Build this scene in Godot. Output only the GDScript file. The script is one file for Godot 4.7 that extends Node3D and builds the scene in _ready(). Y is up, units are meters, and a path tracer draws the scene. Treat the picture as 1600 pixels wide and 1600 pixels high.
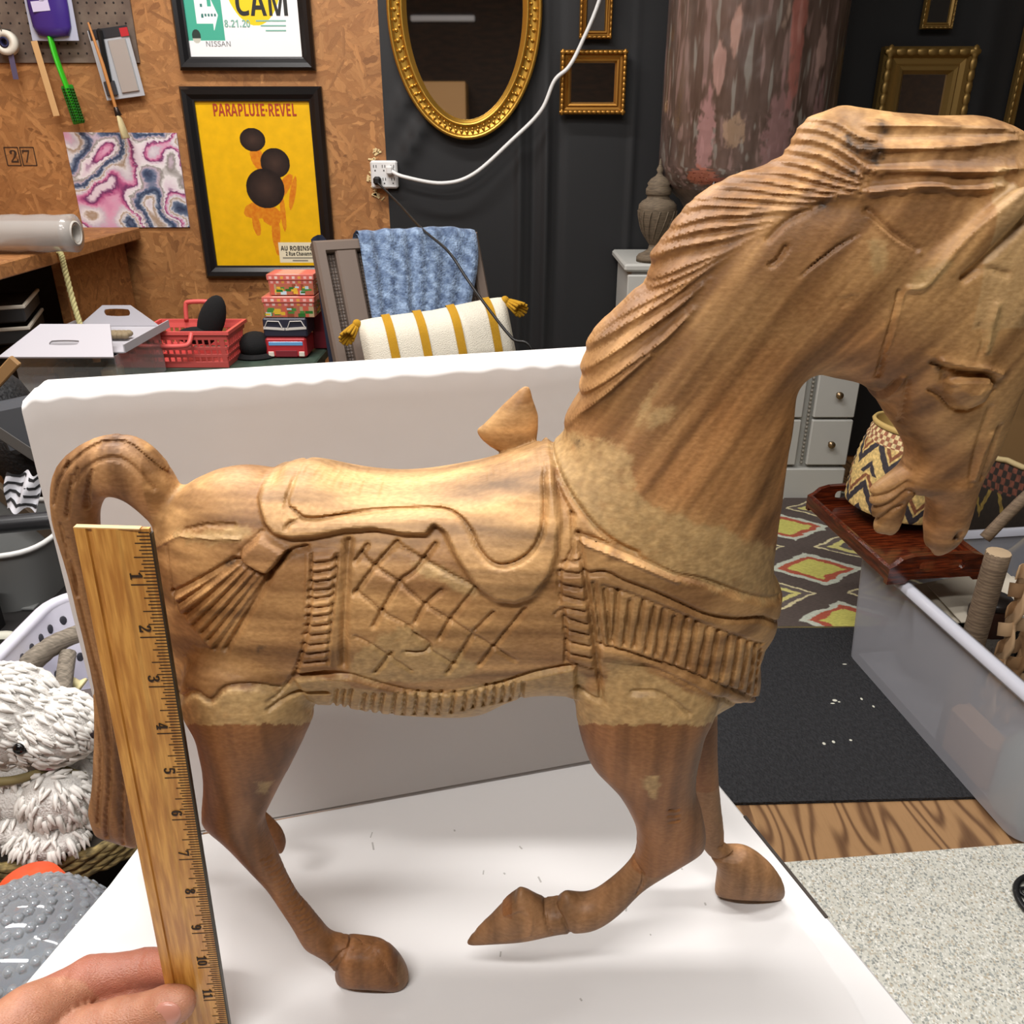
extends Node3D
# A carved wooden carousel horse photographed on white foam slabs in a crowded workshop.
# World: y up, metres, floor at y = 0; the slab the horse stands on is at y = SHEET.

const SHEET := 0.622
const WALL := -2.85
var rng := RandomNumberGenerator.new()

# ---------------------------------------------------------------- mesh builder
class Shape:
	var v := PackedVector3Array()
	var n := PackedVector3Array()
	var uv := PackedVector2Array()
	var c := PackedColorArray()
	var ix := PackedInt32Array()
	var tint := Color.WHITE

	func vert(p: Vector3, nn: Vector3, t := Vector2.ZERO) -> int:
		v.append(p); n.append(nn); uv.append(t); c.append(tint)
		return v.size() - 1

	func quad(a: Vector3, b: Vector3, d: Vector3, e: Vector3, u0 := Vector2(0, 1), u1 := Vector2(1, 0)) -> void:
		# corners counter-clockwise seen from outside
		var nn := (b - a).cross(e - a)
		if nn.length_squared() < 1e-16: nn = (d - b).cross(e - b)
		nn = nn.normalized()
		var k := vert(a, nn, Vector2(u0.x, u0.y))
		vert(b, nn, Vector2(u1.x, u0.y)); vert(d, nn, Vector2(u1.x, u1.y)); vert(e, nn, Vector2(u0.x, u1.y))
		ix.append_array([k, k + 2, k + 1, k, k + 3, k + 2])

	func tri(a: Vector3, b: Vector3, d: Vector3) -> void:
		var nn := (b - a).cross(d - a).normalized()
		var k := vert(a, nn); vert(b, nn); vert(d, nn)
		ix.append_array([k, k + 2, k + 1])

	func box(at: Vector3, size: Vector3, bev := 0.0, turn := Basis.IDENTITY) -> Shape:
		var h := size * 0.5
		bev = minf(bev, minf(h.x, minf(h.y, h.z)) * 0.9)
		var axes := [Vector3.RIGHT, Vector3.UP, Vector3.BACK]
		for a in 3:
			var p: int = (a + 1) % 3
			var q: int = (a + 2) % 3
			for s in [-1.0, 1.0]:
				var o: Vector3 = axes[a] * h[a] * s
				var x: Vector3 = axes[p] * (h[p] - bev) * s
				var y: Vector3 = axes[q] * (h[q] - bev)
				quad(at + turn * (o - x - y), at + turn * (o + x - y), at + turn * (o + x + y), at + turn * (o - x + y))
			if bev > 0.0:
				for s in [-1.0, 1.0]:
					for t in [-1.0, 1.0]:
						var x0: Vector3 = axes[a] * (h[a] - bev)
						var e1: Vector3 = axes[p] * h[p] * s + axes[q] * (h[q] - bev) * t
						var e2: Vector3 = axes[p] * (h[p] - bev) * s + axes[q] * h[q] * t
						if s * t > 0: quad(at + turn * (e1 - x0), at + turn * (e2 - x0), at + turn * (e2 + x0), at + turn * (e1 + x0))
						else: quad(at + turn * (e2 - x0), at + turn * (e1 - x0), at + turn * (e1 + x0), at + turn * (e2 + x0))
		if bev > 0.0:
			for sx in [-1.0, 1.0]:
				for sy in [-1.0, 1.0]:
					for sz in [-1.0, 1.0]:
						var A := Vector3(sx * h.x, sy * (h.y - bev), sz * (h.z - bev))
						var B := Vector3(sx * (h.x - bev), sy * h.y, sz * (h.z - bev))
						var D := Vector3(sx * (h.x - bev), sy * (h.y - bev), sz * h.z)
						if sx * sy * sz > 0: tri(at + turn * A, at + turn * B, at + turn * D)
						else: tri(at + turn * A, at + turn * D, at + turn * B)
		return self

	# rows of points joined into one smooth skin; wrap joins each row's end to its start
	func skin(rows: Array, wrap := false, flip := false, rep := Vector2.ONE) -> Shape:
		var nv := rows.size()
		var nu: int = rows[0].size()
		var first := v.size()
		for j in nv:
			var r: PackedVector3Array = rows[j]
			var up: PackedVector3Array = rows[mini(j + 1, nv - 1)]
			var dn: PackedVector3Array = rows[maxi(j - 1, 0)]
			for i in nu + (1 if wrap else 0):
				var k := i % nu
				var l := (k + nu - 1) % nu if wrap else maxi(k - 1, 0)
				var g := (k + 1) % nu if wrap else mini(k + 1, nu - 1)
				var du := r[g] - r[l]
				if du.length_squared() < 1e-14:
					du = up[g] - up[l] + dn[g] - dn[l]
				var nn := du.cross(up[k] - dn[k])
				if nn.length_squared() < 1e-16: nn = Vector3.UP
				nn = nn.normalized() * (-1.0 if flip else 1.0)
				vert(r[k], nn, Vector2(rep.x * i / maxf(1, nu - (0 if wrap else 1)), rep.y * (1.0 - float(j) / maxf(1, nv - 1))))
		var w := nu + (1 if wrap else 0)
		for j in nv - 1:
			for i in w - 1:
				var a := first + j * w + i
				if flip: ix.append_array([a, a + 1, a + w, a + 1, a + w + 1, a + w])
				else: ix.append_array([a, a + w, a + 1, a + 1, a + w, a + w + 1])
		return self

	func lathe(at: Vector3, prof: Array, segs := 32, squash := Vector2.ONE, rep := Vector2.ONE, turn := Basis.IDENTITY) -> Shape:
		var rows := []
		for p in prof:
			var r := PackedVector3Array()
			for i in segs:
				var a := TAU * i / segs
				r.append(at + turn * Vector3(sin(a) * p.x * squash.x, p.y, cos(a) * p.x * squash.y))
			rows.append(r)
		return skin(rows, true, false, rep)

	func tube(path: PackedVector3Array, radii: Variant, sides := 8, closed := false, flat := Vector2.ONE) -> Shape:
		var m := path.size()
		var rows := []
		var up := Vector3.UP
		var t0 := (path[1] - path[0]).normalized()
		if absf(t0.dot(up)) > 0.9: up = Vector3.RIGHT
		for k in m:
			var t: Vector3
			if closed: t = (path[(k + 1) % m] - path[(k + m - 1) % m]).normalized()
			else: t = (path[mini(k + 1, m - 1)] - path[maxi(k - 1, 0)]).normalized()
			up = (up - t * up.dot(t)).normalized()
			var side := t.cross(up)
			var rad: float = radii if radii is float else radii[k]
			var r := PackedVector3Array()
			for i in sides:
				var a := TAU * i / sides
				r.append(path[k] + (side * cos(a) * flat.x + up * sin(a) * flat.y) * rad)
			rows.append(r)
		if closed: rows.append(rows[0])
		else:
			var s := PackedVector3Array(); var e := PackedVector3Array()
			s.resize(sides); e.resize(sides); s.fill(path[0]); e.fill(path[m - 1])
			rows.push_front(s); rows.push_back(e)
		return skin(rows, true, true)

	func ball(at: Vector3, r: Vector3, segs := 12, rings := 8, turn := Basis.IDENTITY) -> Shape:
		var prof := []
		for j in rings + 1:
			var a := PI * j / rings - PI / 2
			prof.append(Vector2(cos(a), sin(a)))
		var rows := []
		for p in prof:
			var q := PackedVector3Array()
			for i in segs:
				var a := TAU * i / segs
				q.append(at + turn * Vector3(sin(a) * p.x * r.x, p.y * r.y, cos(a) * p.x * r.z))
			rows.append(q)
		return skin(rows, true)

	# a flat outline (x, y) given thickness z0..z1, its front facing +z of turn
	func slab(poly: PackedVector2Array, z0: float, z1: float, at := Vector3.ZERO, turn := Basis.IDENTITY, bev := 0.0) -> Shape:
		if not Geometry2D.is_polygon_clockwise(poly): pass
		else: poly.reverse()
		var face := poly
		if bev > 0.0:
			var ins := Geometry2D.offset_polygon(poly, -bev)
			if ins.size() == 1 and ins[0].size() == poly.size():
				face = ins[0]
				var best := 0
				for i in face.size():
					if face[i].distance_to(poly[0]) < face[best].distance_to(poly[0]): best = i
				var rolled := PackedVector2Array()
				if Geometry2D.is_polygon_clockwise(face) : face.reverse(); best = face.size() - 1 - best
				for i in face.size(): rolled.append(face[(i + best) % face.size()])
				face = rolled
			else: bev = 0.0
		var t := Geometry2D.triangulate_polygon(face)
		var box2 := Rect2(poly[0], Vector2.ZERO)
		for p in poly: box2 = box2.expand(p)
		for s in 2:
			var z := z1 if s == 1 else z0
			var nn := turn * Vector3(0, 0, 1 if s == 1 else -1)
			var k := v.size()
			for p in (face if s == 1 else poly): vert(at + turn * Vector3(p.x, p.y, z), nn, Vector2((p.x - box2.position.x) / box2.size.x, 1.0 - (p.y - box2.position.y) / box2.size.y))
			var tt := t if s == 1 else Geometry2D.triangulate_polygon(poly)
			for i in range(0, tt.size(), 3):
				var a := k + tt[i]; var b := k + tt[i + 1]; var d := k + tt[i + 2]
				var cw := (v[b] - v[a]).cross(v[d] - v[a]).dot(nn) < 0
				if cw: ix.append_array([a, b, d])
				else: ix.append_array([a, d, b])
		var m := poly.size()
		for i in m:
			var p := poly[i]; var q := poly[(i + 1) % m]
			quad(at + turn * Vector3(p.x, p.y, z0), at + turn * Vector3(q.x, q.y, z0), at + turn * Vector3(q.x, q.y, z1 - bev), at + turn * Vector3(p.x, p.y, z1 - bev))
			if bev > 0.0:
				var f := face[i]; var g := face[(i + 1) % m]
				quad(at + turn * Vector3(p.x, p.y, z1 - bev), at + turn * Vector3(q.x, q.y, z1 - bev), at + turn * Vector3(g.x, g.y, z1), at + turn * Vector3(f.x, f.y, z1))
		return self

	# a moulding carried round a rectangle (w x h, facing +z); prof: (inset, height) from outside to inside
	func moulding(w: float, h: float, prof: Array, at := Vector3.ZERO, turn := Basis.IDENTITY) -> Shape:
		var sx := [-1, 1, 1, -1]; var sy := [-1, -1, 1, 1]
		for k in prof.size() - 1:
			var p: Vector2 = prof[k]; var q: Vector2 = prof[k + 1]
			for i in 4:
				var j := (i + 1) % 4
				quad(at + turn * Vector3(sx[i] * (w / 2 - p.x), sy[i] * (h / 2 - p.x), p.y), at + turn * Vector3(sx[j] * (w / 2 - p.x), sy[j] * (h / 2 - p.x), p.y),
					at + turn * Vector3(sx[j] * (w / 2 - q.x), sy[j] * (h / 2 - q.x), q.y), at + turn * Vector3(sx[i] * (w / 2 - q.x), sy[i] * (h / 2 - q.x), q.y))
		return self

	func mesh() -> ArrayMesh:
		var a := []
		a.resize(Mesh.ARRAY_MAX)
		a[Mesh.ARRAY_VERTEX] = v; a[Mesh.ARRAY_NORMAL] = n; a[Mesh.ARRAY_TEX_UV] = uv; a[Mesh.ARRAY_COLOR] = c; a[Mesh.ARRAY_INDEX] = ix
		var m := ArrayMesh.new()
		m.add_surface_from_arrays(Mesh.PRIMITIVE_TRIANGLES, a)
		return m


# ---------------------------------------------------------------- naming and committing
var taken := {}

func numbered(called: String) -> String:
	taken[called] = taken.get(called, -1) + 1
	return called if taken[called] == 0 else "%s_%03d" % [called, taken[called]]

func tag(o: Node3D, label: String, category: String, group := "") -> Node3D:
	o.set_meta("label", label); o.set_meta("category", category)
	if group: o.set_meta("group", group)
	return o

func thing(called: String, label: String, category: String, at := Vector3.ZERO, turn := 0.0, group := "") -> Node3D:
	var o := Node3D.new()
	o.name = numbered(called)
	add_child(o)
	o.position = at; o.rotation.y = turn
	tag(o, label, category, group)
	return o

func obj(called: String, s: Variant, m: Material, parent: Node = self) -> MeshInstance3D:
	var o := MeshInstance3D.new()
	o.mesh = s.mesh() if s is Shape else s
	o.material_override = m
	o.name = numbered(called) if parent == self else called
	parent.add_child(o, true)
	return o

func struct(called: String, s: Variant, m: Material) -> MeshInstance3D:
	var o := obj(called, s, m)
	o.set_meta("kind", "structure")
	return o

func S() -> Shape: return Shape.new()
func V(x: float, y: float, z: float) -> Vector3: return Vector3(x, y, z)
func V2(a: Array) -> PackedVector2Array:
	var r := PackedVector2Array()
	for i in range(0, a.size(), 2): r.append(Vector2(a[i], a[i + 1]))
	return r
func P3(a: Array) -> PackedVector3Array: return PackedVector3Array(a)

func curve(pts: Array, steps := 6, closed := false) -> PackedVector3Array:
	var r := PackedVector3Array()
	var m := pts.size()
	for i in (m if closed else m - 1):
		var a: Vector3 = pts[(i + m - 1) % m] if closed else pts[maxi(i - 1, 0)]
		var b: Vector3 = pts[i]
		var d: Vector3 = pts[(i + 1) % m]
		var e: Vector3 = pts[(i + 2) % m] if closed else pts[mini(i + 2, m - 1)]
		for k in steps: r.append(b.cubic_interpolate(d, a, e, float(k) / steps))
	if not closed: r.append(pts[m - 1])
	return r

func lettering(text: String, height: float, m: Material, parent: Node, at: Vector3, turn := Basis.IDENTITY, face := "Droid Sans", width := 0.0, weight := 700) -> MeshInstance3D:
	var f := SystemFont.new()
	f.font_names = PackedStringArray([face]); f.font_weight = weight
	var t := TextMesh.new()
	t.font = f; t.text = text; t.font_size = 40; t.pixel_size = height / 29.0; t.depth = 0.0008; t.curve_step = 2.0
	var o := MeshInstance3D.new()
	o.mesh = t; o.material_override = m; o.name = "lettering"
	var b := turn
	if width > 0.0:
		var w := t.get_aabb().size.x
		if w > 0.0: b = turn * Basis.from_scale(Vector3(width / w, 1, 1))
	o.transform = Transform3D(b, at)
	parent.add_child(o, true)
	return o

# ---------------------------------------------------------------- materials
func mat(c: Color, rough := 0.7, metal := 0.0) -> StandardMaterial3D:
	var m := StandardMaterial3D.new()
	m.albedo_color = c; m.roughness = rough; m.metallic = metal
	return m

func hexm(h: String, rough := 0.7, metal := 0.0) -> StandardMaterial3D: return mat(Color(h), rough, metal)

func noise_image(size: int, freq: float, seed_: int, octaves := 4, stretch := 1) -> Image:
	var f := FastNoiseLite.new()
	f.seed = seed_; f.frequency = freq; f.fractal_octaves = octaves
	f.noise_type = FastNoiseLite.TYPE_SIMPLEX_SMOOTH
	var im := f.get_seamless_image(size, size)
	if stretch > 1:
		im.resize(size, size / stretch if size / stretch > 8 else 8, Image.INTERPOLATE_LANCZOS)
		var t := Image.create(size, size, false, im.get_format())
		for k in stretch: t.blit_rect(im, Rect2i(0, 0, size, im.get_height()), Vector2i(0, k * im.get_height()))
		im = t
	return im

var noise_cache := {}
func noise_tex(size: int, freq: float, seed_: int, lo: Color, hi: Color, octaves := 4, stretch := 1) -> ImageTexture:
	var key := [size, freq, seed_, lo, hi, octaves, stretch]
	if not noise_cache.has(key):
		var im := noise_image(size, freq, seed_, octaves, stretch)
		im.convert(Image.FORMAT_L8)
		var src := im.get_data()
		var out := PackedByteArray()
		out.resize(src.size() * 3)
		var lut := PackedByteArray()
		for i in 256:
			var t := clampf((i / 255.0 - 0.2) / 0.6, 0, 1)
			var cc := lo.lerp(hi, t)
			lut.append_array([int(cc.r * 255), int(cc.g * 255), int(cc.b * 255)])
		for i in src.size():
			var k := src[i] * 3
			out[i * 3] = lut[k]; out[i * 3 + 1] = lut[k + 1]; out[i * 3 + 2] = lut[k + 2]
		noise_cache[key] = ImageTexture.create_from_image(Image.create_from_data(size, size, false, Image.FORMAT_RGB8, out))
	return noise_cache[key]

func normal_tex(im: Image, depth: float) -> ImageTexture:
	var t := im.duplicate()
	t.convert(Image.FORMAT_RGBA8)
	t.bump_map_to_normal_map(depth)
	return ImageTexture.create_from_image(t)

var bump_cache := {}
func bumpy(m: StandardMaterial3D, size: int, freq: float, seed_: int, depth: float, scale_: float, stretch := 1) -> StandardMaterial3D:
	var key := [size, freq, seed_, stretch, depth]
	if not bump_cache.has(key): bump_cache[key] = normal_tex(noise_image(size, freq, seed_, 4, stretch), depth)
	m.normal_enabled = true; m.normal_texture = bump_cache[key]
	m.uv1_triplanar = true; m.uv1_scale = Vector3.ONE * scale_
	return m

func grained(lo: Color, hi: Color, rough: float, scale_: float, seed_ := 3, stretch := 8) -> StandardMaterial3D:
	var m := mat(Color.WHITE, rough)
	m.albedo_texture = noise_tex(256, 0.02, seed_, lo, hi, 5, stretch)
	m.uv1_triplanar = true; m.uv1_scale = Vector3.ONE * scale_
	return m

func textured(im: Image, rough: float) -> StandardMaterial3D:
	var m := mat(Color.WHITE, rough)
	m.albedo_texture = ImageTexture.create_from_image(im)
	return m

# outlines and carving of the horse, tenths of a millimetre
var outline_body: Array = [-1563,3036,-1527,3062,-1486,3082,-1445,3101,-1403,3117,-1359,3127,-1315,3135,-1270,3138,-1226,3133,-1182,3123,-1139,3109,-1096,3112,-1059,3138,-1016,3148,-971,3151,-927,3146,-884,3134,-841,3118,-799,3103,-755,3092,-711,3083,-667,3076,-622,3071,-577,3068,-532,3067,-487,3069,-442,3071,-398,3077,-353,3083,-309,3091,-265,3099,-220,3108,-176,3116,-132,3125,-89,3140,-47,3153,-4,3166,39,3182,81,3197,123,3213,164,3232,200,3258,226,3294,235,3338,248,3381,268,3421,289,3461,309,3501,306,3545,306,3589,311,3634,318,3679,329,3722,348,3763,374,3799,406,3831,441,3860,469,3895,498,3929,533,3958,571,3980,586,4021,584,4065,591,4110,615,4147,644,4182,668,4220,689,4259,720,4292,754,4322,785,4354,824,4375,865,4393,904,4415,948,4427,991,4439,1033,4457,1074,4475,1111,4499,1129,4540,1144,4582,1171,4618,1208,4643,1247,4665,1289,4680,1334,4681,1379,4676,1423,4670,1468,4664,1513,4658,1558,4655,1602,4652,1647,4648,1692,4645,1737,4646,1782,4647,1827,4648,1872,4642,1915,4631,1958,4617,2001,4602,2042,4584,2083,4565,2123,4545,2160,4520,2193,4489,2222,4455,2248,4418,2272,4380,2289,4339,2306,4297,2323,4255,2337,4213,2343,4168,2350,4124,2355,4079,2357,4034,2357,3989,2357,3944,2356,3899,2354,3854,2349,3809,2340,3765,2326,3723,2310,3681,2293,3639,2278,3597,2268,3553,2263,3508,2261,3463,2260,3418,2257,3373,2255,3328,2250,3283,2244,3239,2234,3195,2221,3152,2212,3108,2208,3063,2207,3018,2207,2973,2208,2928,2208,2883,2206,2838,2200,2794,2186,2751,2158,2716,2124,2687,2085,2675,2055,2708,2023,2737,2011,2780,2004,2824,2001,2869,2001,2914,1998,2959,1977,2998,1938,3016,1899,2997,1888,2955,1886,2910,1884,2865,1876,2821,1851,2787,1809,2793,1766,2804,1750,2846,1738,2889,1723,2931,1708,2974,1700,3018,1719,3058,1748,3093,1783,3121,1821,3144,1846,3180,1841,3224,1819,3263,1795,3301,1767,3336,1737,3370,1708,3404,1681,3440,1653,3475,1621,3507,1586,3535,1545,3555,1502,3566,1457,3574,1413,3583,1370,3595,1325,3599,1287,3578,1270,3537,1270,3492,1274,3448,1278,3403,1279,3358,1279,3313,1274,3268,1271,3223,1272,3178,1272,3133,1271,3088,1274,3043,1276,2998,1272,2954,1271,2909,1272,2864,1273,2819,1272,2774,1272,2729,1274,2684,1279,2639,1290,2595,1314,2558,1334,2519,1339,2475,1337,2430,1331,2385,1329,2340,1333,2296,1332,2251,1300,2222,1274,2186,1269,2142,1278,2099,1291,2056,1301,2012,1307,1967,1312,1922,1316,1878,1314,1833,1289,1799,1245,1805,1205,1824,1163,1839,1120,1832,1090,1801,1077,1759,1077,1715,1087,1671,1071,1636,1026,1638,982,1649,939,1660,894,1668,850,1673,805,1677,760,1681,715,1682,670,1679,626,1672,582,1662,538,1651,495,1640,451,1628,408,1619,369,1636,353,1678,347,1722,352,1767,371,1807,384,1850,372,1893,353,1933,321,1965,281,1983,237,1988,193,1978,150,1983,106,1983,62,1972,23,1949,-11,1920,-41,1887,-68,1851,-99,1819,-137,1794,-181,1788,-226,1793,-270,1800,-315,1806,-359,1812,-404,1817,-449,1820,-494,1825,-538,1830,-583,1834,-628,1836,-673,1837,-718,1842,-761,1853,-803,1870,-843,1890,-884,1910,-926,1925,-970,1923,-1013,1910,-1042,1877,-1068,1840,-1070,1796,-1070,1751,-1073,1706,-1092,1666,-1130,1645,-1175,1649,-1219,1658,-1263,1666,-1308,1673,-1352,1678,-1397,1682,-1442,1682,-1487,1679,-1532,1675,-1577,1672,-1621,1666,-1665,1657,-1710,1652,-1751,1667,-1768,1708,-1773,1753,-1772,1798,-1769,1843,-1765,1888,-1762,1933,-1761,1978,-1760,2023,-1760,2068,-1759,2113,-1757,2158,-1756,2202,-1753,2247,-1751,2292,-1748,2337,-1745,2382,-1744,2427,-1744,2472,-1745,2517,-1743,2562,-1741,2607,-1740,2652,-1739,2697,-1737,2742,-1735,2787,-1727,2831,-1713,2874,-1693,2914,-1666,2951,-1635,2983,-1601,3012]
var outline_rear: Array = [-1615,1989,-1615,2019,-1614,2049,-1611,2079,-1608,2109,-1600,2138,-1592,2166,-1580,2194,-1567,2221,-1552,2247,-1536,2272,-1516,2295,-1494,2316,-1469,2331,-1441,2343,-1412,2351,-1383,2355,-1353,2359,-1323,2360,-1293,2360,-1263,2357,-1233,2352,-1205,2344,-1177,2332,-1151,2317,-1125,2302,-1101,2284,-1077,2266,-1055,2246,-1034,2224,-1020,2198,-1009,2170,-1002,2141,-997,2111,-994,2081,-993,2051,-991,2021,-990,1991,-990,1961,-992,1932,-1001,1903,-1013,1876,-1026,1849,-1039,1821,-1051,1794,-1065,1767,-1078,1740,-1091,1713,-1105,1687,-1118,1660,-1132,1633,-1147,1607,-1161,1580,-1175,1554,-1189,1527,-1203,1501,-1216,1474,-1230,1447,-1244,1420,-1257,1393,-1271,1367,-1284,1340,-1297,1313,-1305,1284,-1309,1254,-1308,1224,-1304,1195,-1300,1165,-1294,1135,-1288,1106,-1281,1077,-1274,1048,-1267,1018,-1261,989,-1255,960,-1248,930,-1242,901,-1235,872,-1227,843,-1219,814,-1211,785,-1202,756,-1193,728,-1181,700,-1168,673,-1153,647,-1139,620,-1126,593,-1113,566,-1101,539,-1088,512,-1075,485,-1063,457,-1051,430,-1036,404,-1016,381,-989,371,-959,365,-930,358,-901,350,-872,343,-843,337,-813,331,-783,327,-754,323,-727,311,-705,291,-687,266,-671,241,-656,215,-641,189,-629,162,-619,134,-611,105,-607,75,-608,45,-615,16,-628,-11,-649,-32,-676,-39,-704,-29,-731,-15,-758,-2,-785,10,-814,19,-844,24,-873,24,-903,20,-932,13,-962,6,-991,-1,-1019,2,-1032,26,-1035,55,-1035,85,-1033,115,-1033,145,-1037,175,-1049,202,-1066,227,-1087,248,-1110,267,-1135,284,-1162,298,-1185,316,-1197,344,-1206,372,-1215,401,-1224,430,-1232,459,-1241,487,-1251,516,-1261,544,-1272,572,-1282,600,-1293,628,-1304,656,-1314,684,-1324,713,-1335,741,-1345,769,-1357,797,-1370,824,-1384,850,-1398,877,-1412,903,-1426,930,-1440,957,-1453,983,-1467,1010,-1480,1037,-1494,1064,-1507,1091,-1521,1117,-1535,1144,-1550,1170,-1567,1194,-1589,1215,-1613,1233,-1630,1257,-1631,1287,-1626,1317,-1621,1346,-1615,1376,-1608,1405,-1602,1434,-1595,1464,-1589,1493,-1584,1523,-1579,1552,-1575,1582,-1572,1612,-1569,1642,-1568,1672,-1567,1702,-1568,1732,-1569,1762,-1568,1792,-1568,1822,-1568,1852,-1571,1882,-1578,1911,-1593,1936,-1611,1959]
var outline_front: Array = [307,2064,303,2093,299,2123,297,2153,297,2183,305,2212,317,2239,335,2263,354,2286,375,2309,395,2330,418,2350,443,2367,469,2381,497,2393,526,2399,556,2405,585,2408,615,2411,645,2412,675,2412,705,2412,735,2408,765,2404,794,2396,821,2383,846,2367,870,2348,892,2328,913,2307,932,2284,951,2260,968,2235,983,2209,994,2181,1002,2152,1006,2123,1006,2092,1006,2062,1003,2033,1001,2003,996,1973,988,1944,975,1917,964,1889,959,1860,956,1830,954,1800,952,1770,949,1740,945,1710,943,1680,941,1650,940,1620,940,1590,941,1560,943,1530,946,1500,951,1471,959,1442,968,1413,977,1384,987,1356,995,1327,1003,1298,1010,1269,1017,1240,1023,1210,1028,1181,1032,1151,1034,1121,1033,1091,1024,1064,1000,1046,974,1032,949,1015,926,995,905,974,884,952,863,931,842,909,822,887,801,866,780,844,760,822,739,800,720,776,703,752,686,727,670,702,654,676,638,651,620,627,601,603,582,581,561,558,540,537,517,518,493,500,467,485,439,474,410,468,380,468,350,469,320,468,290,464,260,459,231,452,202,444,174,435,145,425,116,416,88,408,58,401,29,395,-1,389,-30,383,-59,377,-89,369,-118,362,-147,354,-175,345,-204,337,-233,330,-259,340,-247,367,-234,394,-219,420,-203,446,-185,470,-166,493,-147,516,-127,539,-109,562,-91,587,-73,611,-56,636,-39,661,-23,686,-7,711,9,737,27,761,53,765,77,748,100,728,122,707,143,686,165,666,191,653,221,648,244,666,264,688,273,717,294,737,321,731,344,713,370,699,400,695,428,705,453,721,475,742,495,764,515,786,535,809,554,832,573,855,591,879,609,904,625,929,641,955,653,982,662,1010,668,1040,670,1070,670,1100,669,1130,667,1160,663,1190,658,1219,650,1248,640,1277,629,1305,617,1332,605,1360,592,1387,578,1414,565,1440,550,1467,535,1492,517,1517,498,1540,479,1563,459,1586,439,1608,420,1631,404,1656,390,1683,380,1711,370,1740,361,1769,353,1797,345,1826,338,1856,331,1885,326,1915,321,1944,317,1974,313,2004,311,2034]
var outline_farfront: Array = [1199,1476,1202,1446,1205,1417,1208,1387,1211,1357,1214,1327,1217,1297,1220,1267,1223,1238,1226,1208,1230,1178,1233,1148,1237,1119,1241,1089,1245,1059,1249,1030,1253,1000,1258,970,1263,941,1268,911,1273,882,1278,852,1283,823,1288,793,1294,764,1299,734,1305,705,1311,676,1317,646,1322,617,1327,587,1332,558,1335,528,1338,498,1343,468,1362,446,1383,426,1413,422,1443,421,1473,421,1502,413,1528,399,1552,382,1576,363,1599,344,1620,323,1641,301,1661,279,1681,257,1699,233,1716,208,1732,183,1747,157,1759,130,1771,102,1779,73,1784,44,1784,14,1773,-12,1743,-14,1714,-9,1684,-3,1655,2,1626,8,1596,13,1567,18,1537,21,1507,24,1477,25,1447,24,1417,21,1388,17,1358,13,1334,29,1328,57,1326,87,1327,117,1328,147,1329,176,1329,206,1325,236,1318,265,1306,292,1292,318,1276,344,1259,369,1241,393,1224,418,1209,443,1197,471,1187,499,1179,528,1171,556,1163,585,1155,614,1147,643,1139,672,1130,701,1122,730,1114,758,1107,787,1099,816,1092,845,1084,874,1077,904,1071,933,1064,962,1057,991,1050,1020,1044,1050,1038,1079,1032,1108,1027,1138,1022,1167,1017,1197,1013,1227,1009,1256,1004,1286,1000,1316,997,1345,993,1375,990,1405,987,1435,984,1464,980,1494,976,1524,971,1553,966,1583,961,1612,956,1642,951,1672,948,1701,946,1731,947,1761,954,1790,970,1814,997,1826,1026,1833,1056,1836,1085,1836,1115,1833,1142,1821,1164,1801,1176,1774,1184,1745,1188,1715,1190,1686,1192,1656,1193,1626,1194,1596,1195,1566,1197,1536,1198,1506]
var outline_farrear: Array = [-1721,1965,-1692,1971,-1662,1977,-1632,1978,-1602,1978,-1572,1978,-1542,1980,-1513,1980,-1483,1977,-1453,1975,-1423,1973,-1393,1970,-1364,1962,-1335,1954,-1309,1945,-1294,1918,-1281,1891,-1275,1862,-1275,1832,-1274,1802,-1275,1772,-1279,1743,-1284,1713,-1288,1683,-1293,1654,-1299,1624,-1304,1595,-1310,1565,-1316,1536,-1324,1507,-1333,1479,-1346,1451,-1360,1425,-1374,1399,-1389,1372,-1403,1346,-1417,1320,-1432,1293,-1446,1267,-1461,1241,-1476,1215,-1491,1189,-1507,1164,-1521,1138,-1536,1111,-1550,1085,-1564,1059,-1578,1032,-1592,1005,-1606,979,-1618,951,-1630,924,-1641,896,-1648,867,-1647,837,-1641,808,-1628,781,-1607,759,-1587,737,-1568,714,-1549,691,-1531,667,-1514,642,-1498,617,-1482,591,-1469,565,-1458,537,-1450,508,-1445,478,-1444,448,-1449,419,-1458,391,-1471,364,-1494,345,-1510,367,-1525,394,-1539,420,-1549,448,-1556,477,-1562,507,-1568,536,-1575,565,-1582,594,-1594,622,-1612,646,-1634,665,-1660,680,-1687,694,-1713,708,-1741,720,-1767,733,-1786,756,-1797,784,-1800,814,-1800,843,-1798,873,-1793,903,-1787,932,-1780,961,-1774,991,-1770,1020,-1766,1050,-1765,1080,-1765,1110,-1765,1140,-1767,1170,-1768,1200,-1770,1230,-1772,1260,-1773,1290,-1776,1320,-1779,1349,-1784,1379,-1791,1408,-1799,1437,-1806,1466,-1814,1495,-1817,1525,-1819,1555,-1819,1585,-1819,1615,-1818,1645,-1818,1675,-1816,1705,-1815,1735,-1815,1765,-1813,1795,-1809,1824,-1804,1854,-1798,1883,-1786,1910,-1768,1935,-1750,1959]
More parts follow.
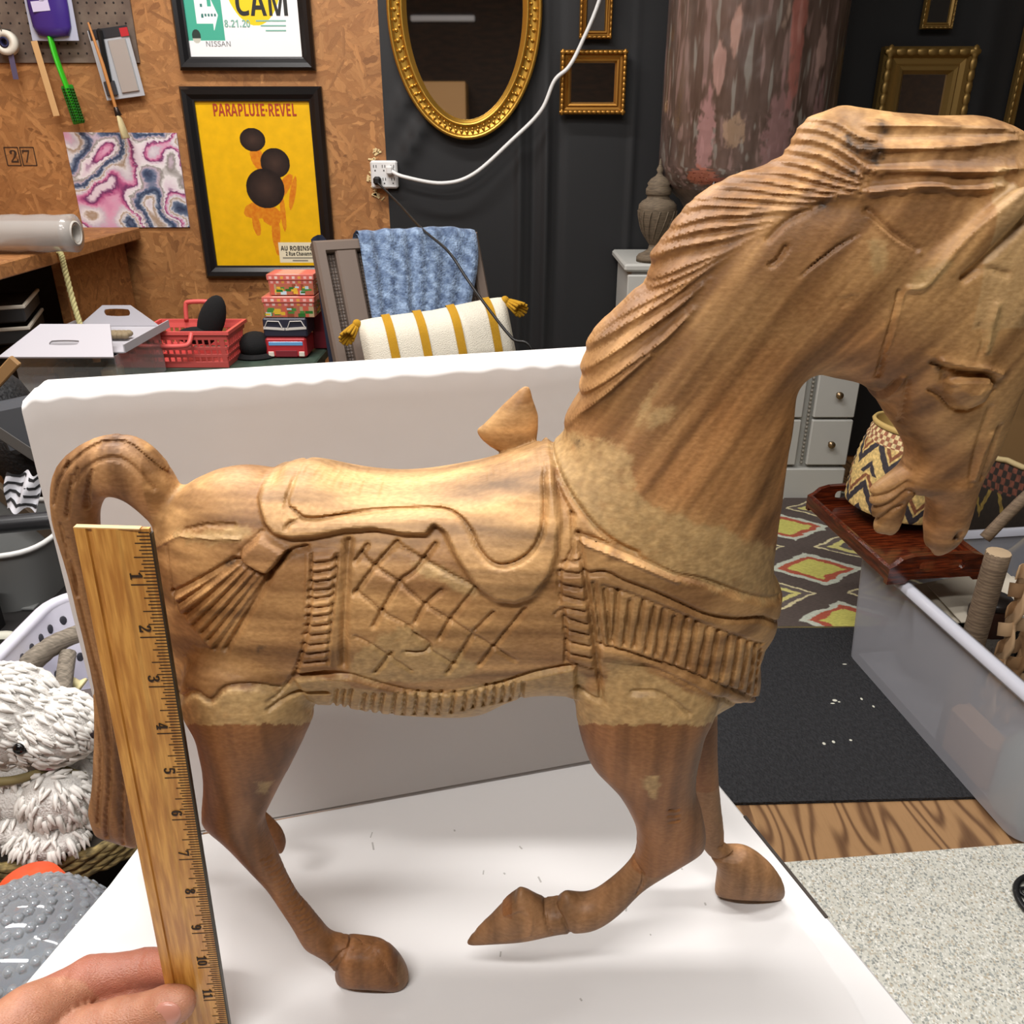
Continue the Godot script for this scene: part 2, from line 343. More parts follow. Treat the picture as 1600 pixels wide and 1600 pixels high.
var outline_tail: Array = [-1562,2966,-1563,2921,-1572,2877,-1596,2840,-1636,2819,-1680,2815,-1718,2838,-1748,2871,-1773,2908,-1801,2944,-1832,2977,-1871,2999,-1915,2998,-1952,2973,-1977,2936,-1992,2894,-2001,2850,-2006,2805,-2010,2760,-2014,2715,-2018,2670,-2020,2625,-2020,2580,-2021,2535,-2023,2490,-2026,2445,-2028,2399,-2030,2354,-2032,2309,-2034,2264,-2036,2219,-2038,2174,-2040,2129,-2042,2084,-2046,2039,-2052,1994,-2057,1950,-2063,1905,-2070,1860,-2076,1816,-2081,1771,-2087,1726,-2093,1681,-2099,1637,-2104,1592,-2109,1547,-2115,1502,-2119,1457,-2125,1413,-2130,1368,-2135,1323,-2139,1278,-2143,1233,-2147,1188,-2152,1143,-2156,1098,-2161,1054,-2167,1009,-2172,964,-2177,919,-2181,874,-2186,829,-2194,785,-2213,745,-2242,764,-2275,794,-2311,822,-2351,842,-2395,852,-2438,863,-2459,899,-2451,943,-2438,986,-2425,1029,-2410,1072,-2395,1115,-2381,1157,-2367,1200,-2355,1244,-2344,1287,-2333,1331,-2323,1375,-2314,1419,-2303,1463,-2292,1507,-2282,1551,-2273,1595,-2264,1639,-2255,1684,-2246,1728,-2239,1772,-2233,1817,-2228,1862,-2223,1907,-2220,1952,-2219,1997,-2218,2042,-2217,2087,-2216,2132,-2214,2177,-2213,2222,-2213,2267,-2212,2313,-2211,2358,-2210,2403,-2208,2448,-2206,2493,-2205,2538,-2205,2583,-2206,2628,-2207,2673,-2208,2718,-2210,2763,-2211,2808,-2211,2854,-2210,2899,-2205,2944,-2197,2988,-2186,3032,-2172,3075,-2153,3115,-2128,3153,-2097,3186,-2062,3214,-2025,3240,-1986,3261,-1944,3279,-1901,3292,-1857,3300,-1811,3300,-1767,3293,-1726,3275,-1690,3248,-1661,3214,-1634,3177,-1612,3138,-1598,3095,-1587,3052,-1568,3011]
var outline_ear: Array = [1544,4018,1536,4047,1536,4077,1550,4103,1570,4126,1591,4147,1614,4166,1639,4183,1665,4198,1690,4215,1715,4231,1740,4248,1763,4268,1785,4287,1808,4306,1832,4325,1856,4343,1881,4360,1906,4376,1932,4392,1956,4410,1980,4427,2007,4438,2015,4414,2008,4385,1996,4357,1980,4332,1962,4308,1944,4284,1926,4260,1906,4238,1885,4216,1864,4195,1844,4172,1825,4149,1807,4125,1789,4101,1772,4076,1751,4056,1726,4038,1701,4022,1675,4007,1649,3992,1620,3983,1591,3983,1564,3996]
var outline_horn: Array = [-175,3225,-151,3243,-129,3263,-109,3284,-88,3306,-68,3327,-47,3349,-26,3370,-5,3390,17,3411,39,3431,64,3447,87,3435,94,3406,102,3377,112,3349,122,3322,129,3293,130,3263,129,3233,126,3204,123,3174,119,3145,117,3116,124,3087,135,3059,145,3032,148,3002,132,2978,105,2965,77,2957,48,2951,18,2951,-7,2965,-20,2991,-27,3020,-31,3049,-38,3078,-54,3103,-79,3119,-104,3135,-128,3153,-150,3173,-167,3197]
var carved_a: Array = [[1.2,2.2,-893,3211,-978,3177,-953,3232,-1009,3078,-965,3040,-908,3012,-796,3017,-666,3023,-532,3026,-386,3034,-293,3038,-228,3020,-181,2979,-149,2926,-109,2884,-56,2864,5,2876,66,2911,110,2961,136,3029,142,3118,140,3187,169,3237],
	[1,1.6,-926,3007,-974,3002,-993,2985],
	[2.2,3,-728,2907,-742,2704,-775,2347],
	[0.8,1.4,-775,2866,-794,2677,-843,2356],
	[0.8,1.2,-890,2866,-901,2701,-923,2509,-978,2361,-1015,2269],
	[1,1.9,-881,2835,-783,2846],
	[1,1.9,-886,2796,-787,2809],
	[1,1.9,-892,2757,-791,2770],
	[1,1.9,-899,2718,-795,2733],
	[1,1.9,-905,2684,-799,2700],
	[1,1.9,-913,2641,-804,2657],
	[1,1.9,-920,2601,-810,2618],
	[1,1.9,-929,2554,-816,2573],
	[1,1.9,-939,2508,-823,2527],
	[1,1.9,-950,2457,-832,2477],
	[1,1.9,-961,2407,-840,2429],
	[1,1.9,-973,2355,-849,2378],
	[1,1.6,-1014,2248,-865,2297,-758,2289,-682,2259,-529,2199,-363,2162,-220,2181,-50,2234,107,2314,270,2359],
	[0.9,1.9,-822,2193,-929,1854],
	[0.9,1.9,-788,2195,-863,1939],
	[0.9,1.9,-753,2198,-828,1929],
	[0.9,1.9,-692,2169,-755,1937],
	[0.9,1.9,-649,2172,-736,1832],
	[0.9,1.9,-605,2175,-675,1883],
	[0.9,1.9,-546,2178,-608,1893],
	[0.9,1.9,-496,2180,-547,1925],
	[0.9,1.9,-442,2181,-485,1950],
	[0.9,1.9,-386,2181,-424,1959],
	[0.9,1.9,-331,2181,-366,1963],
	[0.9,1.9,-270,2179,-300,1985],
	[0.9,1.9,-214,2175,-240,2013],
	[0.9,1.9,-167,2180,-190,2029],
	[0.9,1.9,-119,2220,-141,2040],
	[0.9,1.9,-75,2226,-96,2047],
	[0.9,1.9,-35,2231,-54,2050],
	[0.9,1.9,7,2238,-10,2046],
	[0.9,1.9,54,2245,40,2016],
	[1.1,2,-700,2705,-606,2821,-511,2910],
	[1.1,2,-582,2627,-499,2759,-428,2808,-340,2908],
	[1.1,2,-431,2583,-384,2667,-312,2730],
	[1.1,2,-326,2505,-270,2606,-153,2753],
	[1.1,2,-164,2550,-83,2640],
	[1.1,2,-150,2358,-75,2477,58,2664],
	[1.1,2,-631,2302,-547,2425],
	[1.1,2,-695,2836,-644,2898]]
var carved_b: Array = [[1.1,2,-298,2308,-182,2518],
	[1.1,2,-620,2559,-582,2627],
	[0.9,1.3,-669,2866,-597,2813,-499,2759,-384,2667,-270,2596,-85,2466,15,2383],
	[0.9,1.3,-510,2903,-393,2851,-285,2805,-162,2753],
	[0.9,1.3,-695,2718,-633,2680,-573,2627,-450,2563],
	[0.9,1.3,-705,2507,-618,2456,-463,2319],
	[0.9,1.3,-468,2563,-365,2440,-259,2359],
	[1,1.8,-483,2432,-420,2428,-373,2451,-377,2483,-433,2524],
	[1.3,2.2,288,2992,399,2963,536,2912,696,2835,845,2782,1033,2675,1299,2516],
	[1,-1.2,297,2973,416,2935,554,2881,716,2806],
	[1.3,2.4,315,2837,401,2848,471,2814,594,2766,723,2699,860,2620,1015,2559,1167,2506,1320,2368],
	[1.2,2.2,286,2996,315,2837,357,2592,418,2180],
	[1,1.8,354,2803,401,2495],
	[1,1.2,394,2788,464,2768,579,2724,727,2649,866,2566,1016,2475,1193,2350],
	[1.2,2.2,393,2489,507,2457,620,2404,798,2320,961,2208,1169,2009,1299,1833],
	[1,1.2,429,2412,605,2371,796,2270,960,2138,1205,1829],
	[1.1,2.3,403,2768,436,2506],
	[1.1,2.3,459,2768,450,2500],
	[1.1,2.3,513,2721,500,2493],
	[1.1,2.3,571,2714,546,2480],
	[1.1,2.3,621,2682,600,2449],
	[1.1,2.3,663,2665,646,2429],
	[1.1,2.3,715,2630,695,2398],
	[1.1,2.3,771,2618,746,2373],
	[1.1,2.3,819,2585,804,2344],
	[1.1,2.3,876,2543,858,2306],
	[1.1,2.3,929,2518,918,2261],
	[1.1,2.3,991,2471,982,2212],
	[1.1,2.3,1047,2440,1051,2154],
	[1.1,2.3,1100,2401,1114,2093],
	[1.1,2.3,1148,2364,1178,2025],
	[1.1,2.3,1188,2316,1242,1949],
	[1,1.9,211,2874,287,2888],
	[1,1.9,207,2836,291,2835],
	[1,1.9,212,2784,301,2770],
	[1,1.9,217,2735,318,2712],
	[1,1.9,223,2679,323,2662],
	[1,1.9,237,2631,332,2597],
	[1,1.9,238,2570,341,2542],
	[1,1.9,244,2510,348,2483],
	[1,1.9,249,2441,361,2412],
	[1,1.9,263,2385,370,2340],
	[0.9,1.6,259,3065,263,2934,207,2831,212,2707],
	[0.9,1.4,188,2639,223,2660,239,2538,244,2385],
	[1.2,1.8,166,3274,223,3178,314,3072,415,2985,535,2929]]
var carved_c: Array = [[1.2,1.5,170,3269,197,3160,259,3065],
	[1.5,1.5,555,2228,663,2233,758,2172,820,2112],
	[1.4,1.6,305,2201,370,2158,422,2162],
	[1.5,2.8,-1245,2829,-1579,2616],
	[1.5,2.8,-1222,2827,-1550,2582],
	[1.5,2.8,-1194,2816,-1516,2537],
	[1.5,2.8,-1166,2804,-1479,2491],
	[1.5,2.8,-1138,2786,-1441,2459],
	[1.5,2.8,-1113,2775,-1409,2428],
	[1.5,2.8,-1093,2766,-1384,2389],
	[1.5,2.8,-1074,2777,-1328,2389],
	[1.1,2,-1212,2860,-1194,2820,-1083,2781,-997,2877],
	[1,1.6,-1222,2859,-1118,2946],
	[1.3,2.2,-1079,2785,-992,2870,-912,2894],
	[0.8,-1,-1670,2804,-1548,2884,-1481,2902,-1223,2921],
	[0.7,1,-1493,2923,-1370,2960,-1245,2966],
	[0.8,1,-1596,2833,-1567,2550,-1536,2520],
	[0.9,1.2,-894,2871,-891,2697,-925,2525,-997,2317,-1079,2186,-1136,2154],
	[1.3,1.8,-1715,1938,-1506,2182,-1397,2170,-1329,2231,-1221,2238,-1095,2200],
	[1.2,1.8,-1137,2117,-1056,2148,-872,2162],
	[1.2,1.6,-1015,2263,-861,2285,-759,2277],
	[0.9,1,-729,3237,-814,3228,-905,3237],
	[1,1.6,-2045,3187,-2070,3139,-2103,3092,-2147,2980],
	[1,1.6,-2017,3136,-2056,3028,-2091,2926],
	[1,1.6,-1917,3170,-1940,3106,-1999,2967],
	[1,1.6,-1989,3170,-2010,3103],
	[1,1.6,-2136,2884,-2137,2807,-2149,2693],
	[1,1.6,-2118,2809,-2131,2662,-2149,2484],
	[1.3,2,-2209,2683,-2196,2252,-2209,1855,-2226,1499,-2333,1020],
	[1.1,1.8,-2143,2674,-2136,2235,-2148,1833,-2193,1414,-2306,917],
	[1,1.6,-2076,2674,-2077,2228,-2126,1607,-2167,1261,-2242,832],
	[1,1.5,-1986,2811,-1816,2524,-2068,1631,-2180,863],
	[1,1.5,-2061,3158,-1945,3247,-1842,3282,-1743,3258,-1655,3165,-1578,3060],
	[1,1.2,-2026,3090,-1923,3191,-1818,3225,-1738,3187,-1659,3068],
	[1,1.4,-867,540,-921,354,-971,334,-1029,272],
	[1,1,-1031,114,-957,310,-839,326,-738,273,-665,100],
	[1.2,1.6,229,841,243,664,277,635,331,494],
	[1,1.2,188,817,182,642,218,535],
	[0.9,1.4,652,992,686,986,705,930,679,807],
	[1,1.2,34,906,11,700,-245,476],
	[1,-1,-50,624,59,695,108,632,96,533],
	[1.3,1.8,1263,371,1336,399,1431,409,1506,473],
	[1.1,1.2,1299,492,1371,455,1507,464],
	[1.1,2,1719,3719,1753,3709,1802,3694,1854,3679,1941,3670,1984,3645],
	[1.4,0.9,1765,3702,1778,3674,1782,3644]]
var carved_d: Array = [[1.1,1.6,1756,3591,1804,3564,1848,3528,1894,3503,1932,3505,1971,3528,1990,3561,2004,3601],
	[1.6,-1.6,1746,3730,1827,3715,1932,3697,2014,3665],
	[1,-0.9,1807,3634,1850,3647,1914,3647,1961,3650],
	[1.6,1.2,2028,3510,2033,3401,2051,3257,2085,3120],
	[1.6,-1.4,2088,3372,2083,3275,2095,3146],
	[1.3,1.6,2120,3411,2129,3269,2147,3135],
	[1,1,1623,3624,1618,3472],
	[1,1,1660,3629,1744,3394],
	[1.4,-1.1,1636,3637,1643,3472],
	[1.6,2.8,2133,2840,2129,2806],
	[1,1.4,1858,3052,1890,3034,1931,2969],
	[1.3,2,1664,3102,1740,3142,1811,3201],
	[1.3,2,1679,3042,1751,3082,1835,3147],
	[1.3,2,1702,2991,1779,3032,1841,3092],
	[1.3,2,1725,2940,1788,2981,1844,3052],
	[1.3,2,1745,2856,1796,2940,1837,2971],
	[1.2,1.4,1515,4007,1513,3913,1519,3758,1548,3636],
	[1,-0.8,1527,4007,1522,3913,1527,3758],
	[1.5,1.8,1362,4302,1461,4219,1556,4161],
	[1.2,-1.3,1369,4283,1463,4206,1564,4155],
	[1.3,1,1192,4325,1064,4258,1001,4192],
	[1.1,1.6,1069,4168,1037,4115,1015,4101],
	[1.5,1.2,1752,4055,1827,4094,1929,4072],
	[2,2,1754,4061,1854,4153,1970,4261],
	[1.6,-1.4,1545,4021,1599,4028,1649,4098,1729,4208,1922,4380],
	[1.2,1,1861,3874,1894,3816,1896,3766],
	[2,-1.3,1912,3952,1907,3889,1915,3774],
	[0.5,0.5,1123,4056,1178,4111],
	[0.5,0.5,1139,4072,1197,4125],
	[0.5,0.5,1155,4087,1216,4138],
	[0.5,0.5,1171,4102,1234,4152],
	[0.5,0.5,1187,4117,1253,4165],
	[0.5,0.5,1203,4131,1272,4178],
	[0.5,0.5,1219,4146,1291,4192],
	[0.5,0.5,1235,4161,1309,4205],
	[0.5,0.5,1251,4175,1328,4218],
	[0.6,0.5,1283,3978,1299,3951],
	[0.6,0.5,1295,3980,1311,3953],
	[0.6,0.5,1307,3983,1323,3956],
	[0.6,0.5,1318,3985,1335,3958],
	[0.6,0.5,1330,3988,1347,3961],
	[0.6,0.5,1342,3990,1359,3963],
	[0.6,0.5,1354,3993,1371,3966],
	[0.6,0.7,-1331,1075,-1290,1056],
	[0.6,0.7,-1321,1036,-1280,1016]]
var carved_e: Array = [[0.6,0.7,-1310,996,-1269,976],
	[0.6,0.7,-1299,957,-1258,936],
	[0.6,0.7,-1288,917,-1248,894],
	[0.6,0.7,-1277,877,-1236,854],
	[0.6,0.7,-1266,838,-1224,817],
	[0.6,0.7,-1254,800,-1211,778],
	[0.6,0.7,-1242,762,-1200,735],
	[0.6,0.7,-1229,724,-1186,702],
	[0.6,0.7,-1216,688,-1171,669],
	[0.6,0.7,-1203,653,-1157,637],
	[0.6,0.7,-1189,618,-1142,604],
	[0.6,0.7,-1175,583,-1127,570],
	[0.6,0.7,-1161,548,-1113,536],
	[0.6,0.7,-1147,513,-1098,501],
	[0.7,0.8,777,1511,831,1502],
	[0.7,0.8,777,1469,835,1461],
	[0.7,0.8,786,1425,839,1420]]
var mane_locks: Array = [[271,3416,376,3534,469,3636,608,3773],
	[298,3522,468,3674,626,3802,733,3921],
	[297,3618,403,3709,534,3815,679,3934,792,4042],
	[312,3724,470,3837,626,3946,756,4058,885,4153],
	[374,3802,492,3890,627,3977,799,4087,937,4186],
	[465,3931,612,4004,747,4080,885,4162,1005,4240],
	[566,4005,712,4090,867,4153,971,4213,1066,4250],
	[561,4092,678,4153,849,4196,988,4235,1109,4276],
	[590,4153,747,4220,901,4245,1057,4267],
	[630,4209,783,4270,928,4284,1143,4311],
	[682,4287,787,4312,929,4308,1066,4301,1177,4314],
	[727,4326,856,4341,1016,4336,1177,4329],
	[784,4376,894,4378,1018,4364,1185,4350,1253,4347],
	[847,4408,967,4405,1111,4383,1227,4367,1330,4352],
	[964,4431,1070,4432,1227,4394,1347,4369],
	[1043,4474,1136,4462,1228,4426,1346,4392],
	[1089,4513,1191,4497,1270,4452,1346,4411],
	[1100,4556,1194,4543,1279,4498,1346,4452,1415,4428],
	[1129,4596,1220,4577,1313,4523,1399,4502],
	[1165,4632,1255,4607,1316,4564,1401,4544],
	[1411,4521,1560,4524,1700,4527,1840,4542,1985,4557],
	[1416,4446,1583,4445,1694,4440,1830,4443,1963,4454],
	[1457,4602,1604,4599,1746,4596,1893,4590,2002,4567],
	[1450,4378,1584,4391,1723,4378,1867,4389]]
var mane_area: Array = [302,3245,143,3291,152,3584,241,3859,520,4118,609,4314,920,4478,1067,4679,1253,4723,1837,4701,2220,4455,2145,4361,1918,4361,1716,4241,1611,4118,1357,4241,1117,4314,899,4217,763,4016,701,3806,586,3512,454,3351]
var raised: Array = [[4.5,2,-1128,3216,-1142,3070,-1096,2989,-1056,2955,-982,2941,-876,2948,-746,2966,-614,2969,-477,2952,-378,2955,-344,2988,-297,2965,-251,2891,-197,2817,-144,2754,-74,2713,14,2708,93,2739,162,2829,196,2937,205,3037,190,3158,176,3284,193,3400,-288,3280,-862,3310,-1037,3280],
	[3,1.5,-1222,2859,-1122,2942,-997,2885,-1083,2785,-1194,2820],
	[2,1.2,-1584,2614,-1250,2828,-1079,2777,-1134,2686,-1287,2494,-1387,2372,-1534,2536],
	[2,1.5,286,2996,536,2916,845,2784,1032,2680,1342,2504,1348,2328,1239,2275,1294,1900,1197,1909,959,2148,605,2371,406,2412,315,2828],
	[2,1.5,-903,2871,-788,2879,-826,2339,-997,2317,-925,2525],
	[2.2,1.2,-1014,2248,-758,2289,-529,2199,-363,2162,-51,2226,288,2359,306,2093,-35,1840,-297,1772,-610,1770,-945,1953],
	[1.6,1.2,203,2881,293,2912,375,2334,259,2372,232,2660,209,2688],
	[2.2,1.4,1800,3645,1961,3650,1991,3616,1984,3550,1929,3512,1858,3533,1809,3584],
	[3.6,6,1829,3631,1945,3636,1965,3610,1957,3566,1918,3543,1868,3557,1833,3594],
	[1.8,4.5,1697,3750,1820,3735,1959,3717,2022,3672,1957,3673,1853,3683,1753,3711],
	[-2.4,1.2,41,938,18,702,-243,473,-282,476,-278,617,-48,946],
	[-0.8,2,-226,405,17,688,89,656,78,543,-200,389],
	[2.5,4,1883,3087,2080,3128,2172,2974,2176,2829,1963,2821,1891,2903,1926,2998]]
var putty: Array = [[111,3359,209,3340,399,3366,512,3321,518,3186,649,3117,825,3050,1055,2936,1287,2751,1311,2509,1032,2680,845,2782,696,2835,536,2916,415,2993,272,3118],
	[154,2213,422,2181,439,2400,607,2345,960,2128,1190,1858,1043,1870,1148,1433,614,2054,581,2002,455,2003,332,1869],
	[-1738,1914,-1506,2179,-1397,2168,-1310,2227,-1096,2208,-901,2269,-755,2234,-988,1870,-1008,1886,-1736,1735],
	[-692,2432,-503,2562,-432,2554,-346,2462,-230,2419,-169,2319,-449,2253,-745,2283],
	[-874,2233,-363,2162,270,2359,303,2130,-45,1904,-391,1868,-957,1936],
	[1378,4186,1439,4180,1460,4121,1411,4084],
	[574,3592,598,3584,530,3433,515,3441],
	[595,3526,671,3551,682,3494,587,3448],
	[1912,3952,1935,3912,1944,3765,1894,3775],
	[638,1795,707,1779,696,1620,660,1669],
	[-1244,1683,-1194,1653,-1222,1561,-1236,1582],
	[1543,4034,1663,4137,1680,4084,1589,4011],
	[-428,2854,-250,2799,-162,2753,-171,2718,-294,2764,-410,2801],
	[-1526,2905,-1226,2960,-1223,2922,-1525,2884]]
var heartwood: Array = [[543,3207,696,3397,815,3633,1003,3842,1212,3731,1290,3443,1287,3266,1268,2814,977,2963,707,3105],
	[1293,3726,1350,3895,1588,3844,1848,3277,1644,3443,1544,3569],
	[1789,3268,1969,3311,2116,3237,2146,2805,1921,2829]]
var knots: Array = [[1280,4574,1335,4546,1412,4533,1424,4502,1396,4459,1345,4483,1271,4527],
	[1281,4452,1312,4446,1306,4427,1287,4433],
	[1180,4331,1217,4350,1237,4325,1186,4302],
	[1390,4615,1427,4621,1452,4583,1415,4564],
	[1715,3722,1751,3716,1785,3689,1788,3652,1772,3673,1738,3701],
	[2106,2848,2133,2857,2143,2785,2121,2770],
	[-1298,2816,-1241,2825,-1260,2802,-1289,2795],
	[-1169,2433,-1130,2443,-1174,2399],
	[280,3329,309,3345,313,3324,289,3311]]

# ---------------------------------------------------------------- the carved horse
# Each limb is drawn as an outline in the horse's own long plane (tenths of a millimetre, y up from its hoofs) and swollen
# to a round section; all limbs are then joined smoothly in one voxel field, the carving is cut into it, and one skin is taken.
const CELL := 1.0
const HX0 := -242.0
const HY0 := -5.0
const HZ0 := -63.0
const HNX := 524
const HNY := 480
const HNZ := 127

func outline(a: Array, sub := 2) -> PackedVector2Array:
	var p := PackedVector3Array()
	for i in range(0, a.size(), 2): p.append(Vector3(a[i] * 0.1, a[i + 1] * 0.1, 0))
	var c := curve(Array(p), sub, true)
	var r := PackedVector2Array()
	for q in c: r.append(Vector2(q.x, q.y))
	return r

# distance to an outline near its edge (+ inside, - outside, cut off at far), on a grid
func edge_distance(poly: PackedVector2Array, x0: float, y0: float, st: float, w: int, h: int, far: float, closed := true) -> PackedFloat32Array:
	var d := PackedFloat32Array()
	d.resize(w * h); d.fill(-far)
	var m := poly.size()
	if closed:
		for j in h:
			var y := y0 + j * st + 0.00037
			var xs: Array[float] = []
			for i in m:
				var a := poly[i]; var b := poly[(i + 1) % m]
				if (a.y > y) != (b.y > y): xs.append(a.x + (b.x - a.x) * (y - a.y) / (b.y - a.y))
			xs.sort()
			for k in range(0, xs.size() - 1, 2):
				for i in range(maxi(0, ceili((xs[k] - x0) / st)), mini(w - 1, floori((xs[k + 1] - x0) / st)) + 1): d[j * w + i] = far
	for i in (m if closed else m - 1):
		var a := poly[i]; var b := poly[(i + 1) % m]
		var e := b - a
		var L := maxf(e.length_squared(), 1e-9)
		for gy in range(maxi(0, ceili((minf(a.y, b.y) - far - y0) / st)), mini(h - 1, floori((maxf(a.y, b.y) + far - y0) / st)) + 1):
			for gx in range(maxi(0, ceili((minf(a.x, b.x) - far - x0) / st)), mini(w - 1, floori((maxf(a.x, b.x) + far - x0) / st)) + 1):
				var px := x0 + gx * st - a.x
				var py := y0 + gy * st - a.y
				var t := clampf((px * e.x + py * e.y) / L, 0.0, 1.0)
				var qx := px - e.x * t
				var qy := py - e.y * t
				var q := sqrt(qx * qx + qy * qy)
				var k := gy * w + gx
				if q < absf(d[k]): d[k] = q if d[k] > 0 else -q
	return d

# how full a section is (2 = round, less = flatter)
func fullness(kind: String, x: float, y: float) -> float:
	if kind != "body":
		return {"rear": 1.7, "front": 1.6, "farfront": 1.7, "farrear": 1.7, "tail": 1.6, "ear": 1.2, "horn": 1.2}[kind]
	var c := 1.25
	for b in [[77.7, 388.4, 50.0, 60.0, 0.55], [138.6, 440.1, 70.0, 60.0, 0.7], [182.0, 444.9, 60.0, 50.0, 0.8], [46.7, 342.2, 30.0, 30.0, 0.6], [213.0, 329.9, 50.0, 60.0, 1.5], [183.6, 297.7, 15.0, 20.0, 0.9]]:
		var g := exp(-(pow((x - b[0]) / b[2], 2) + pow((y - b[1]) / b[3], 2)))
		c = lerpf(c, b[4], g)
	return c

# half thickness squared of the swollen outline, on the fine grid; solved coarse to fine
func swell(kind: String, poly: PackedVector2Array, i0: int, j0: int, w: int, h: int) -> PackedFloat32Array:
	var u := PackedFloat32Array()
	var pw := 0; var ph := 0
	var levels := [4, 2, 1]
	if mini(w, h) < 40: levels = [1]
	for lv: int in levels:
		var st: float = CELL * lv
		var lw := (w - 1) / lv + 1
		var lh := (h - 1) / lv + 1
		var sd := edge_distance(poly, HX0 + i0 * CELL, HY0 + j0 * CELL, st, lw, lh, 1.6 * st)
		var nu := PackedFloat32Array()
		nu.resize(lw * lh)
		if pw > 0:
			for j in lh:
				for i in lw:
					var a := mini(i / 2, pw - 1); var b := mini(j / 2, ph - 1)
					var a1 := mini(a + (i & 1), pw - 1); var b1 := mini(b + (j & 1), ph - 1)
					nu[j * lw + i] = 0.25 * (u[b * pw + a] + u[b * pw + a1] + u[b1 * pw + a] + u[b1 * pw + a1])
		var ids := PackedInt32Array()
		var diag := PackedFloat32Array()
		var src := PackedFloat32Array()
		for j in range(1, lh - 1):
			for i in range(1, lw - 1):
				var k := j * lw + i
				if sd[k] <= 0.0:
					nu[k] = 0.0
					continue
				var g := 4.0
				for o: int in [1, -1, lw, -lw]:
					if sd[k + o] <= 0.0:
						var th := clampf(sd[k] / (sd[k] - sd[k + o] + 1e-9), 0.25, 1.0)
						g += (1.0 - th) / th
				ids.append(k); diag.append(1.0 / g)
				src.append(fullness(kind, HX0 + (i0 + i * lv) * CELL, HY0 + (j0 + j * lv) * CELL) * st * st)
		for k in nu.size():
			if sd[k] <= 0.0: nu[k] = 0.0
		var n := ids.size()
		var iters: int = 220 if pw == 0 else (50 if lv == 2 else 26)
		var om := 1.85 if pw == 0 else 1.6
		for it in iters:
			for q in n:
				var k := ids[q]
				var old := nu[k]
				nu[k] = old + om * ((nu[k - 1] + nu[k + 1] + nu[k - lw] + nu[k + lw] + src[q]) * diag[q] - old)
		u = nu; pw = lw; ph = lh
	return u

func soft_mask(poly: PackedVector2Array, soft: float, sink: PackedFloat32Array, amount: float) -> void:
	var bb := Rect2(poly[0], Vector2.ZERO)
	for p in poly: bb = bb.expand(p)
	bb = bb.grow(soft * 2 + CELL)
	var i0 := maxi(0, floori((bb.position.x - HX0) / CELL)); var j0 := maxi(0, floori((bb.position.y - HY0) / CELL))
	var w := mini(HNX - i0, ceili(bb.size.x / CELL) + 1); var h := mini(HNY - j0, ceili(bb.size.y / CELL) + 1)
	var d := edge_distance(poly, HX0 + i0 * CELL, HY0 + j0 * CELL, CELL, w, h, soft)
	for j in h:
		for i in w:
			var t := d[j * w + i] / soft * 0.5 + 0.5
			if t > 0.0: sink[(j0 + j) * HNX + i0 + i] += amount * t * t * (3.0 - 2.0 * t)

func cut_line(a: Array, sink: PackedFloat32Array) -> void:
	var wd: float = a[0] * 0.85
	var pts: Array = []
	for i in range(2, a.size(), 2): pts.append(Vector3(a[i] * 0.1, a[i + 1] * 0.1, 0))
	var c := curve(pts, 3)
	var poly := PackedVector2Array()
	for q in c: poly.append(Vector2(q.x, q.y))
	var bb := Rect2(poly[0], Vector2.ZERO)
	for p in poly: bb = bb.expand(p)
	var far := wd * 2.4 + 0.3
	bb = bb.grow(far + CELL)
	var i0 := maxi(0, floori((bb.position.x - HX0) / CELL)); var j0 := maxi(0, floori((bb.position.y - HY0) / CELL))
	var w := mini(HNX - i0, ceili(bb.size.x / CELL) + 1); var h := mini(HNY - j0, ceili(bb.size.y / CELL) + 1)
	var d := edge_distance(poly, HX0 + i0 * CELL, HY0 + j0 * CELL, CELL, w, h, far, false)
	for j in h:
		for i in w:
			var q := absf(d[j * w + i])
			if q < far:
				var g := exp(-(q * q) / (wd * wd))
				sink[(j0 + j) * HNX + i0 + i] -= a[1] * 1.12 * g

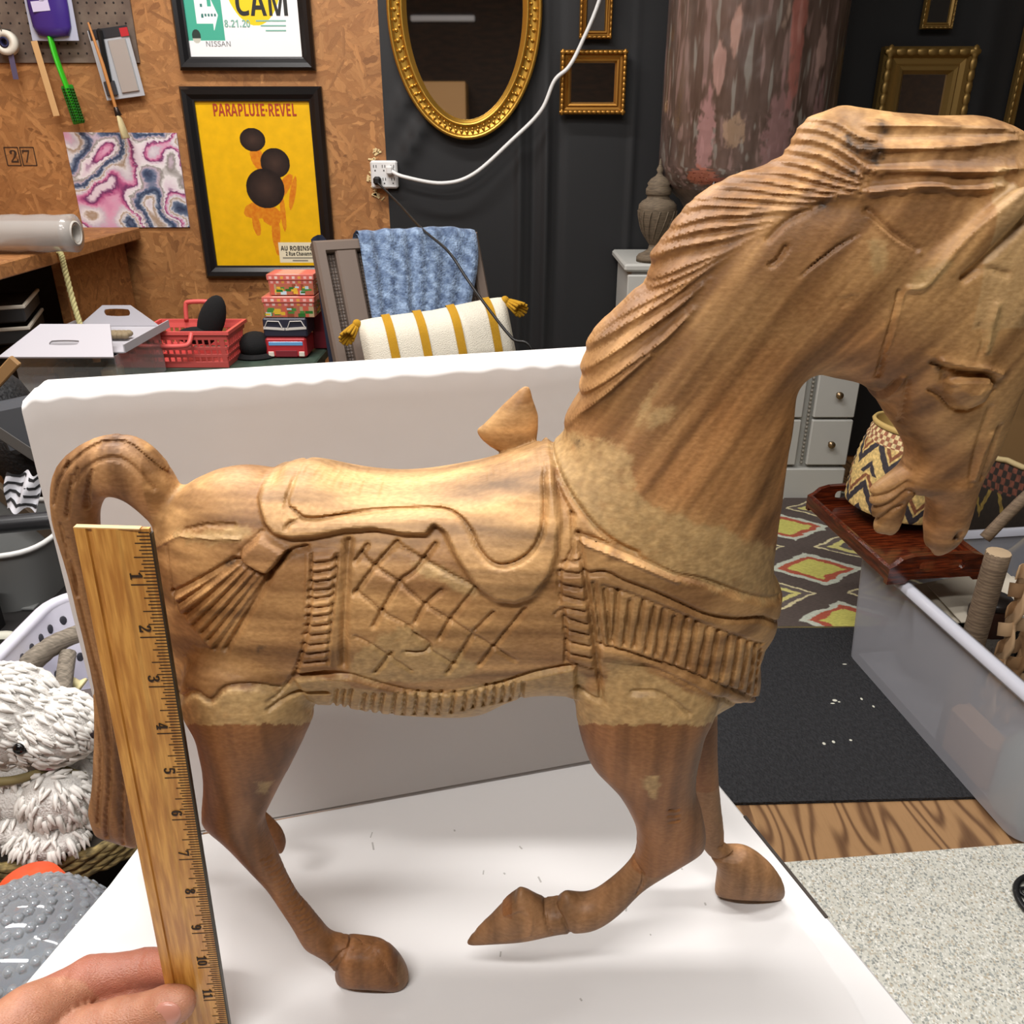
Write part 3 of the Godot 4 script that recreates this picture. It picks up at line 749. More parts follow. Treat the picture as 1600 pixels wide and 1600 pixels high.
func carving() -> PackedFloat32Array:
	var d := PackedFloat32Array()
	d.resize(HNX * HNY)
	for r in raised: soft_mask(outline(r.slice(2), 1), r[1], d, r[0])
	for list in [carved_a, carved_b, carved_c, carved_d, carved_e]:
		for a in list: cut_line(a, d)
	# mane: the ridge of each lock stands up and the wood between two locks is scooped out
	var area := PackedFloat32Array()
	area.resize(HNX * HNY)
	soft_mask(outline(mane_area, 2), 7.0, area, 1.0)
	var near := PackedFloat32Array()
	near.resize(HNX * HNY); near.fill(9.0)
	for l in mane_locks:
		var pts: Array = []
		for i in range(0, l.size(), 2): pts.append(Vector3(l[i] * 0.1, l[i + 1] * 0.1, 0))
		var first: Vector3 = pts[0]
		var second: Vector3 = pts[1]
		if first.x < 150: pts.push_front(first + (first - second).normalized() * 9.0)
		var c := curve(pts, 3)
		for i in c.size() - 1:
			var a := c[i]; var e := c[i + 1] - c[i]
			var L := maxf(e.length_squared(), 1e-9)
			var fade := 2.5 * smoothstep(0.75, 1.0, float(i) / c.size())
			for gy in range(maxi(0, floori((minf(a.y, a.y + e.y) - 9 - HY0) / CELL)), mini(HNY, ceili((maxf(a.y, a.y + e.y) + 9 - HY0) / CELL))):
				for gx in range(maxi(0, floori((minf(a.x, a.x + e.x) - 9 - HX0) / CELL)), mini(HNX, ceili((maxf(a.x, a.x + e.x) + 9 - HX0) / CELL))):
					var k := gy * HNX + gx
					if area[k] <= 0.0: continue
					var px := HX0 + gx * CELL - a.x
					var py := HY0 + gy * CELL - a.y
					var t := clampf((px * e.x + py * e.y) / L, 0.0, 1.0)
					var q := sqrt(pow(px - e.x * t, 2) + pow(py - e.y * t, 2)) + fade
					if q < near[k]: near[k] = q
	for k in area.size():
		if area[k] > 0.0: d[k] += area[k] * (4.2 * exp(-near[k] / 2.0) - 1.9 + 0.10 * near[k])
	return d

func build_horse() -> void:
	var cut := carving()
	var field := PackedFloat32Array()
	field.resize(HNX * HNY * HNZ); field.fill(-4.0)
	var cand := PackedInt32Array()
	var ZS := HNX * HNY
	# kind, outline, height of its plane across the body, blend, carved?
	var limbs := [["body", outline_body, 0.0, 4.0, 1], ["tail", outline_tail, 0.0, 4.0, 1], ["rear", outline_rear, 31.0, 6.0, 1], ["front", outline_front, 31.0, 6.0, 1],
		["farfront", outline_farfront, -31.0, 6.0, 1], ["farrear", outline_farrear, -34.0, 6.0, 0], ["ear", outline_ear, 30.0, 3.0, 1], ["horn", outline_horn, -30.0, 2.0, 0]]
	for limb in limbs:
		var kind: String = limb[0]
		var poly := outline(limb[1])
		var zc: float = limb[2]
		var blend: float = limb[3]
		var carved: int = limb[4]
		var bb := Rect2(poly[0], Vector2.ZERO)
		for p in poly: bb = bb.expand(p)
		var i0 := maxi(0, floori((bb.position.x - HX0) / CELL) - 5); var j0 := maxi(0, floori((bb.position.y - HY0) / CELL) - 5)
		var w := (mini(HNX - i0, ceili(bb.size.x / CELL) + 11) / 4) * 4 + 1; var h := (mini(HNY - j0, ceili(bb.size.y / CELL) + 11) / 4) * 4 + 1
		w = mini(w, HNX - i0); h = mini(h, HNY - j0)
		var u := swell(kind, poly, i0, j0, w, h)
		var known := PackedByteArray()
		known.resize(w * h)
		for k in w * h: known[k] = 1 if u[k] > 0.0 else 0
		var fresh := PackedInt32Array()
		for pass_ in 6:
			fresh.clear()
			var vals := PackedFloat32Array()
			for j in range(2, h - 2):
				for i in range(2, w - 2):
					var k := j * w + i
					if known[k]: continue
					var s := 0.0; var m := 0
					for o: int in [1, -1, w, -w]:
						if known[k + o] and known[k + 2 * o]:
							s += 2.0 * u[k + o] - u[k + 2 * o]; m += 1
					if m > 0:
						fresh.append(k); vals.append(minf(s / m, -0.5 - 6.0 * pass_))
			for q in fresh.size():
				u[fresh[q]] = vals[q]; known[fresh[q]] = 1
		for j in range(1, h - 1):
			for i in range(1, w - 1):
				var k := j * w + i
				if not known[k]: continue
				var uu := u[k]
				var ux := (u[k + 1] - u[k - 1]) / (2 * CELL) if known[k + 1] and known[k - 1] else ((u[k + 1] - uu) / CELL if known[k + 1] else (uu - u[k - 1]) / CELL)
				var uy := (u[k + w] - u[k - w]) / (2 * CELL) if known[k + w] and known[k - w] else ((u[k + w] - uu) / CELL if known[k + w] else (uu - u[k - w]) / CELL)
				var gg := ux * ux + uy * uy + 0.02
				var t := sqrt(maxf(uu, 0.0))
				var col := (j0 + j) * HNX + i0 + i
				var dz := cut[col] if carved else 0.0
				if dz > 0.0: dz *= clampf(0.25 + t / 30.0, 0.0, 1.0)
				var steep := gg > 3.0 * t * t or uu < 60.0
				var D := 4.2 + maxf(dz, 0.0)
				var z_hi := sqrt(maxf(uu + 2.0 * D * D + D * sqrt(maxf(4.0 * uu + 4.0 * D * D + gg, 0.0)), 0.0))
				var z_in := -1.0 if steep else t - 5.0 + minf(dz, 0.0)
				var k0 := maxi(1, ceili((zc - z_hi - HZ0) / CELL)); var k1 := mini(HNZ - 2, floori((zc + z_hi - HZ0) / CELL))
				for kz in range(k0, k1 + 1):
					var z := HZ0 + kz * CELL - zc
					var id := kz * ZS + col
					if absf(z) < z_in:
						field[id] = 4.0
						continue
					var len2 := sqrt(gg + 4.0 * z * z)
					var d := (uu - z * z) / len2
					d += dz
					if d < -3.9: continue
					if d > 4.0: d = 4.0
					var b := field[id]
					var hh := maxf(blend - absf(d - b), 0.0)
					var s := maxf(d, b)
					if hh > 0.0 and b > -3.9: s += hh * hh * 0.25 / blend
					field[id] = s
					if s < 3.2 and s > -3.2: cand.append(id)
	# skin of the field (surface nets)
	var seen := PackedByteArray()
	seen.resize(field.size())
	var vid := PackedInt32Array()
	vid.resize(field.size()); vid.fill(-1)
	var sh := S()
	var offs := PackedInt32Array([0, 1, HNX, HNX + 1, ZS, ZS + 1, ZS + HNX, ZS + HNX + 1])
	var steps := [[1, HNX, ZS], [HNX, ZS, 1], [ZS, 1, HNX]]
	var f := PackedFloat32Array()
	f.resize(8)
	for id in cand:
		if seen[id]: continue
		seen[id] = 1
		var a := field[id]
		for ax in 3:
			var e: int = steps[ax][0]
			var b := field[id + e]
			if (a > 0.0) == (b > 0.0): continue
			var p: int = steps[ax][1]
			var q: int = steps[ax][2]
			var quad4 := PackedInt32Array([id - p - q, id - q, id, id - p])
			for m in 4:
				var cell := quad4[m]
				if vid[cell] < 0:
					for o in 8: f[o] = field[cell + offs[o]]
					var sx := 0.0; var sy := 0.0; var sz := 0.0; var cnt := 0
					for o in 8:
						for bit: int in [1, 2, 4]:
							if o & bit: continue
							var fa := f[o]; var fb := f[o | bit]
							if (fa > 0.0) == (fb > 0.0): continue
							var t := fa / (fa - fb)
							sx += (o & 1) + (t if bit == 1 else 0.0)
							sy += ((o >> 1) & 1) + (t if bit == 2 else 0.0)
							sz += ((o >> 2) & 1) + (t if bit == 4 else 0.0)
							cnt += 1
					var iz := cell / ZS
					var iy := (cell % ZS) / HNX
					var ixx := cell % HNX
					var nn := -Vector3(f[1] + f[3] + f[5] + f[7] - f[0] - f[2] - f[4] - f[6], f[2] + f[3] + f[6] + f[7] - f[0] - f[1] - f[4] - f[5], f[4] + f[5] + f[6] + f[7] - f[0] - f[1] - f[2] - f[3])
					var pos := Vector3(HX0 + (ixx + sx / cnt) * CELL, maxf(HY0 + (iy + sy / cnt) * CELL, 0.0), HZ0 + (iz + sz / cnt) * CELL)
					vid[cell] = sh.v.size()
					sh.v.append(pos * 0.001); sh.n.append(nn.normalized()); sh.uv.append(Vector2.ZERO)
			var A := vid[quad4[0]]; var B := vid[quad4[1]]; var D := vid[quad4[2]]; var E := vid[quad4[3]]
			if a > 0.0: sh.ix.append_array([A, D, B, A, E, D])
			else: sh.ix.append_array([A, B, D, A, D, E])
	# colour of the wood: warm brown, darker legs and tail, pale filler over the joints, dark knots
	var filler := PackedFloat32Array(); filler.resize(HNX * HNY)
	for p in putty: soft_mask(outline(p, 2), 2.2, filler, 1.0)
	var heart := PackedFloat32Array(); heart.resize(HNX * HNY)
	for p in heartwood: soft_mask(outline(p, 2), 11.0, heart, 1.0)
	var dark := PackedFloat32Array(); dark.resize(HNX * HNY)
	for p in knots: soft_mask(outline(p, 1), 1.6, dark, 1.0)
	var g1 := FastNoiseLite.new(); g1.seed = 5; g1.frequency = 0.02; g1.fractal_octaves = 4
	var g2 := FastNoiseLite.new(); g2.seed = 9; g2.frequency = 0.12; g2.fractal_octaves = 3
	sh.c.resize(sh.v.size())
	var on_saddle := PackedFloat32Array(); on_saddle.resize(HNX * HNY)
	soft_mask(outline(raised[0].slice(2), 1), 1.0, on_saddle, 1.0)
	for k in sh.v.size():
		var p := sh.v[k] * 1000.0
		var col := clampi(roundi((p.y - HY0) / CELL), 0, HNY - 1) * HNX + clampi(roundi((p.x - HX0) / CELL), 0, HNX - 1)
		var tail_here := p.x < -170.0 and absf(p.z) < 19.0 and p.y < 345.0
		var leg := p.y < 204.0 + 0.75 * (p.z - 50.0) + 2.0 * g2.get_noise_2d(p.x, 3.0) and not tail_here
		# the grain runs along each limb
		var q: Vector3
		if tail_here or leg: q = Vector3(p.x * 4.2, p.y * 0.26, p.z * 2.0)
		elif p.y > 290.0 and p.x > 20.0:
			var r := Vector2(p.x, p.y).rotated(-0.95)
			q = Vector3(r.x * 0.22, r.y * 4.6, p.z * 2.0)
		else: q = Vector3(p.x * 0.26, p.y * 4.2, p.z * 2.0)
		var grain := g1.get_noise_3dv(q)
		var blotch := g1.get_noise_3dv(p * 0.7 + Vector3(300, 0, 0))
		var c := Color(0.34, 0.17, 0.064).lerp(Color(0.54, 0.315, 0.13), clampf(0.5 + 1.1 * blotch + 0.9 * grain, 0, 1))
		c = c.lerp(Color(0.60, 0.37, 0.165) * (1.0 + 0.5 * grain), 0.55 * on_saddle[col])
		c = c.lerp(Color(0.33, 0.145, 0.05) * (1.0 + 0.6 * grain), 0.6 * minf(heart[col], 1.0))
		if p.z > 24.0 and p.x > 183.0 and p.y > 386.0: c = c.lerp(Color(0.60, 0.41, 0.20), 0.6)
		if leg: c = Color(0.235, 0.098, 0.034).lerp(Color(0.33, 0.15, 0.058), clampf(0.5 + blotch + 0.5 * grain, 0, 1))
		if tail_here: c = Color(0.27, 0.135, 0.058).lerp(Color(0.40, 0.22, 0.095), clampf(0.5 + 1.2 * grain, 0, 1))
		if leg and (p.y < 62.0 and p.x > -66 and p.x < 0.0 or p.y < 96.0 and p.x > 0.0): c = c.lerp(Color(0.34, 0.19, 0.092), 0.75)
		c *= 0.93 + 0.55 * grain
		var fl := clampf(filler[col] * 1.3 + 1.1 * (g2.get_noise_3dv(p * 0.8)) - 0.15, 0, 1) if filler[col] > 0.0 else 0.0
		if leg and p.y > (170.0 if p.x < -60.0 else 174.0) + 0.75 * (p.z - 50.0): fl = 0.0
		if fl > 0.0 and p.z > -20.0: c = c.lerp(Color(0.50, 0.335, 0.15) * (1.0 + 0.4 * g2.get_noise_3dv(p * 1.6)), minf(fl, 0.85))
		var dk := dark[col] if p.z > 0.0 else 0.0
		if dk > 0.0: c = c.lerp(Color(0.065, 0.04, 0.025), clampf(dk * (0.75 + g2.get_noise_3dv(p * 2.0)), 0, 1))
		c.a = 1.0
		sh.c[k] = c
	var m := mat(Color.WHITE, 0.52)
	m.vertex_color_use_as_albedo = true
	m.albedo_texture = noise_tex(256, 0.05, 21, Color(0.88, 0.86, 0.83), Color(1, 1, 1), 5, 2)
	m.metallic_specular = 0.42
	bumpy(m, 256, 0.06, 33, 0.35, 18.0, 2)
	var horse := thing("carousel_horse", "carved light brown wooden carousel horse with lifted front hoof, standing on the white foam slab", "horse figure", Vector3(0, SHEET, -0.37))
	# carved pieces of the one block: every triangle goes to the piece it belongs to
	var on_mane := PackedFloat32Array(); on_mane.resize(HNX * HNY)
	soft_mask(outline(mane_area, 2), 2.0, on_mane, 1.0)
	var names := ["body", "mane", "saddle", "tail", "hoof", "hoof", "hoof", "hoof", "saddle_handle", "ear"]
	var pieces := []
	for n in names: pieces.append([S(), {}])
	for t in range(0, sh.ix.size(), 3):
		var p := (sh.v[sh.ix[t]] + sh.v[sh.ix[t + 1]] + sh.v[sh.ix[t + 2]]) * (1000.0 / 3.0)
		var col := clampi(roundi((p.y - HY0) / CELL), 0, HNY - 1) * HNX + clampi(roundi((p.x - HX0) / CELL), 0, HNX - 1)
		var w := 0
		if p.z < -14.0 and p.y > 285.0 and p.x < 20.0 and p.x > -40.0: w = 8
		elif p.z > 22.0 and p.x > 181.0 and p.y > 386.0: w = 9
		elif on_saddle[col] > 0.5: w = 2
		elif on_mane[col] > 0.5: w = 1
		elif p.x < -170.0 and absf(p.z) < 20.0: w = 3
		elif p.z > 5.0 and p.x > -100.0 and p.x < -30.0 and p.y < 36.0 - 0.35 * (p.x + 62.0) and p.y < 62.0 and p.x > -92.0: w = 4
		elif p.z > 5.0 and p.x > -40.0 and p.x < 19.0 and p.y < 96.0: w = 5
		elif p.z < -5.0 and p.x > 100.0 and p.y < 46.0: w = 6
		elif p.z < -5.0 and p.x < -115.0 and p.y < 90.0 and p.x > -140.0: w = 7
		var s: Shape = pieces[w][0]
		var map: Dictionary = pieces[w][1]
		for o in 3:
			var k := sh.ix[t + o]
			if not map.has(k):
				map[k] = s.v.size()
				s.v.append(sh.v[k]); s.n.append(sh.n[k]); s.uv.append(sh.uv[k]); s.c.append(sh.c[k])
			s.ix.append(map[k])
	for w in names.size():
		if pieces[w][0].ix.size() > 0: obj(names[w], pieces[w][0], m, horse)
	print("horse vertices ", sh.v.size())

# ---------------------------------------------------------------- room
func osb_image() -> Image:
	var n := 1024
	var base := PackedFloat32Array()
	base.resize(n * n); base.fill(0.45)
	var hue := PackedFloat32Array()
	hue.resize(n * n); hue.fill(0.5)
	var r := RandomNumberGenerator.new()
	r.seed = 77
	for k in 3000:
		var cx := r.randf() * n; var cy := r.randf() * n
		var a := r.randfn(0.25, 0.75) + (PI / 2 if r.randf() < 0.25 else 0.0)
		var L := r.randf_range(22, 62); var W := r.randf_range(4, 13)
		var tone := clampf(r.randfn(0.5, 0.15), 0.12, 0.95)
		var hh := r.randf()
		var ca := cos(a); var sa := sin(a)
		var phase := r.randf() * 9.0
		for i in range(-L, L + 1):
			var edge := W * (1.0 - pow(absf(i / L), 6.0)) * (0.85 + 0.15 * sin(i * 0.21 + phase))
			for j in range(-edge, edge + 1):
				var x := posmod(int(cx + ca * i - sa * j), n)
				var y := posmod(int(cy + sa * i + ca * j), n)
				var t := tone + 0.04 * sin(j * 1.3 + phase) + 0.03 * sin(j * 0.6 + i * 0.02)
				if j < -edge + 1.3: t -= 0.16
				elif j > edge - 1.3: t += 0.06
				base[y * n + x] = t; hue[y * n + x] = hh
	var out := PackedByteArray()
	out.resize(n * n * 3)
	for k in n * n:
		var c := Color(0.42, 0.26, 0.125).lerp(Color(0.80, 0.585, 0.36), clampf(base[k], 0, 1)).lerp(Color(0.68, 0.45, 0.24), 0.35 * hue[k])
		out[k * 3] = int(c.r * 255); out[k * 3 + 1] = int(c.g * 255); out[k * 3 + 2] = int(c.b * 255)
	return Image.create_from_data(n, n, false, Image.FORMAT_RGB8, out)

func vinyl_image() -> Image:
	# cream sheet floor with grey and beige chips
	var n := 512
	var im := Image.create(n, n, false, Image.FORMAT_RGB8)
	im.fill(Color(0.80, 0.80, 0.76))
	var r := RandomNumberGenerator.new()
	r.seed = 12
	var tones := [Color(0.62, 0.64, 0.62), Color(0.70, 0.70, 0.66), Color(0.56, 0.57, 0.55), Color(0.86, 0.86, 0.83), Color(0.90, 0.90, 0.87), Color(0.72, 0.68, 0.60)]
	for k in 9000:
		var c: Color = tones[r.randi() % tones.size()]
		var x := r.randi() % n; var y := r.randi() % n
		var w := r.randi_range(2, 6); var h := r.randi_range(2, 5)
		im.fill_rect(Rect2i(x, y, w, h), c)
		im.fill_rect(Rect2i(x + 1, y - 1, maxi(1, w - 2), h + 2), c)
	return im

func plank_image() -> Image:
	# wood-look floor with long cathedral grain
	var n := 512
	var im := Image.create(n, n, false, Image.FORMAT_RGB8)
	var f := FastNoiseLite.new()
	f.seed = 4; f.frequency = 0.006; f.fractal_octaves = 3
	var g := FastNoiseLite.new()
	g.seed = 8; g.frequency = 0.05
	for y in n:
		for x in n:
			var w := f.get_noise_2d(x * 0.8, y * 0.16) * 22.0 + x * 0.11
			var s := pow(0.5 + 0.5 * sin(w), 3.0)
			var fine := g.get_noise_2d(x * 3.0, y * 0.3) * 0.12
			im.set_pixel(x, y, Color(0.63, 0.49, 0.335).lerp(Color(0.36, 0.25, 0.16), clampf(s * 0.85 + fine, 0, 1)))
	return im

func curtain_z(x: float, y: float) -> float:
	var z := 0.0
	for p in [[0.012, 0.014, 0.010], [0.055, 0.012, -0.008], [0.095, 0.012, 0.012], [0.135, 0.014, -0.006], [0.36, 0.010, 0.005], [0.95, 0.03, 0.01], [1.4, 0.03, 0.012], [1.8, 0.05, 0.015]]:
		z += p[2] * exp(-pow((x - p[0] - 0.012 * sin(y * 1.7)) / p[1], 2)) * (1.0 - 0.75 * smoothstep(0.95, 1.35, y))
	z += 0.004 * sin(x * 9.0 + 0.4 * y)
	# slack swags pulled towards the outlet
	var s := (x + 0.39) * 0.85 - (y - 0.98) * 0.62
	z += 0.014 * exp(-pow((s - 0.03) / 0.022, 2)) * exp(-pow((x + 0.29) / 0.10, 2)) * smoothstep(0.92, 1.02, y)
	z += 0.012 * exp(-pow((s + 0.06) / 0.02, 2)) * exp(-pow((x + 0.27) / 0.10, 2)) * smoothstep(0.96, 1.06, y)
	return z

func build_room() -> void:
	var osb := textured(osb_image(), 0.6)
	osb.uv1_triplanar = true; osb.uv1_world_triplanar = true; osb.uv1_scale = Vector3.ONE * 1.12
	struct("wall_back", S().box(V(0.3, 1.25, WALL - 0.06), V(5.0, 2.5, 0.12)), osb)
	struct("wall_left", S().box(V(-2.16, 1.25, 0), V(0.12, 2.5, 5.9)), osb)
	var dim := grained(Color(0.16, 0.11, 0.07), Color(0.22, 0.15, 0.09), 0.8, 1.2, 14, 4)
	struct("wall_right", S().box(V(2.76, 1.25, 0), V(0.12, 2.5, 5.9)), dim)
	struct("wall_front", S().box(V(0.3, 1.25, 2.9), V(5.0, 2.5, 0.12)), dim)
	struct("ceiling", S().box(V(0.3, 2.56, 0), V(5.0, 0.12, 5.9)), hexm("#a59c90", 0.9))
	var pl := textured(plank_image(), 0.5)
	pl.uv1_triplanar = true; pl.uv1_world_triplanar = true; pl.uv1_scale = Vector3(2.4, 2.4, 2.4)
	struct("floor", S().box(V(0.3, -0.06, 0), V(5.0, 0.12, 5.9)), pl)
	var vy := textured(vinyl_image(), 0.45)
	vy.uv1_triplanar = true; vy.uv1_world_triplanar = true; vy.uv1_scale = Vector3.ONE * 3.4
	struct("floor", S().slab(V2([-2.1, -2.84, 2.7, -2.84, 2.7, 1.125, 0.84, 1.049, 0.494, 1.015, -2.1, 0.76]), 0.0, 0.003, Vector3.ZERO, Basis(V(1, 0, 0), V(0, 0, -1), V(0, 1, 0))), vy)
	# black cloth over the right of the back wall
	var rows := []
	for j in 61:
		var y := 0.02 + 2.42 * j / 60.0
		var r := PackedVector3Array()
		for i in 361:
			var x := -0.39 + 3.05 * pow(i / 360.0, 1.35)
			r.append(V(x, y, WALL + 0.008 + maxf(0.0, curtain_z(x, y) + 0.006)))
		rows.append(r)
	var black := mat(Color("#17181a"), 0.62)
	black.rim_enabled = true; black.rim = 0.15
	var back := []
	for r: PackedVector3Array in rows:
		var b := PackedVector3Array()
		for p in r: b.append(V(p.x, p.y, WALL + 0.002))
		back.append(b)
	tag(obj("black_curtain", S().skin(rows, false).skin(back, false, true), black), "black cloth hung over the wall behind the gold mirror and gold frames", "curtain")
	# storage behind the camera, seen only in the mirrors
	tag(obj("tan_cabinet", S().box(V(-0.62, 0.73, 2.55), V(0.46, 1.46, 0.5), 0.006), hexm("#a8804e", 0.6)), "plain tan wooden cabinet against the front wall, seen only in the mirror", "cabinet")
	tag(obj("tube_fixture", S().box(V(-0.60, 1.97, 2.80), V(0.56, 0.05, 0.06), 0.01), hexm("#c9cbd0", 0.4)), "pale tube fixture high on the front wall, seen only in the oval mirror", "light fixture")
	# light fitting over the bench: a long panel of light
	for L in lamps:
		var at: Vector3 = L[0]
		var t := thing("ceiling_light", L[3], "light", at + V(0, 0.03, 0))
		obj("housing", S().box(V(0, 0.028, 0), V(L[1] + 0.06, 0.05, 0.16), 0.008), hexm("#d8d8d4", 0.5), t)
		var glow := mat(Color.WHITE, 0.4)
		glow.emission_enabled = true; glow.emission = Color(1.0, 0.96, 0.9); glow.emission_energy_multiplier = 1.5
		obj("diffuser", S().box(V(0, -0.006, 0), V(L[1], 0.018, 0.12), 0.004), glow, t)

# ---------------------------------------------------------------- slabs under and behind the horse, work table
func build_stand() -> void:
	var foam := mat(Color(0.86, 0.855, 0.85), 0.75)
	bumpy(foam, 256, 0.05, 61, 0.10, 3.0)
	var flat := Basis(V(1, 0, 0), V(0, 0, -1), V(0, 1, 0))   # outline (x, -z) laid flat
	var t := thing("foam_slab", "white foam slab lying flat under the wooden horse", "foam slab", V(0, SHEET, 0))
	obj("sheet", S().slab(V2([-0.318, 0.20, 0.226, 0.19, 0.205, 0.255, 0.196, 0.333, 0.178, 0.392, 0.148, 0.485, 0.140, 0.554, -0.262, 0.443, -0.268, 0.41, -0.289, 0.329]), -0.035, 0.0, Vector3.ZERO, flat, 0.004), foam, t)
	obj("lip", S().slab(V2([0.20, 0.185, 0.279, 0.18, 0.234, 0.314, 0.162, 0.516, 0.147, 0.560, 0.10, 0.548]), -0.035, -0.007, Vector3.ZERO, flat, 0.003), foam, t)
	obj("slit", S().box(V(0.1885, -0.0066, -0.4345), V(0.0022, 0.0012, 0.094), 0.0, Basis(V(0, 1, 0), 0.335)), hexm("#3a332e", 0.9), t)
	var sc := S()
	var scatter := RandomNumberGenerator.new(); scatter.seed = 44
	for k in 30:
		var q := Vector2(scatter.randf_range(-0.12, 0.13), scatter.randf_range(-0.47, -0.26))
		sc.box(V(q.x, 0.0001, q.y), V(scatter.randf_range(0.0006, 0.0012), 0.0002, scatter.randf_range(0.001, 0.007)), 0.0, Basis(V(0, 1, 0), scatter.randf_range(-0.2, 0.8)))
	obj("scuffs", sc, hexm("#b0aeab", 0.9), t).set_meta("kind", "stuff")
	# upright slab, its top edge rounded and slightly ragged
	var d := V(0.3205, 0, -0.083).normalized()
	var back := V(-0.083, 0, -0.3205).normalized()
	var A := V(-0.268, SHEET, -0.443)
	var p := thing("foam_panel", "white foam panel standing upright behind the wooden horse", "foam panel", Vector3.ZERO)
	var f := FastNoiseLite.new()
	f.seed = 3; f.frequency = 25.0
	var rows := []
	var L := 0.378
	var H := 0.327
	var D := 0.040
	var prof := [Vector2(0.004, 0.0), Vector2(0.004, 0.0028), Vector2(0, 0.0032), Vector2(0, H - 0.016), Vector2(0, H - 0.0045), Vector2(0.0015, H - 0.002), Vector2(0.006, H), Vector2(D - 0.008, H), Vector2(D - 0.002, H - 0.003), Vector2(D, H - 0.01), Vector2(D, 0.001), Vector2(0, 0.001)]
	for k in 191:
		var s := L * k / 190.0
		var end := 1.0 if k > 0 and k < 190 else 0.0
		var corner := 0.0045 * (1.0 - smoothstep(0.0, 0.008, s)) + 0.0045 * (1.0 - smoothstep(0.0, 0.008, L - s))
		var r := PackedVector3Array()
		for q: Vector2 in prof:
			var wob := 0.0
			if q.y > H - 0.005 and q.x < 0.005: wob = 0.0007 * sin(s * 270.0 + 2.0 * sin(s * 41.0)) + 0.0006 * f.get_noise_1d(s)
			r.append(A + d * s + back * (q.x + 0.4 * wob) + Vector3.UP * (q.y + wob - (corner if q.y > H - 0.02 else 0.0)))
		rows.append(r)
	var sh := S().skin(rows, false, true)
	for e in [0, 190]:
		var r: PackedVector3Array = rows[e]
		for i in range(1, 10):
			if e == 0: sh.tri(r[0], r[i + 1], r[i])
			else: sh.tri(r[0], r[i], r[i + 1])
	var foam2 := mat(Color(0.83, 0.82, 0.81), 0.8)
	bumpy(foam2, 256, 0.05, 61, 0.10, 3.0)
	obj("slab", sh, foam2, p)
	# table under the slab
	var wood := grained(Color(0.42, 0.30, 0.18), Color(0.56, 0.42, 0.27), 0.7, 3.0, 19)
	var w := thing("work_table", "low wooden work table carrying the white foam slabs", "table", V(-0.06, 0, -0.36))
	obj("table_top", S().box(V(0, SHEET - 0.050, 0), V(0.36, 0.028, 0.34), 0.003), wood, w)
	for x in [-0.15, 0.15]:
		for z in [-0.14, 0.14]: obj("leg", S().box(V(x, (SHEET - 0.064) / 2, z), V(0.04, SHEET - 0.064, 0.04), 0.003), wood, w)

# ---------------------------------------------------------------- things on the back wall
func frame_profile(b: float, d: float) -> Array:
	return [Vector2(0, 0), Vector2(0, d * 0.55), Vector2(b * 0.22, d), Vector2(b * 0.55, d * 0.92), Vector2(b * 0.86, d * 0.62), Vector2(b, d * 0.58), Vector2(b, 0.004)]

func arrow_print() -> Image:
	# teal block with a white bent arrow, dots and stars; yellow half disc
	var im := Image.create(362, 420, false, Image.FORMAT_RGB8)
	im.fill(Color(0.93, 0.93, 0.93))
	im.fill_rect(Rect2i(0, 0, 118, 382), Color(0.27, 0.66, 0.56))
	im.fill_rect(Rect2i(34, 0, 40, 344), Color(0.95, 0.95, 0.95))
	im.fill_rect(Rect2i(34, 306, 54, 38), Color(0.95, 0.95, 0.95))
	for k in 34:
		im.fill_rect(Rect2i(86 + k / 2, 291 + k, 1 + k / 30, 68 - 2 * k), Color(0.95, 0.95, 0.95))
		im.fill_rect(Rect2i(86 + k / 2, 291 + k, 2, 68 - 2 * k), Color(0.95, 0.95, 0.95))
	var dots := Color(0.2, 0.45, 0.42)
	for k in 14: im.fill_rect(Rect2i(51, 12 + k * 24, 7, 7), dots)
	for k in 5: im.fill_rect(Rect2i(52 + k * 10, 322, 6, 6), dots)
	for s in [[92, 236], [84, 268], [104, 282], [90, 200], [106, 170]]:
		im.fill_rect(Rect2i(s[0] - 2, s[1] - 7, 4, 14), Color(0.95, 0.95, 0.95)); im.fill_rect(Rect2i(s[0] - 7, s[1] - 2, 14, 4), Color(0.95, 0.95, 0.95))
	for y in range(0, 150):
		for x in range(118, 318):
			if pow((x - 222) / 98.0, 2) + pow(y / 142.0, 2) < 1.0: im.set_pixel(x, 206 + y, Color(0.93, 0.79, 0.10))
	for y in range(357, 390):
		for x in range(12, 42):
			if pow((x - 27) / 14.0, 2) + pow((y - 372) / 16.0, 2) < 1.0: im.set_pixel(x, y, Color(0.16, 0.22, 0.2) if y < 377 else Color(0.75, 0.75, 0.7))
	return im

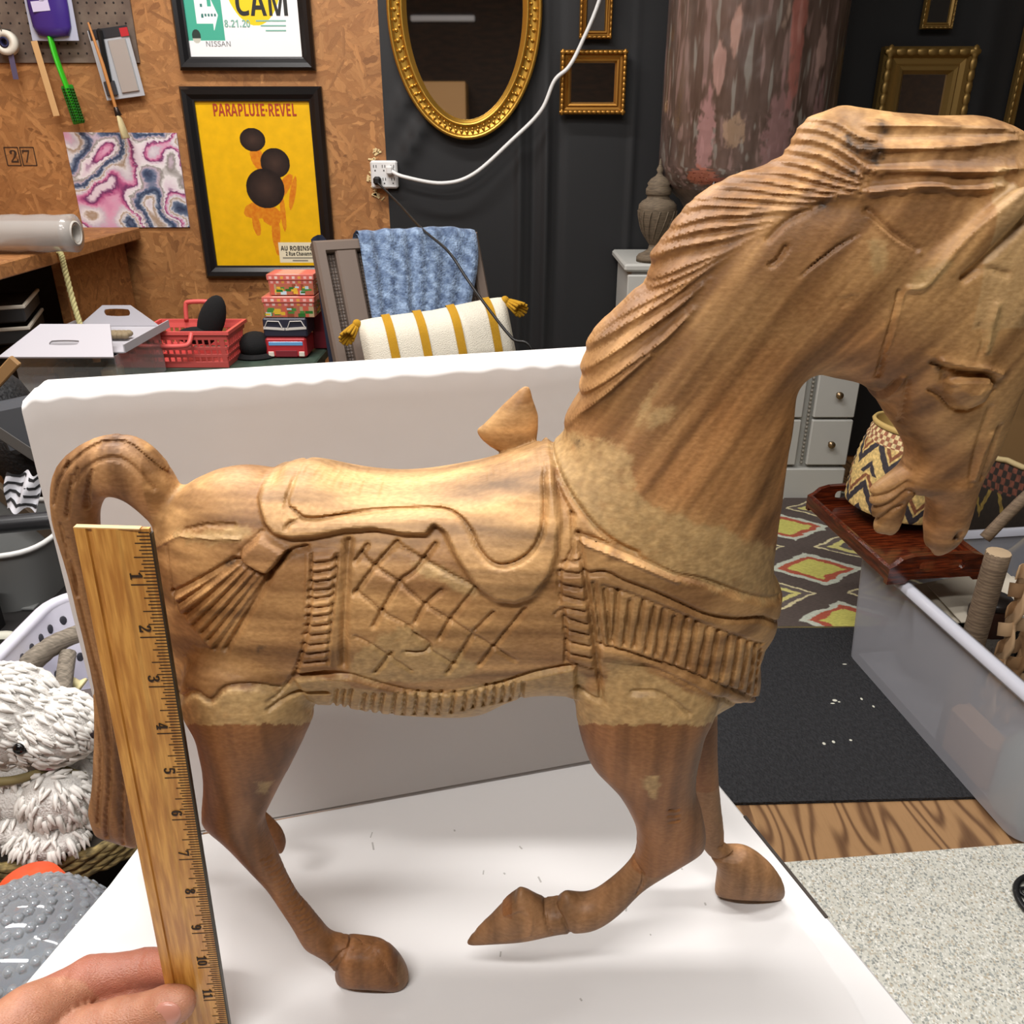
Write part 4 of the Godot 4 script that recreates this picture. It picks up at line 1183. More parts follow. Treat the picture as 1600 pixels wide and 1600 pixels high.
func yellow_print() -> Image:
	# plain stand-in for the picture: dark rounded shapes over orange dabs on yellow
	var w := 340; var h := 500
	var im := Image.create(w, h, false, Image.FORMAT_RGB8)
	var f := FastNoiseLite.new()
	f.seed = 2; f.frequency = 0.02
	for y in h:
		for x in w: im.set_pixel(x, y, Color(0.90, 0.70, 0.055) * (1.0 + 0.05 * f.get_noise_2d(x, y)))
	var dabs := [[168, 168, 20, 38, 0.3], [238, 250, 16, 44, -0.6], [262, 270, 9, 52, -0.25], [150, 322, 44, 26, 0.2], [190, 340, 30, 30, 0.0], [140, 368, 12, 34, 0.1], [198, 390, 13, 56, -0.05], [226, 330, 8, 60, 0.0], [198, 442, 8, 22, 0.0]]
	for d in dabs:
		for y in range(maxi(0, d[1] - 70), mini(h, d[1] + 70)):
			for x in range(maxi(0, d[0] - 60), mini(w, d[0] + 60)):
				var q := Vector2(x - d[0], y - d[1]).rotated(d[4])
				var n := 0.25 * f.get_noise_2d(x * 3.0, y * 3.0)
				if pow(q.x / d[2], 2) + pow(q.y / d[3], 2) < 1.0 + n: im.set_pixel(x, y, Color(0.80, 0.40, 0.07).lerp(Color(0.87, 0.60, 0.15), clampf(0.5 + 2.0 * n, 0, 1)))
	for d in [[158, 112, 38, 34], [218, 180, 44, 44], [180, 256, 58, 60]]:
		for y in range(d[1] - d[3], d[1] + d[3]):
			for x in range(d[0] - d[2], d[0] + d[2]):
				var q := Vector2(x - d[0], y - d[1])
				var r := sqrt(pow(q.x / d[2], 2) + pow(q.y / d[3], 2))
				if r < 1.0: im.set_pixel(x, y, Color(0.27, 0.20, 0.17).lerp(Color(0.10, 0.08, 0.08), r * (0.8 + 0.2 * f.get_noise_2d(x * 2, y * 2))))
	im.fill_rect(Rect2i(201, 423, 129, 65), Color(0.90, 0.86, 0.74))
	return im

func agate_print() -> Image:
	var n := 320
	var im := Image.create(n, n, false, Image.FORMAT_RGB8)
	var f := FastNoiseLite.new()
	f.seed = 31; f.frequency = 0.0042; f.fractal_octaves = 2; f.domain_warp_enabled = true; f.domain_warp_amplitude = 38.0; f.domain_warp_frequency = 0.012
	var ramp := [[0.0, "#3b4a63"], [0.10, "#6f7d94"], [0.17, "#d9d6da"], [0.26, "#a58f7a"], [0.31, "#e3dfe2"], [0.40, "#c9bcc8"], [0.46, "#d79cb8"], [0.52, "#ad5482"], [0.555, "#6a3560"], [0.60, "#dccbd6"], [0.70, "#e8e4e6"], [0.76, "#8e8a86"], [0.82, "#c5b3c2"], [0.90, "#5b6c88"], [1.0, "#2e3a55"]]
	for y in n:
		for x in n:
			var v := fposmod(f.get_noise_2d(x, y) * 1.5 + 0.45, 1.0)
			var c := Color("#2e3a55")
			for k in ramp.size() - 1:
				if v <= ramp[k + 1][0]:
					c = Color(ramp[k][1]).lerp(Color(ramp[k + 1][1]), (v - ramp[k][0]) / (ramp[k + 1][0] - ramp[k][0]))
					break
			im.set_pixel(x, y, c)
	return im

func drum_image() -> Image:
	var w := 1024; var h := 512
	var im := Image.create(w, h, false, Image.FORMAT_RGB8)
	var f := FastNoiseLite.new(); f.seed = 40; f.frequency = 0.012; f.fractal_octaves = 4
	var g := FastNoiseLite.new(); g.seed = 41; g.frequency = 0.03; g.fractal_octaves = 3
	for y in h:
		for x in w:
			var a := 0.5 + 0.5 * f.get_noise_2d(x * 2.2, y * 0.7)
			var b := g.get_noise_2d(x * 1.4, y * 0.5)
			var c := Color(0.27, 0.215, 0.185).lerp(Color(0.42, 0.345, 0.315), clampf(a * 1.4 - 0.25, 0, 1))
			if b > 0.22: c = c.lerp(Color(0.56, 0.46, 0.44), clampf((b - 0.22) * 2.5, 0, 0.6))
			if b < -0.30: c = c.lerp(Color(0.55, 0.55, 0.52), clampf((-0.3 - b) * 3.0, 0, 0.6))
			im.set_pixel(x, y, c)
	# pale painted shapes and an orange fruit-like patch low on the left
	var r := RandomNumberGenerator.new(); r.seed = 9
	var spots := [[400, 330, 20, 60, Color(0.70, 0.52, 0.52)], [415, 270, 13, 16, Color(0.74, 0.58, 0.54)], [440, 250, 11, 14, Color(0.74, 0.58, 0.52)], [452, 320, 22, 22, Color(0.66, 0.55, 0.44)], [396, 420, 36, 56, Color(0.66, 0.36, 0.26)], [440, 440, 42, 24, Color(0.52, 0.28, 0.22)], [545, 230, 16, 70, Color(0.62, 0.36, 0.32)], [520, 190, 14, 60, Color(0.60, 0.52, 0.46)], [600, 260, 14, 16, Color(0.68, 0.56, 0.52)], [610, 330, 20, 60, Color(0.60, 0.46, 0.46)], [530, 340, 30, 70, Color(0.56, 0.42, 0.42)], [470, 120, 30, 60, Color(0.56, 0.46, 0.42)], [580, 100, 28, 70, Color(0.55, 0.46, 0.42)]]
	for s in spots:
		for y in range(maxi(0, s[1] - s[3] - 12), mini(h, s[1] + s[3] + 12)):
			for x in range(s[0] - s[2] - 12, s[0] + s[2] + 12):
				var q := pow((x - s[0]) / float(s[2]), 2) + pow((y - s[1]) / float(s[3]), 2) + 0.7 * g.get_noise_2d(x * 2.0, y * 2.0)
				if q < 1.0: im.set_pixel(x, y, im.get_pixel(x, y).lerp(s[4], 0.62 * clampf((1.0 - q) * 2.2, 0, 1)))
	for k in 26: im.fill_rect(Rect2i(372 + r.randi() % 60, 392 + r.randi() % 66, 3, 3), Color(0.34, 0.14, 0.1))
	return im

func gold_frame(t: Node3D, w: float, h: float, b: float, d: float, gold: Material, bumps: int) -> void:
	obj("frame", S().moulding(w, h, [Vector2(0, 0), Vector2(0, d * 0.7), Vector2(b * 0.12, d), Vector2(b * 0.3, d * 0.95), Vector2(b * 0.42, d * 0.6), Vector2(b * 0.62, d * 0.5), Vector2(b * 0.72, d * 0.75), Vector2(b * 0.86, d * 0.7), Vector2(b, d * 0.35), Vector2(b, 0.002)]), gold, t)
	var s := S()
	for side in 4:
		var L := w if side % 2 == 0 else h
		var m := int(bumps * L / w)
		for k in m:
			var u := (k + 0.5) / m * L - L / 2
			var at := V(u, (h / 2 - b * 0.2) * (1 if side == 0 else -1), d * 0.95) if side % 2 == 0 else V((w / 2 - b * 0.2) * (1 if side == 1 else -1), u, d * 0.95)
			s.ball(at, V(b * 0.16, b * 0.16, b * 0.10) + (V(L / m * 0.28, 0, 0) if side % 2 == 0 else V(0, L / m * 0.28, 0)), 7, 5)
	obj("leaf_edging", s, gold, t)

func build_wall_things() -> void:
	var black := mat(Color("#121214"), 0.32)
	var z := WALL
	# posters
	var t := thing("framed_poster", "black framed yellow poster with dark round shapes and red title", "poster", V(-0.7875, 0.9215, z))
	obj("frame", S().moulding(0.427, 0.562, frame_profile(0.040, 0.028)), black, t)
	var pm := textured(yellow_print(), 0.35)
	obj("print", S().box(V(0, 0, 0.006), V(0.36, 0.49, 0.004)), hexm("#dcd6c8"), t)
	obj("picture", S().slab(V2([-0.176, -0.244, 0.176, -0.244, 0.176, 0.244, -0.176, 0.244]), 0.008, 0.0095), pm, t)
	var red := hexm("#a3361a", 0.6); var ink := hexm("#33302c", 0.6)
	lettering("PARAPLUIE·REVEL", 0.034, red, t, V(0.004, 0.217, 0.0102), Basis.IDENTITY, "Droid Sans", 0.252)
	lettering("AU ROBINSON", 0.014, ink, t, V(0.0985, -0.187, 0.0102), Basis.IDENTITY, "Droid Sans", 0.118)
	lettering("2 Rue Chavanne", 0.012, ink, t, V(0.0985, -0.204, 0.0102), Basis.IDENTITY, "Droid Sans", 0.090)
	obj("small_print", S().box(V(0.0985, -0.217, 0.0098), V(0.112, 0.004, 0.0006)).box(V(0.0985, -0.2255, 0.0098), V(0.05, 0.004, 0.0006)), hexm("#8c8778", 0.6), t)
	t = thing("framed_poster", "black framed white concert poster with teal arrow block, hung above the yellow poster", "poster", V(-0.7875, 1.52, z))
	obj("frame", S().moulding(0.403, 0.55, frame_profile(0.036, 0.028)), black, t)
	obj("print", S().box(V(0, 0, 0.006), V(0.35, 0.49, 0.004)), hexm("#e8e8e8"), t)
	obj("picture", S().slab(V2([-0.167, -0.24, 0.167, -0.24, 0.167, 0.24, -0.167, 0.24]), 0.008, 0.0095), textured(arrow_print(), 0.4), t)
	var dk := hexm("#1d1d1b", 0.6); var teal := hexm("#7fae9f", 0.6)
	lettering("CAM", 0.064, dk, t, V(0.060, -0.102, 0.0102), Basis.IDENTITY, "Droid Sans", 0.150)
	lettering("8.21.20", 0.019, teal, t, V(-0.017, -0.153, 0.0102), Basis.IDENTITY, "Droid Sans", 0.075)
	lettering("NISSAN", 0.013, hexm("#85888a", 0.6), t, V(-0.080, -0.205, 0.0102), Basis.IDENTITY, "Droid Sans", 0.072, 400)
	var lines := S()
	for k in 3: lines.box(V(0.082 + 0.006 * k, -0.146 - 0.0125 * k, 0.0098), V(0.088 - 0.014 * k, 0.004, 0.0006))
	obj("small_print", lines, teal, t)
	# agate print
	var ag := textured(agate_print(), 0.18)
	t = tag(obj("agate_print", S().slab(V2([-0.171, -0.139, 0.171, -0.138, 0.174, 0.138, -0.174, 0.140]), 0.0, 0.006), ag), "glossy pink, grey and blue agate pattern print pinned under the paint brush", "art print")
	t.position = V(-1.206, 0.937, z)
	# pegboard
	t = thing("pegboard", "grey brown pegboard with rows of holes at the top of the particle board wall", "pegboard", V(-1.56, 1.72, z))
	obj("board", S().box(V(0, 0, 0.004), V(0.90, 0.91, 0.006), 0.001), grained(Color(0.36, 0.30, 0.26), Color(0.43, 0.37, 0.32), 0.75, 3.0, 15, 1), t)
	var hole := MultiMesh.new()
	hole.transform_format = MultiMesh.TRANSFORM_3D
	hole.mesh = S().lathe(Vector3.ZERO, [Vector2(0.0033, 0), Vector2(0.0028, 0.0009), Vector2(0.0, 0.0004)], 8, Vector2.ONE, Vector2.ONE, Basis(V(1, 0, 0), V(0, 0, 1), V(0, -1, 0))).mesh()
	hole.instance_count = 34 * 34
	for k in 34 * 34: hole.set_instance_transform(k, Transform3D(Basis.IDENTITY, V(-0.43 + 0.026 * (k % 34), -0.43 + 0.026 * (k / 34), 0.0069)))
	var hm := MultiMeshInstance3D.new()
	hm.multimesh = hole; hm.material_override = hexm("#1c1512", 0.9); hm.name = "holes"; hm.set_meta("kind", "stuff")
	t.add_child(hm)
	hang_tools()
	# stamps on the board
	t = thing("stamp_mark", "boxed 2 and 7 stamped in dark ink left of the agate print", "stamp", V(-1.53, 1.008, z))
	var inkm := hexm("#3a2412", 0.8)
	lettering("2 7", 0.036, inkm, t, V(0, 0, 0.0008), Basis.IDENTITY, "Droid Serif", 0.062)
	var bx := S()
	for x in [-0.025, 0.024]:
		for e in [-1, 1]:
			bx.box(V(x, 0.026 * e, 0.0006), V(0.043, 0.003, 0.0008)); bx.box(V(x + 0.021 * e, 0, 0.0006), V(0.003, 0.052, 0.0008))
	obj("border", bx, inkm, t)
	# oval mirror
	var gold := mat(Color(0.74, 0.57, 0.24), 0.3, 0.85)
	var gold2 := mat(Color(0.83, 0.66, 0.31), 0.26, 0.85)
	t = thing("oval_mirror", "oval gold framed mirror with two rings of beads on the black curtain", "mirror", V(-0.1365, 1.40, z + 0.036))
	var ring := func(a: float, b: float, prof: Array) -> Shape:
		var rows := []
		for p: Vector2 in prof:
			var r := PackedVector3Array()
			for k in 96: r.append(V(sin(TAU * k / 96) * (a - p.x), cos(TAU * k / 96) * (b - p.x), p.y))
			rows.append(r)
		return S().skin(rows, true, true)
	obj("frame", ring.call(0.2245, 0.345, [Vector2(0, -0.012), Vector2(0, 0.010), Vector2(0.003, 0.016), Vector2(0.009, 0.017), Vector2(0.013, 0.012), Vector2(0.016, 0.006), Vector2(0.034, 0.004), Vector2(0.037, 0.010), Vector2(0.041, 0.014), Vector2(0.046, 0.012), Vector2(0.050, 0.006), Vector2(0.0545, 0.006), Vector2(0.0575, 0.0)]), gold, t)
	for q in [[0.0225, 76, 0.0053], [0.0315, 70, 0.0040]]:
		var mm := MultiMesh.new()
		mm.transform_format = MultiMesh.TRANSFORM_3D
		mm.mesh = S().ball(Vector3.ZERO, Vector3.ONE * q[2], 8, 6).mesh()
		mm.instance_count = q[1]
		for k in q[1]:
			var a: float = TAU * k / q[1]
			mm.set_instance_transform(k, Transform3D(Basis.IDENTITY, V(sin(a) * (0.2245 - q[0]), cos(a) * (0.345 - q[0]), 0.0075)))
		var mi := MultiMeshInstance3D.new()
		mi.multimesh = mm; mi.material_override = gold2; mi.name = "beading"; mi.set_meta("kind", "stuff")
		t.add_child(mi, true)
	var oval := PackedVector2Array()
	for k in 80: oval.append(Vector2(sin(TAU * k / 80) * 0.170, cos(TAU * k / 80) * 0.290))
	var glass := mat(Color(0.88, 0.88, 0.88), 0.02, 1.0)
	obj("mirror_glass", S().slab(oval, -0.008, 0.001), glass, t)
	# gold frames
	var gold3 := mat(Color(0.62, 0.44, 0.18), 0.38, 0.75)
	t = thing("gold_frame", "small gilt frame with dark mirror on the curtain, right of the oval mirror", "frame", V(0.2405, 1.211, z + 0.03), 0.0, "")
	gold_frame(t, 0.196, 0.172, 0.034, 0.026, gold3, 14)
	obj("mirror_glass", S().box(V(0, 0, 0.004), V(0.14, 0.116, 0.004)), glass, t)
	t = thing("gold_frame", "narrow upright gilt frame above the small gilt mirror frame", "frame", V(0.243, 1.44, z + 0.03))
	gold_frame(t, 0.095, 0.23, 0.022, 0.018, gold3, 7)
	obj("picture", S().box(V(0, 0, 0.004), V(0.06, 0.19, 0.004)), hexm("#2a2420", 0.5), t)
	var gold4 := mat(Color(0.62, 0.50, 0.28), 0.42, 0.65)
	t = thing("gold_frame", "wide ornate dark gold frame with a mirror, above the wooden horse's mane", "frame", V(1.223, 1.15, z + 0.03))
	gold_frame(t, 0.275, 0.31, 0.072, 0.04, gold4, 9)
	obj("mirror_glass", S().box(V(0, 0, 0.006), V(0.135, 0.17, 0.004)), glass, t)
	t = thing("gold_frame", "slim gold frame at the top, above the ornate dark gold frame", "frame", V(1.232, 1.46, z + 0.03))
	gold_frame(t, 0.092, 0.22, 0.018, 0.016, gold4, 7)
	obj("picture", S().box(V(0, 0, 0.004), V(0.058, 0.186, 0.004)), hexm("#211d19", 0.5), t)
	t = thing("gold_frame", "tall gold frame furthest right on the black curtain", "frame", V(1.72, 1.28, z + 0.03))
	gold_frame(t, 0.46, 0.62, 0.03, 0.025, gold4, 22)
	obj("picture", S().box(V(0, 0, 0.006), V(0.402, 0.562, 0.004)), hexm("#191613", 0.4), t)
	# outlet with its plugs
	var white := hexm("#dcdcda", 0.45)
	t = thing("outlet_adapter", "white six socket outlet adapter on the wall where particle board meets curtain", "outlet", V(-0.3965, 0.957, z))
	obj("body", S().box(V(0, 0, 0.020), V(0.083, 0.080, 0.036), 0.005), white, t)
	var sl := S()
	for y in [0.018, -0.019]:
		for x in [-0.027, 0.0, 0.027]:
			sl.box(V(x - 0.004, y + 0.006, 0.0383), V(0.0022, 0.008, 0.001)); sl.box(V(x + 0.004, y + 0.006, 0.0383), V(0.0022, 0.008, 0.001)); sl.box(V(x, y - 0.006, 0.0383), V(0.004, 0.004, 0.001))
	obj("sockets", sl, hexm("#3b3b3b", 0.6), t)
	var torn := S()
	var r := RandomNumberGenerator.new(); r.seed = 5
	for k in 26:
		var a := r.randf_range(1.3, 5.0)
		var q := V(-0.436 + cos(a) * 0.028 * r.randf_range(0.6, 1.5) + 0.02, 0.957 + sin(a) * 0.066 * r.randf_range(0.85, 1.15), z + 0.002)
		torn.box(q, V(r.randf_range(0.004, 0.016), r.randf_range(0.003, 0.009), 0.003), 0.001, Basis(V(0, 0, 1), r.randf() * TAU))
	tag(obj("torn_wood_edge", torn, hexm("#d8c08c", 0.8)), "pale splintered wood around the hole cut for the outlet", "splinters")
	# cords
	var cord := curve([V(-0.372, 0.968, z + 0.05), V(-0.33, 0.952, z + 0.07), V(-0.215, 0.934, z + 0.07), V(-0.118, 0.960, z + 0.065), V(0.0, 1.055, z + 0.06), V(0.086, 1.135, z + 0.06), V(0.125, 1.215, z + 0.065), V(0.165, 1.25, z + 0.07), V(0.20, 1.31, z + 0.07), V(0.255, 1.44, z + 0.08), V(0.33, 1.72, z + 0.12), V(0.42, 2.1, z + 0.14), V(0.46, 2.49, z + 0.16)], 8)
	t = thing("extension_cord", "white extension cord looping from the outlet past the small gilt frame", "cord")
	obj("cable", S().tube(cord, 0.0058, 8), white, t)
	obj("plug", S().box(V(-0.377, 0.970, z + 0.048), V(0.022, 0.026, 0.022), 0.005), white, t)
	var bk := hexm("#131313", 0.5)
	t = thing("power_cord", "thin black cord dropping from the outlet over the blue throw", "cord")
	obj("cable", S().tube(curve([V(-0.415, 0.934, z + 0.055), V(-0.383, 0.910, -2.760), V(-0.328, 0.884, -2.620), V(-0.235, 0.846, -2.320), V(-0.153, 0.817, -2.100), V(-0.105, 0.765, -2.020), V(-0.059, 0.712, -1.970), V(0.000, 0.649, -1.920), V(0.051, 0.613, -1.900), V(0.10, 0.35, -1.9), V(0.11, 0.012, -1.9)], 8), 0.0034, 6), bk, t)
	obj("plug", S().box(V(-0.417, 0.940, z + 0.048), V(0.024, 0.024, 0.022), 0.006), bk, t)

func hang_tools() -> void:
	var z := WALL + 0.045
	# roll of tape
	var t := thing("tape_roll", "white tape roll with dark core hanging on the pegboard, leftmost of the tools", "tape roll", V(-1.475, 1.315, z))
	var face := Basis(V(1, 0, 0), V(0, 0, 1), V(0, -1, 0))
	obj("roll", S().lathe(Vector3.ZERO, [Vector2(0.014, -0.012), Vector2(0.033, -0.012), Vector2(0.033, 0.012), Vector2(0.014, 0.012), Vector2(0.014, -0.012)], 28, Vector2.ONE, Vector2.ONE, face), hexm("#d9d3c4", 0.5), t)
	obj("core", S().lathe(Vector3.ZERO, [Vector2(0.008, -0.013), Vector2(0.0145, -0.013), Vector2(0.0145, 0.013), Vector2(0.008, 0.013), Vector2(0.008, -0.013)], 20, Vector2.ONE, Vector2.ONE, face), hexm("#23254a", 0.5), t)
	obj("loose_end", S().box(V(0.008, -0.058, 0.004), V(0.016, 0.075, 0.001)), hexm("#56506a", 0.3), t)
	obj("hook", S().tube(P3([V(0, 0.036, -0.045), V(0, 0.034, 0.0), V(0, 0.03, 0.012), V(0, 0.042, 0.014)]), 0.0022, 6), hexm("#9a9a98", 0.3, 0.9), t)
	# purple package
	t = thing("purple_pouch", "purple plastic pouch with white print hanging above the green brush", "package", V(-1.332, 1.405, z))
	var pp := [Vector2(0.056, 0.13), Vector2(0.058, 0.0), Vector2(0.055, -0.05), Vector2(0.045, -0.072), Vector2(0.0, -0.078)]
	obj("pouch", S().lathe(Vector3.ZERO, pp, 24, Vector2(1, 0.35)), hexm("#3d2a78", 0.25), t)
	obj("print", S().box(V(-0.012, 0.0, 0.0205), V(0.05, 0.026, 0.0008), 0.0, Basis(V(0, 0, 1), 0.08)).box(V(-0.006, 0.052, 0.0205), V(0.012, 0.08, 0.0008)), hexm("#c9c2dd", 0.4), t)
	obj("clear_edge", S().box(V(0, -0.01, -0.006), V(0.136, 0.15, 0.002), 0.0008), hexm("#aeb2c4", 0.2), t)
	# stick
	t = tag(obj("wooden_stick", S().box(V(0, 0, 0), V(0.019, 0.20, 0.003), 0.001, Basis(V(0, 0, 1), 0.11)), hexm("#c9a06c", 0.7)), "pale flat wooden stick hanging between purple pouch and wall", "stick")
	t.position = V(-1.382, 1.22, z)
	# green brush
	var gm := hexm("#36b51f", 0.3)
	t = thing("green_brush", "bright green plastic cleaning brush hanging under the purple pouch", "brush", V(-1.325, 1.222, z))
	obj("handle", S().tube(curve([V(-0.018, 0.108, 0), V(-0.012, 0.06, 0.004), V(0.0, 0.0, 0.006), V(0.012, -0.06, 0.002), V(0.022, -0.118, 0)], 6), 0.0135, 10, false, Vector2(1, 0.5)), gm, t)
	obj("brush_head", S().box(V(0.012, -0.070, 0.004), V(0.036, 0.105, 0.010), 0.003, Basis(V(0, 0, 1), 0.15)), hexm("#1f7a17", 0.4), t)
	var bri := S()
	for k in 60: bri.box(V(-0.002 + 0.007 * (k % 5) + 0.0013 * (k / 5) - 0.002, -0.028 - 0.0076 * (k / 5), 0.013), V(0.004, 0.004, 0.014), 0.001)
	obj("bristles", bri, hexm("#1a5c14", 0.6), t).set_meta("kind", "stuff")
	# blister pack with a black scraper
	t = thing("scraper_pack", "carded pack with a black handled scraper, silver backing and red corner", "tool pack", V(-1.172, 1.262, z - 0.02))
	var lean := Basis(V(0, 0, 1), 0.12)
	obj("card", S().box(V(0, 0, 0), V(0.118, 0.185, 0.003), 0.001, lean), hexm("#aeb0b4", 0.4), t)
	obj("header", S().box(V(-0.006, 0.080, 0.0026), V(0.116, 0.026, 0.003), 0.001, lean), hexm("#26262a", 0.5), t)
	obj("red_corner", S().box(V(0.040, 0.082, 0.0045), V(0.024, 0.022, 0.002), 0.0, lean), hexm("#b3232a", 0.5), t)
	obj("foil", S().box(V(0.022, -0.006, 0.004), V(0.054, 0.14, 0.006), 0.002, lean), hexm("#c6c6c4", 0.22, 0.5), t)
	obj("scraper_handle", S().box(V(-0.028, 0.020, 0.010), V(0.016, 0.14, 0.014), 0.005, Basis(V(0, 0, 1), 0.03)), hexm("#161616", 0.35), t)
	obj("scraper_blade", S().box(V(-0.026, -0.066, 0.008), V(0.034, 0.04, 0.006), 0.002, lean), hexm("#4a4c50", 0.3, 0.4), t)
	# long paint brush
	t = thing("paint_brush", "long thin paint brush with cream bristles hanging over the agate print", "brush", V(-1.19, 1.20, z + 0.012))
	obj("handle", S().tube(P3([V(-0.030, 0.165, 0), V(-0.010, 0.06, 0), V(0.006, -0.055, 0)]), PackedFloat32Array([0.003, 0.0055, 0.005]), 8), hexm("#b97d43", 0.4), t)
	obj("ferrule", S().tube(P3([V(0.006, -0.055, 0), V(0.011, -0.078, 0)]), PackedFloat32Array([0.0065, 0.010]), 10), hexm("#3c3430", 0.3, 0.7), t)
	obj("bristles", S().tube(P3([V(0.011, -0.078, 0), V(0.015, -0.105, 0), V(0.021, -0.140, 0)]), PackedFloat32Array([0.010, 0.0165, 0.021]), 12, false, Vector2(1, 0.5)), bumpy(hexm("#cdbd8e", 0.9), 128, 0.2, 8, 3.0, 20.0), t)

# ---------------------------------------------------------------- green table, its things, chair, dresser
func gift_print(seed_: int) -> Image:
	var im := Image.create(96, 48, false, Image.FORMAT_RGB8)
	var r := RandomNumberGenerator.new(); r.seed = seed_
	im.fill(Color(0.70, 0.40, 0.30))
	for k in 6: im.fill_rect(Rect2i(r.randi() % 90, 14, 6 + r.randi() % 8, 34), [Color(0.72, 0.62, 0.48), Color(0.56, 0.28, 0.18), Color(0.78, 0.36, 0.28)][r.randi() % 3])
	for k in 18:
		var x := r.randi() % 84; var y := 18 + r.randi() % 20
		im.fill_rect(Rect2i(x, y, 8 + r.randi() % 8, 6 + r.randi() % 8), [Color(0.16, 0.42, 0.16), Color(0.28, 0.52, 0.22), Color(0.86, 0.70, 0.2), Color(0.72, 0.82, 0.86)][r.randi() % 4])
	im.fill_rect(Rect2i(0, 0, 96, 13), Color(0.84, 0.42, 0.38))
	for k in 8: im.fill_rect(Rect2i(4 + k * 12, 4, 6, 7), [Color(0.95, 0.72, 0.70), Color(0.92, 0.82, 0.78), Color(0.9, 0.66, 0.3)][k % 3])
	return im

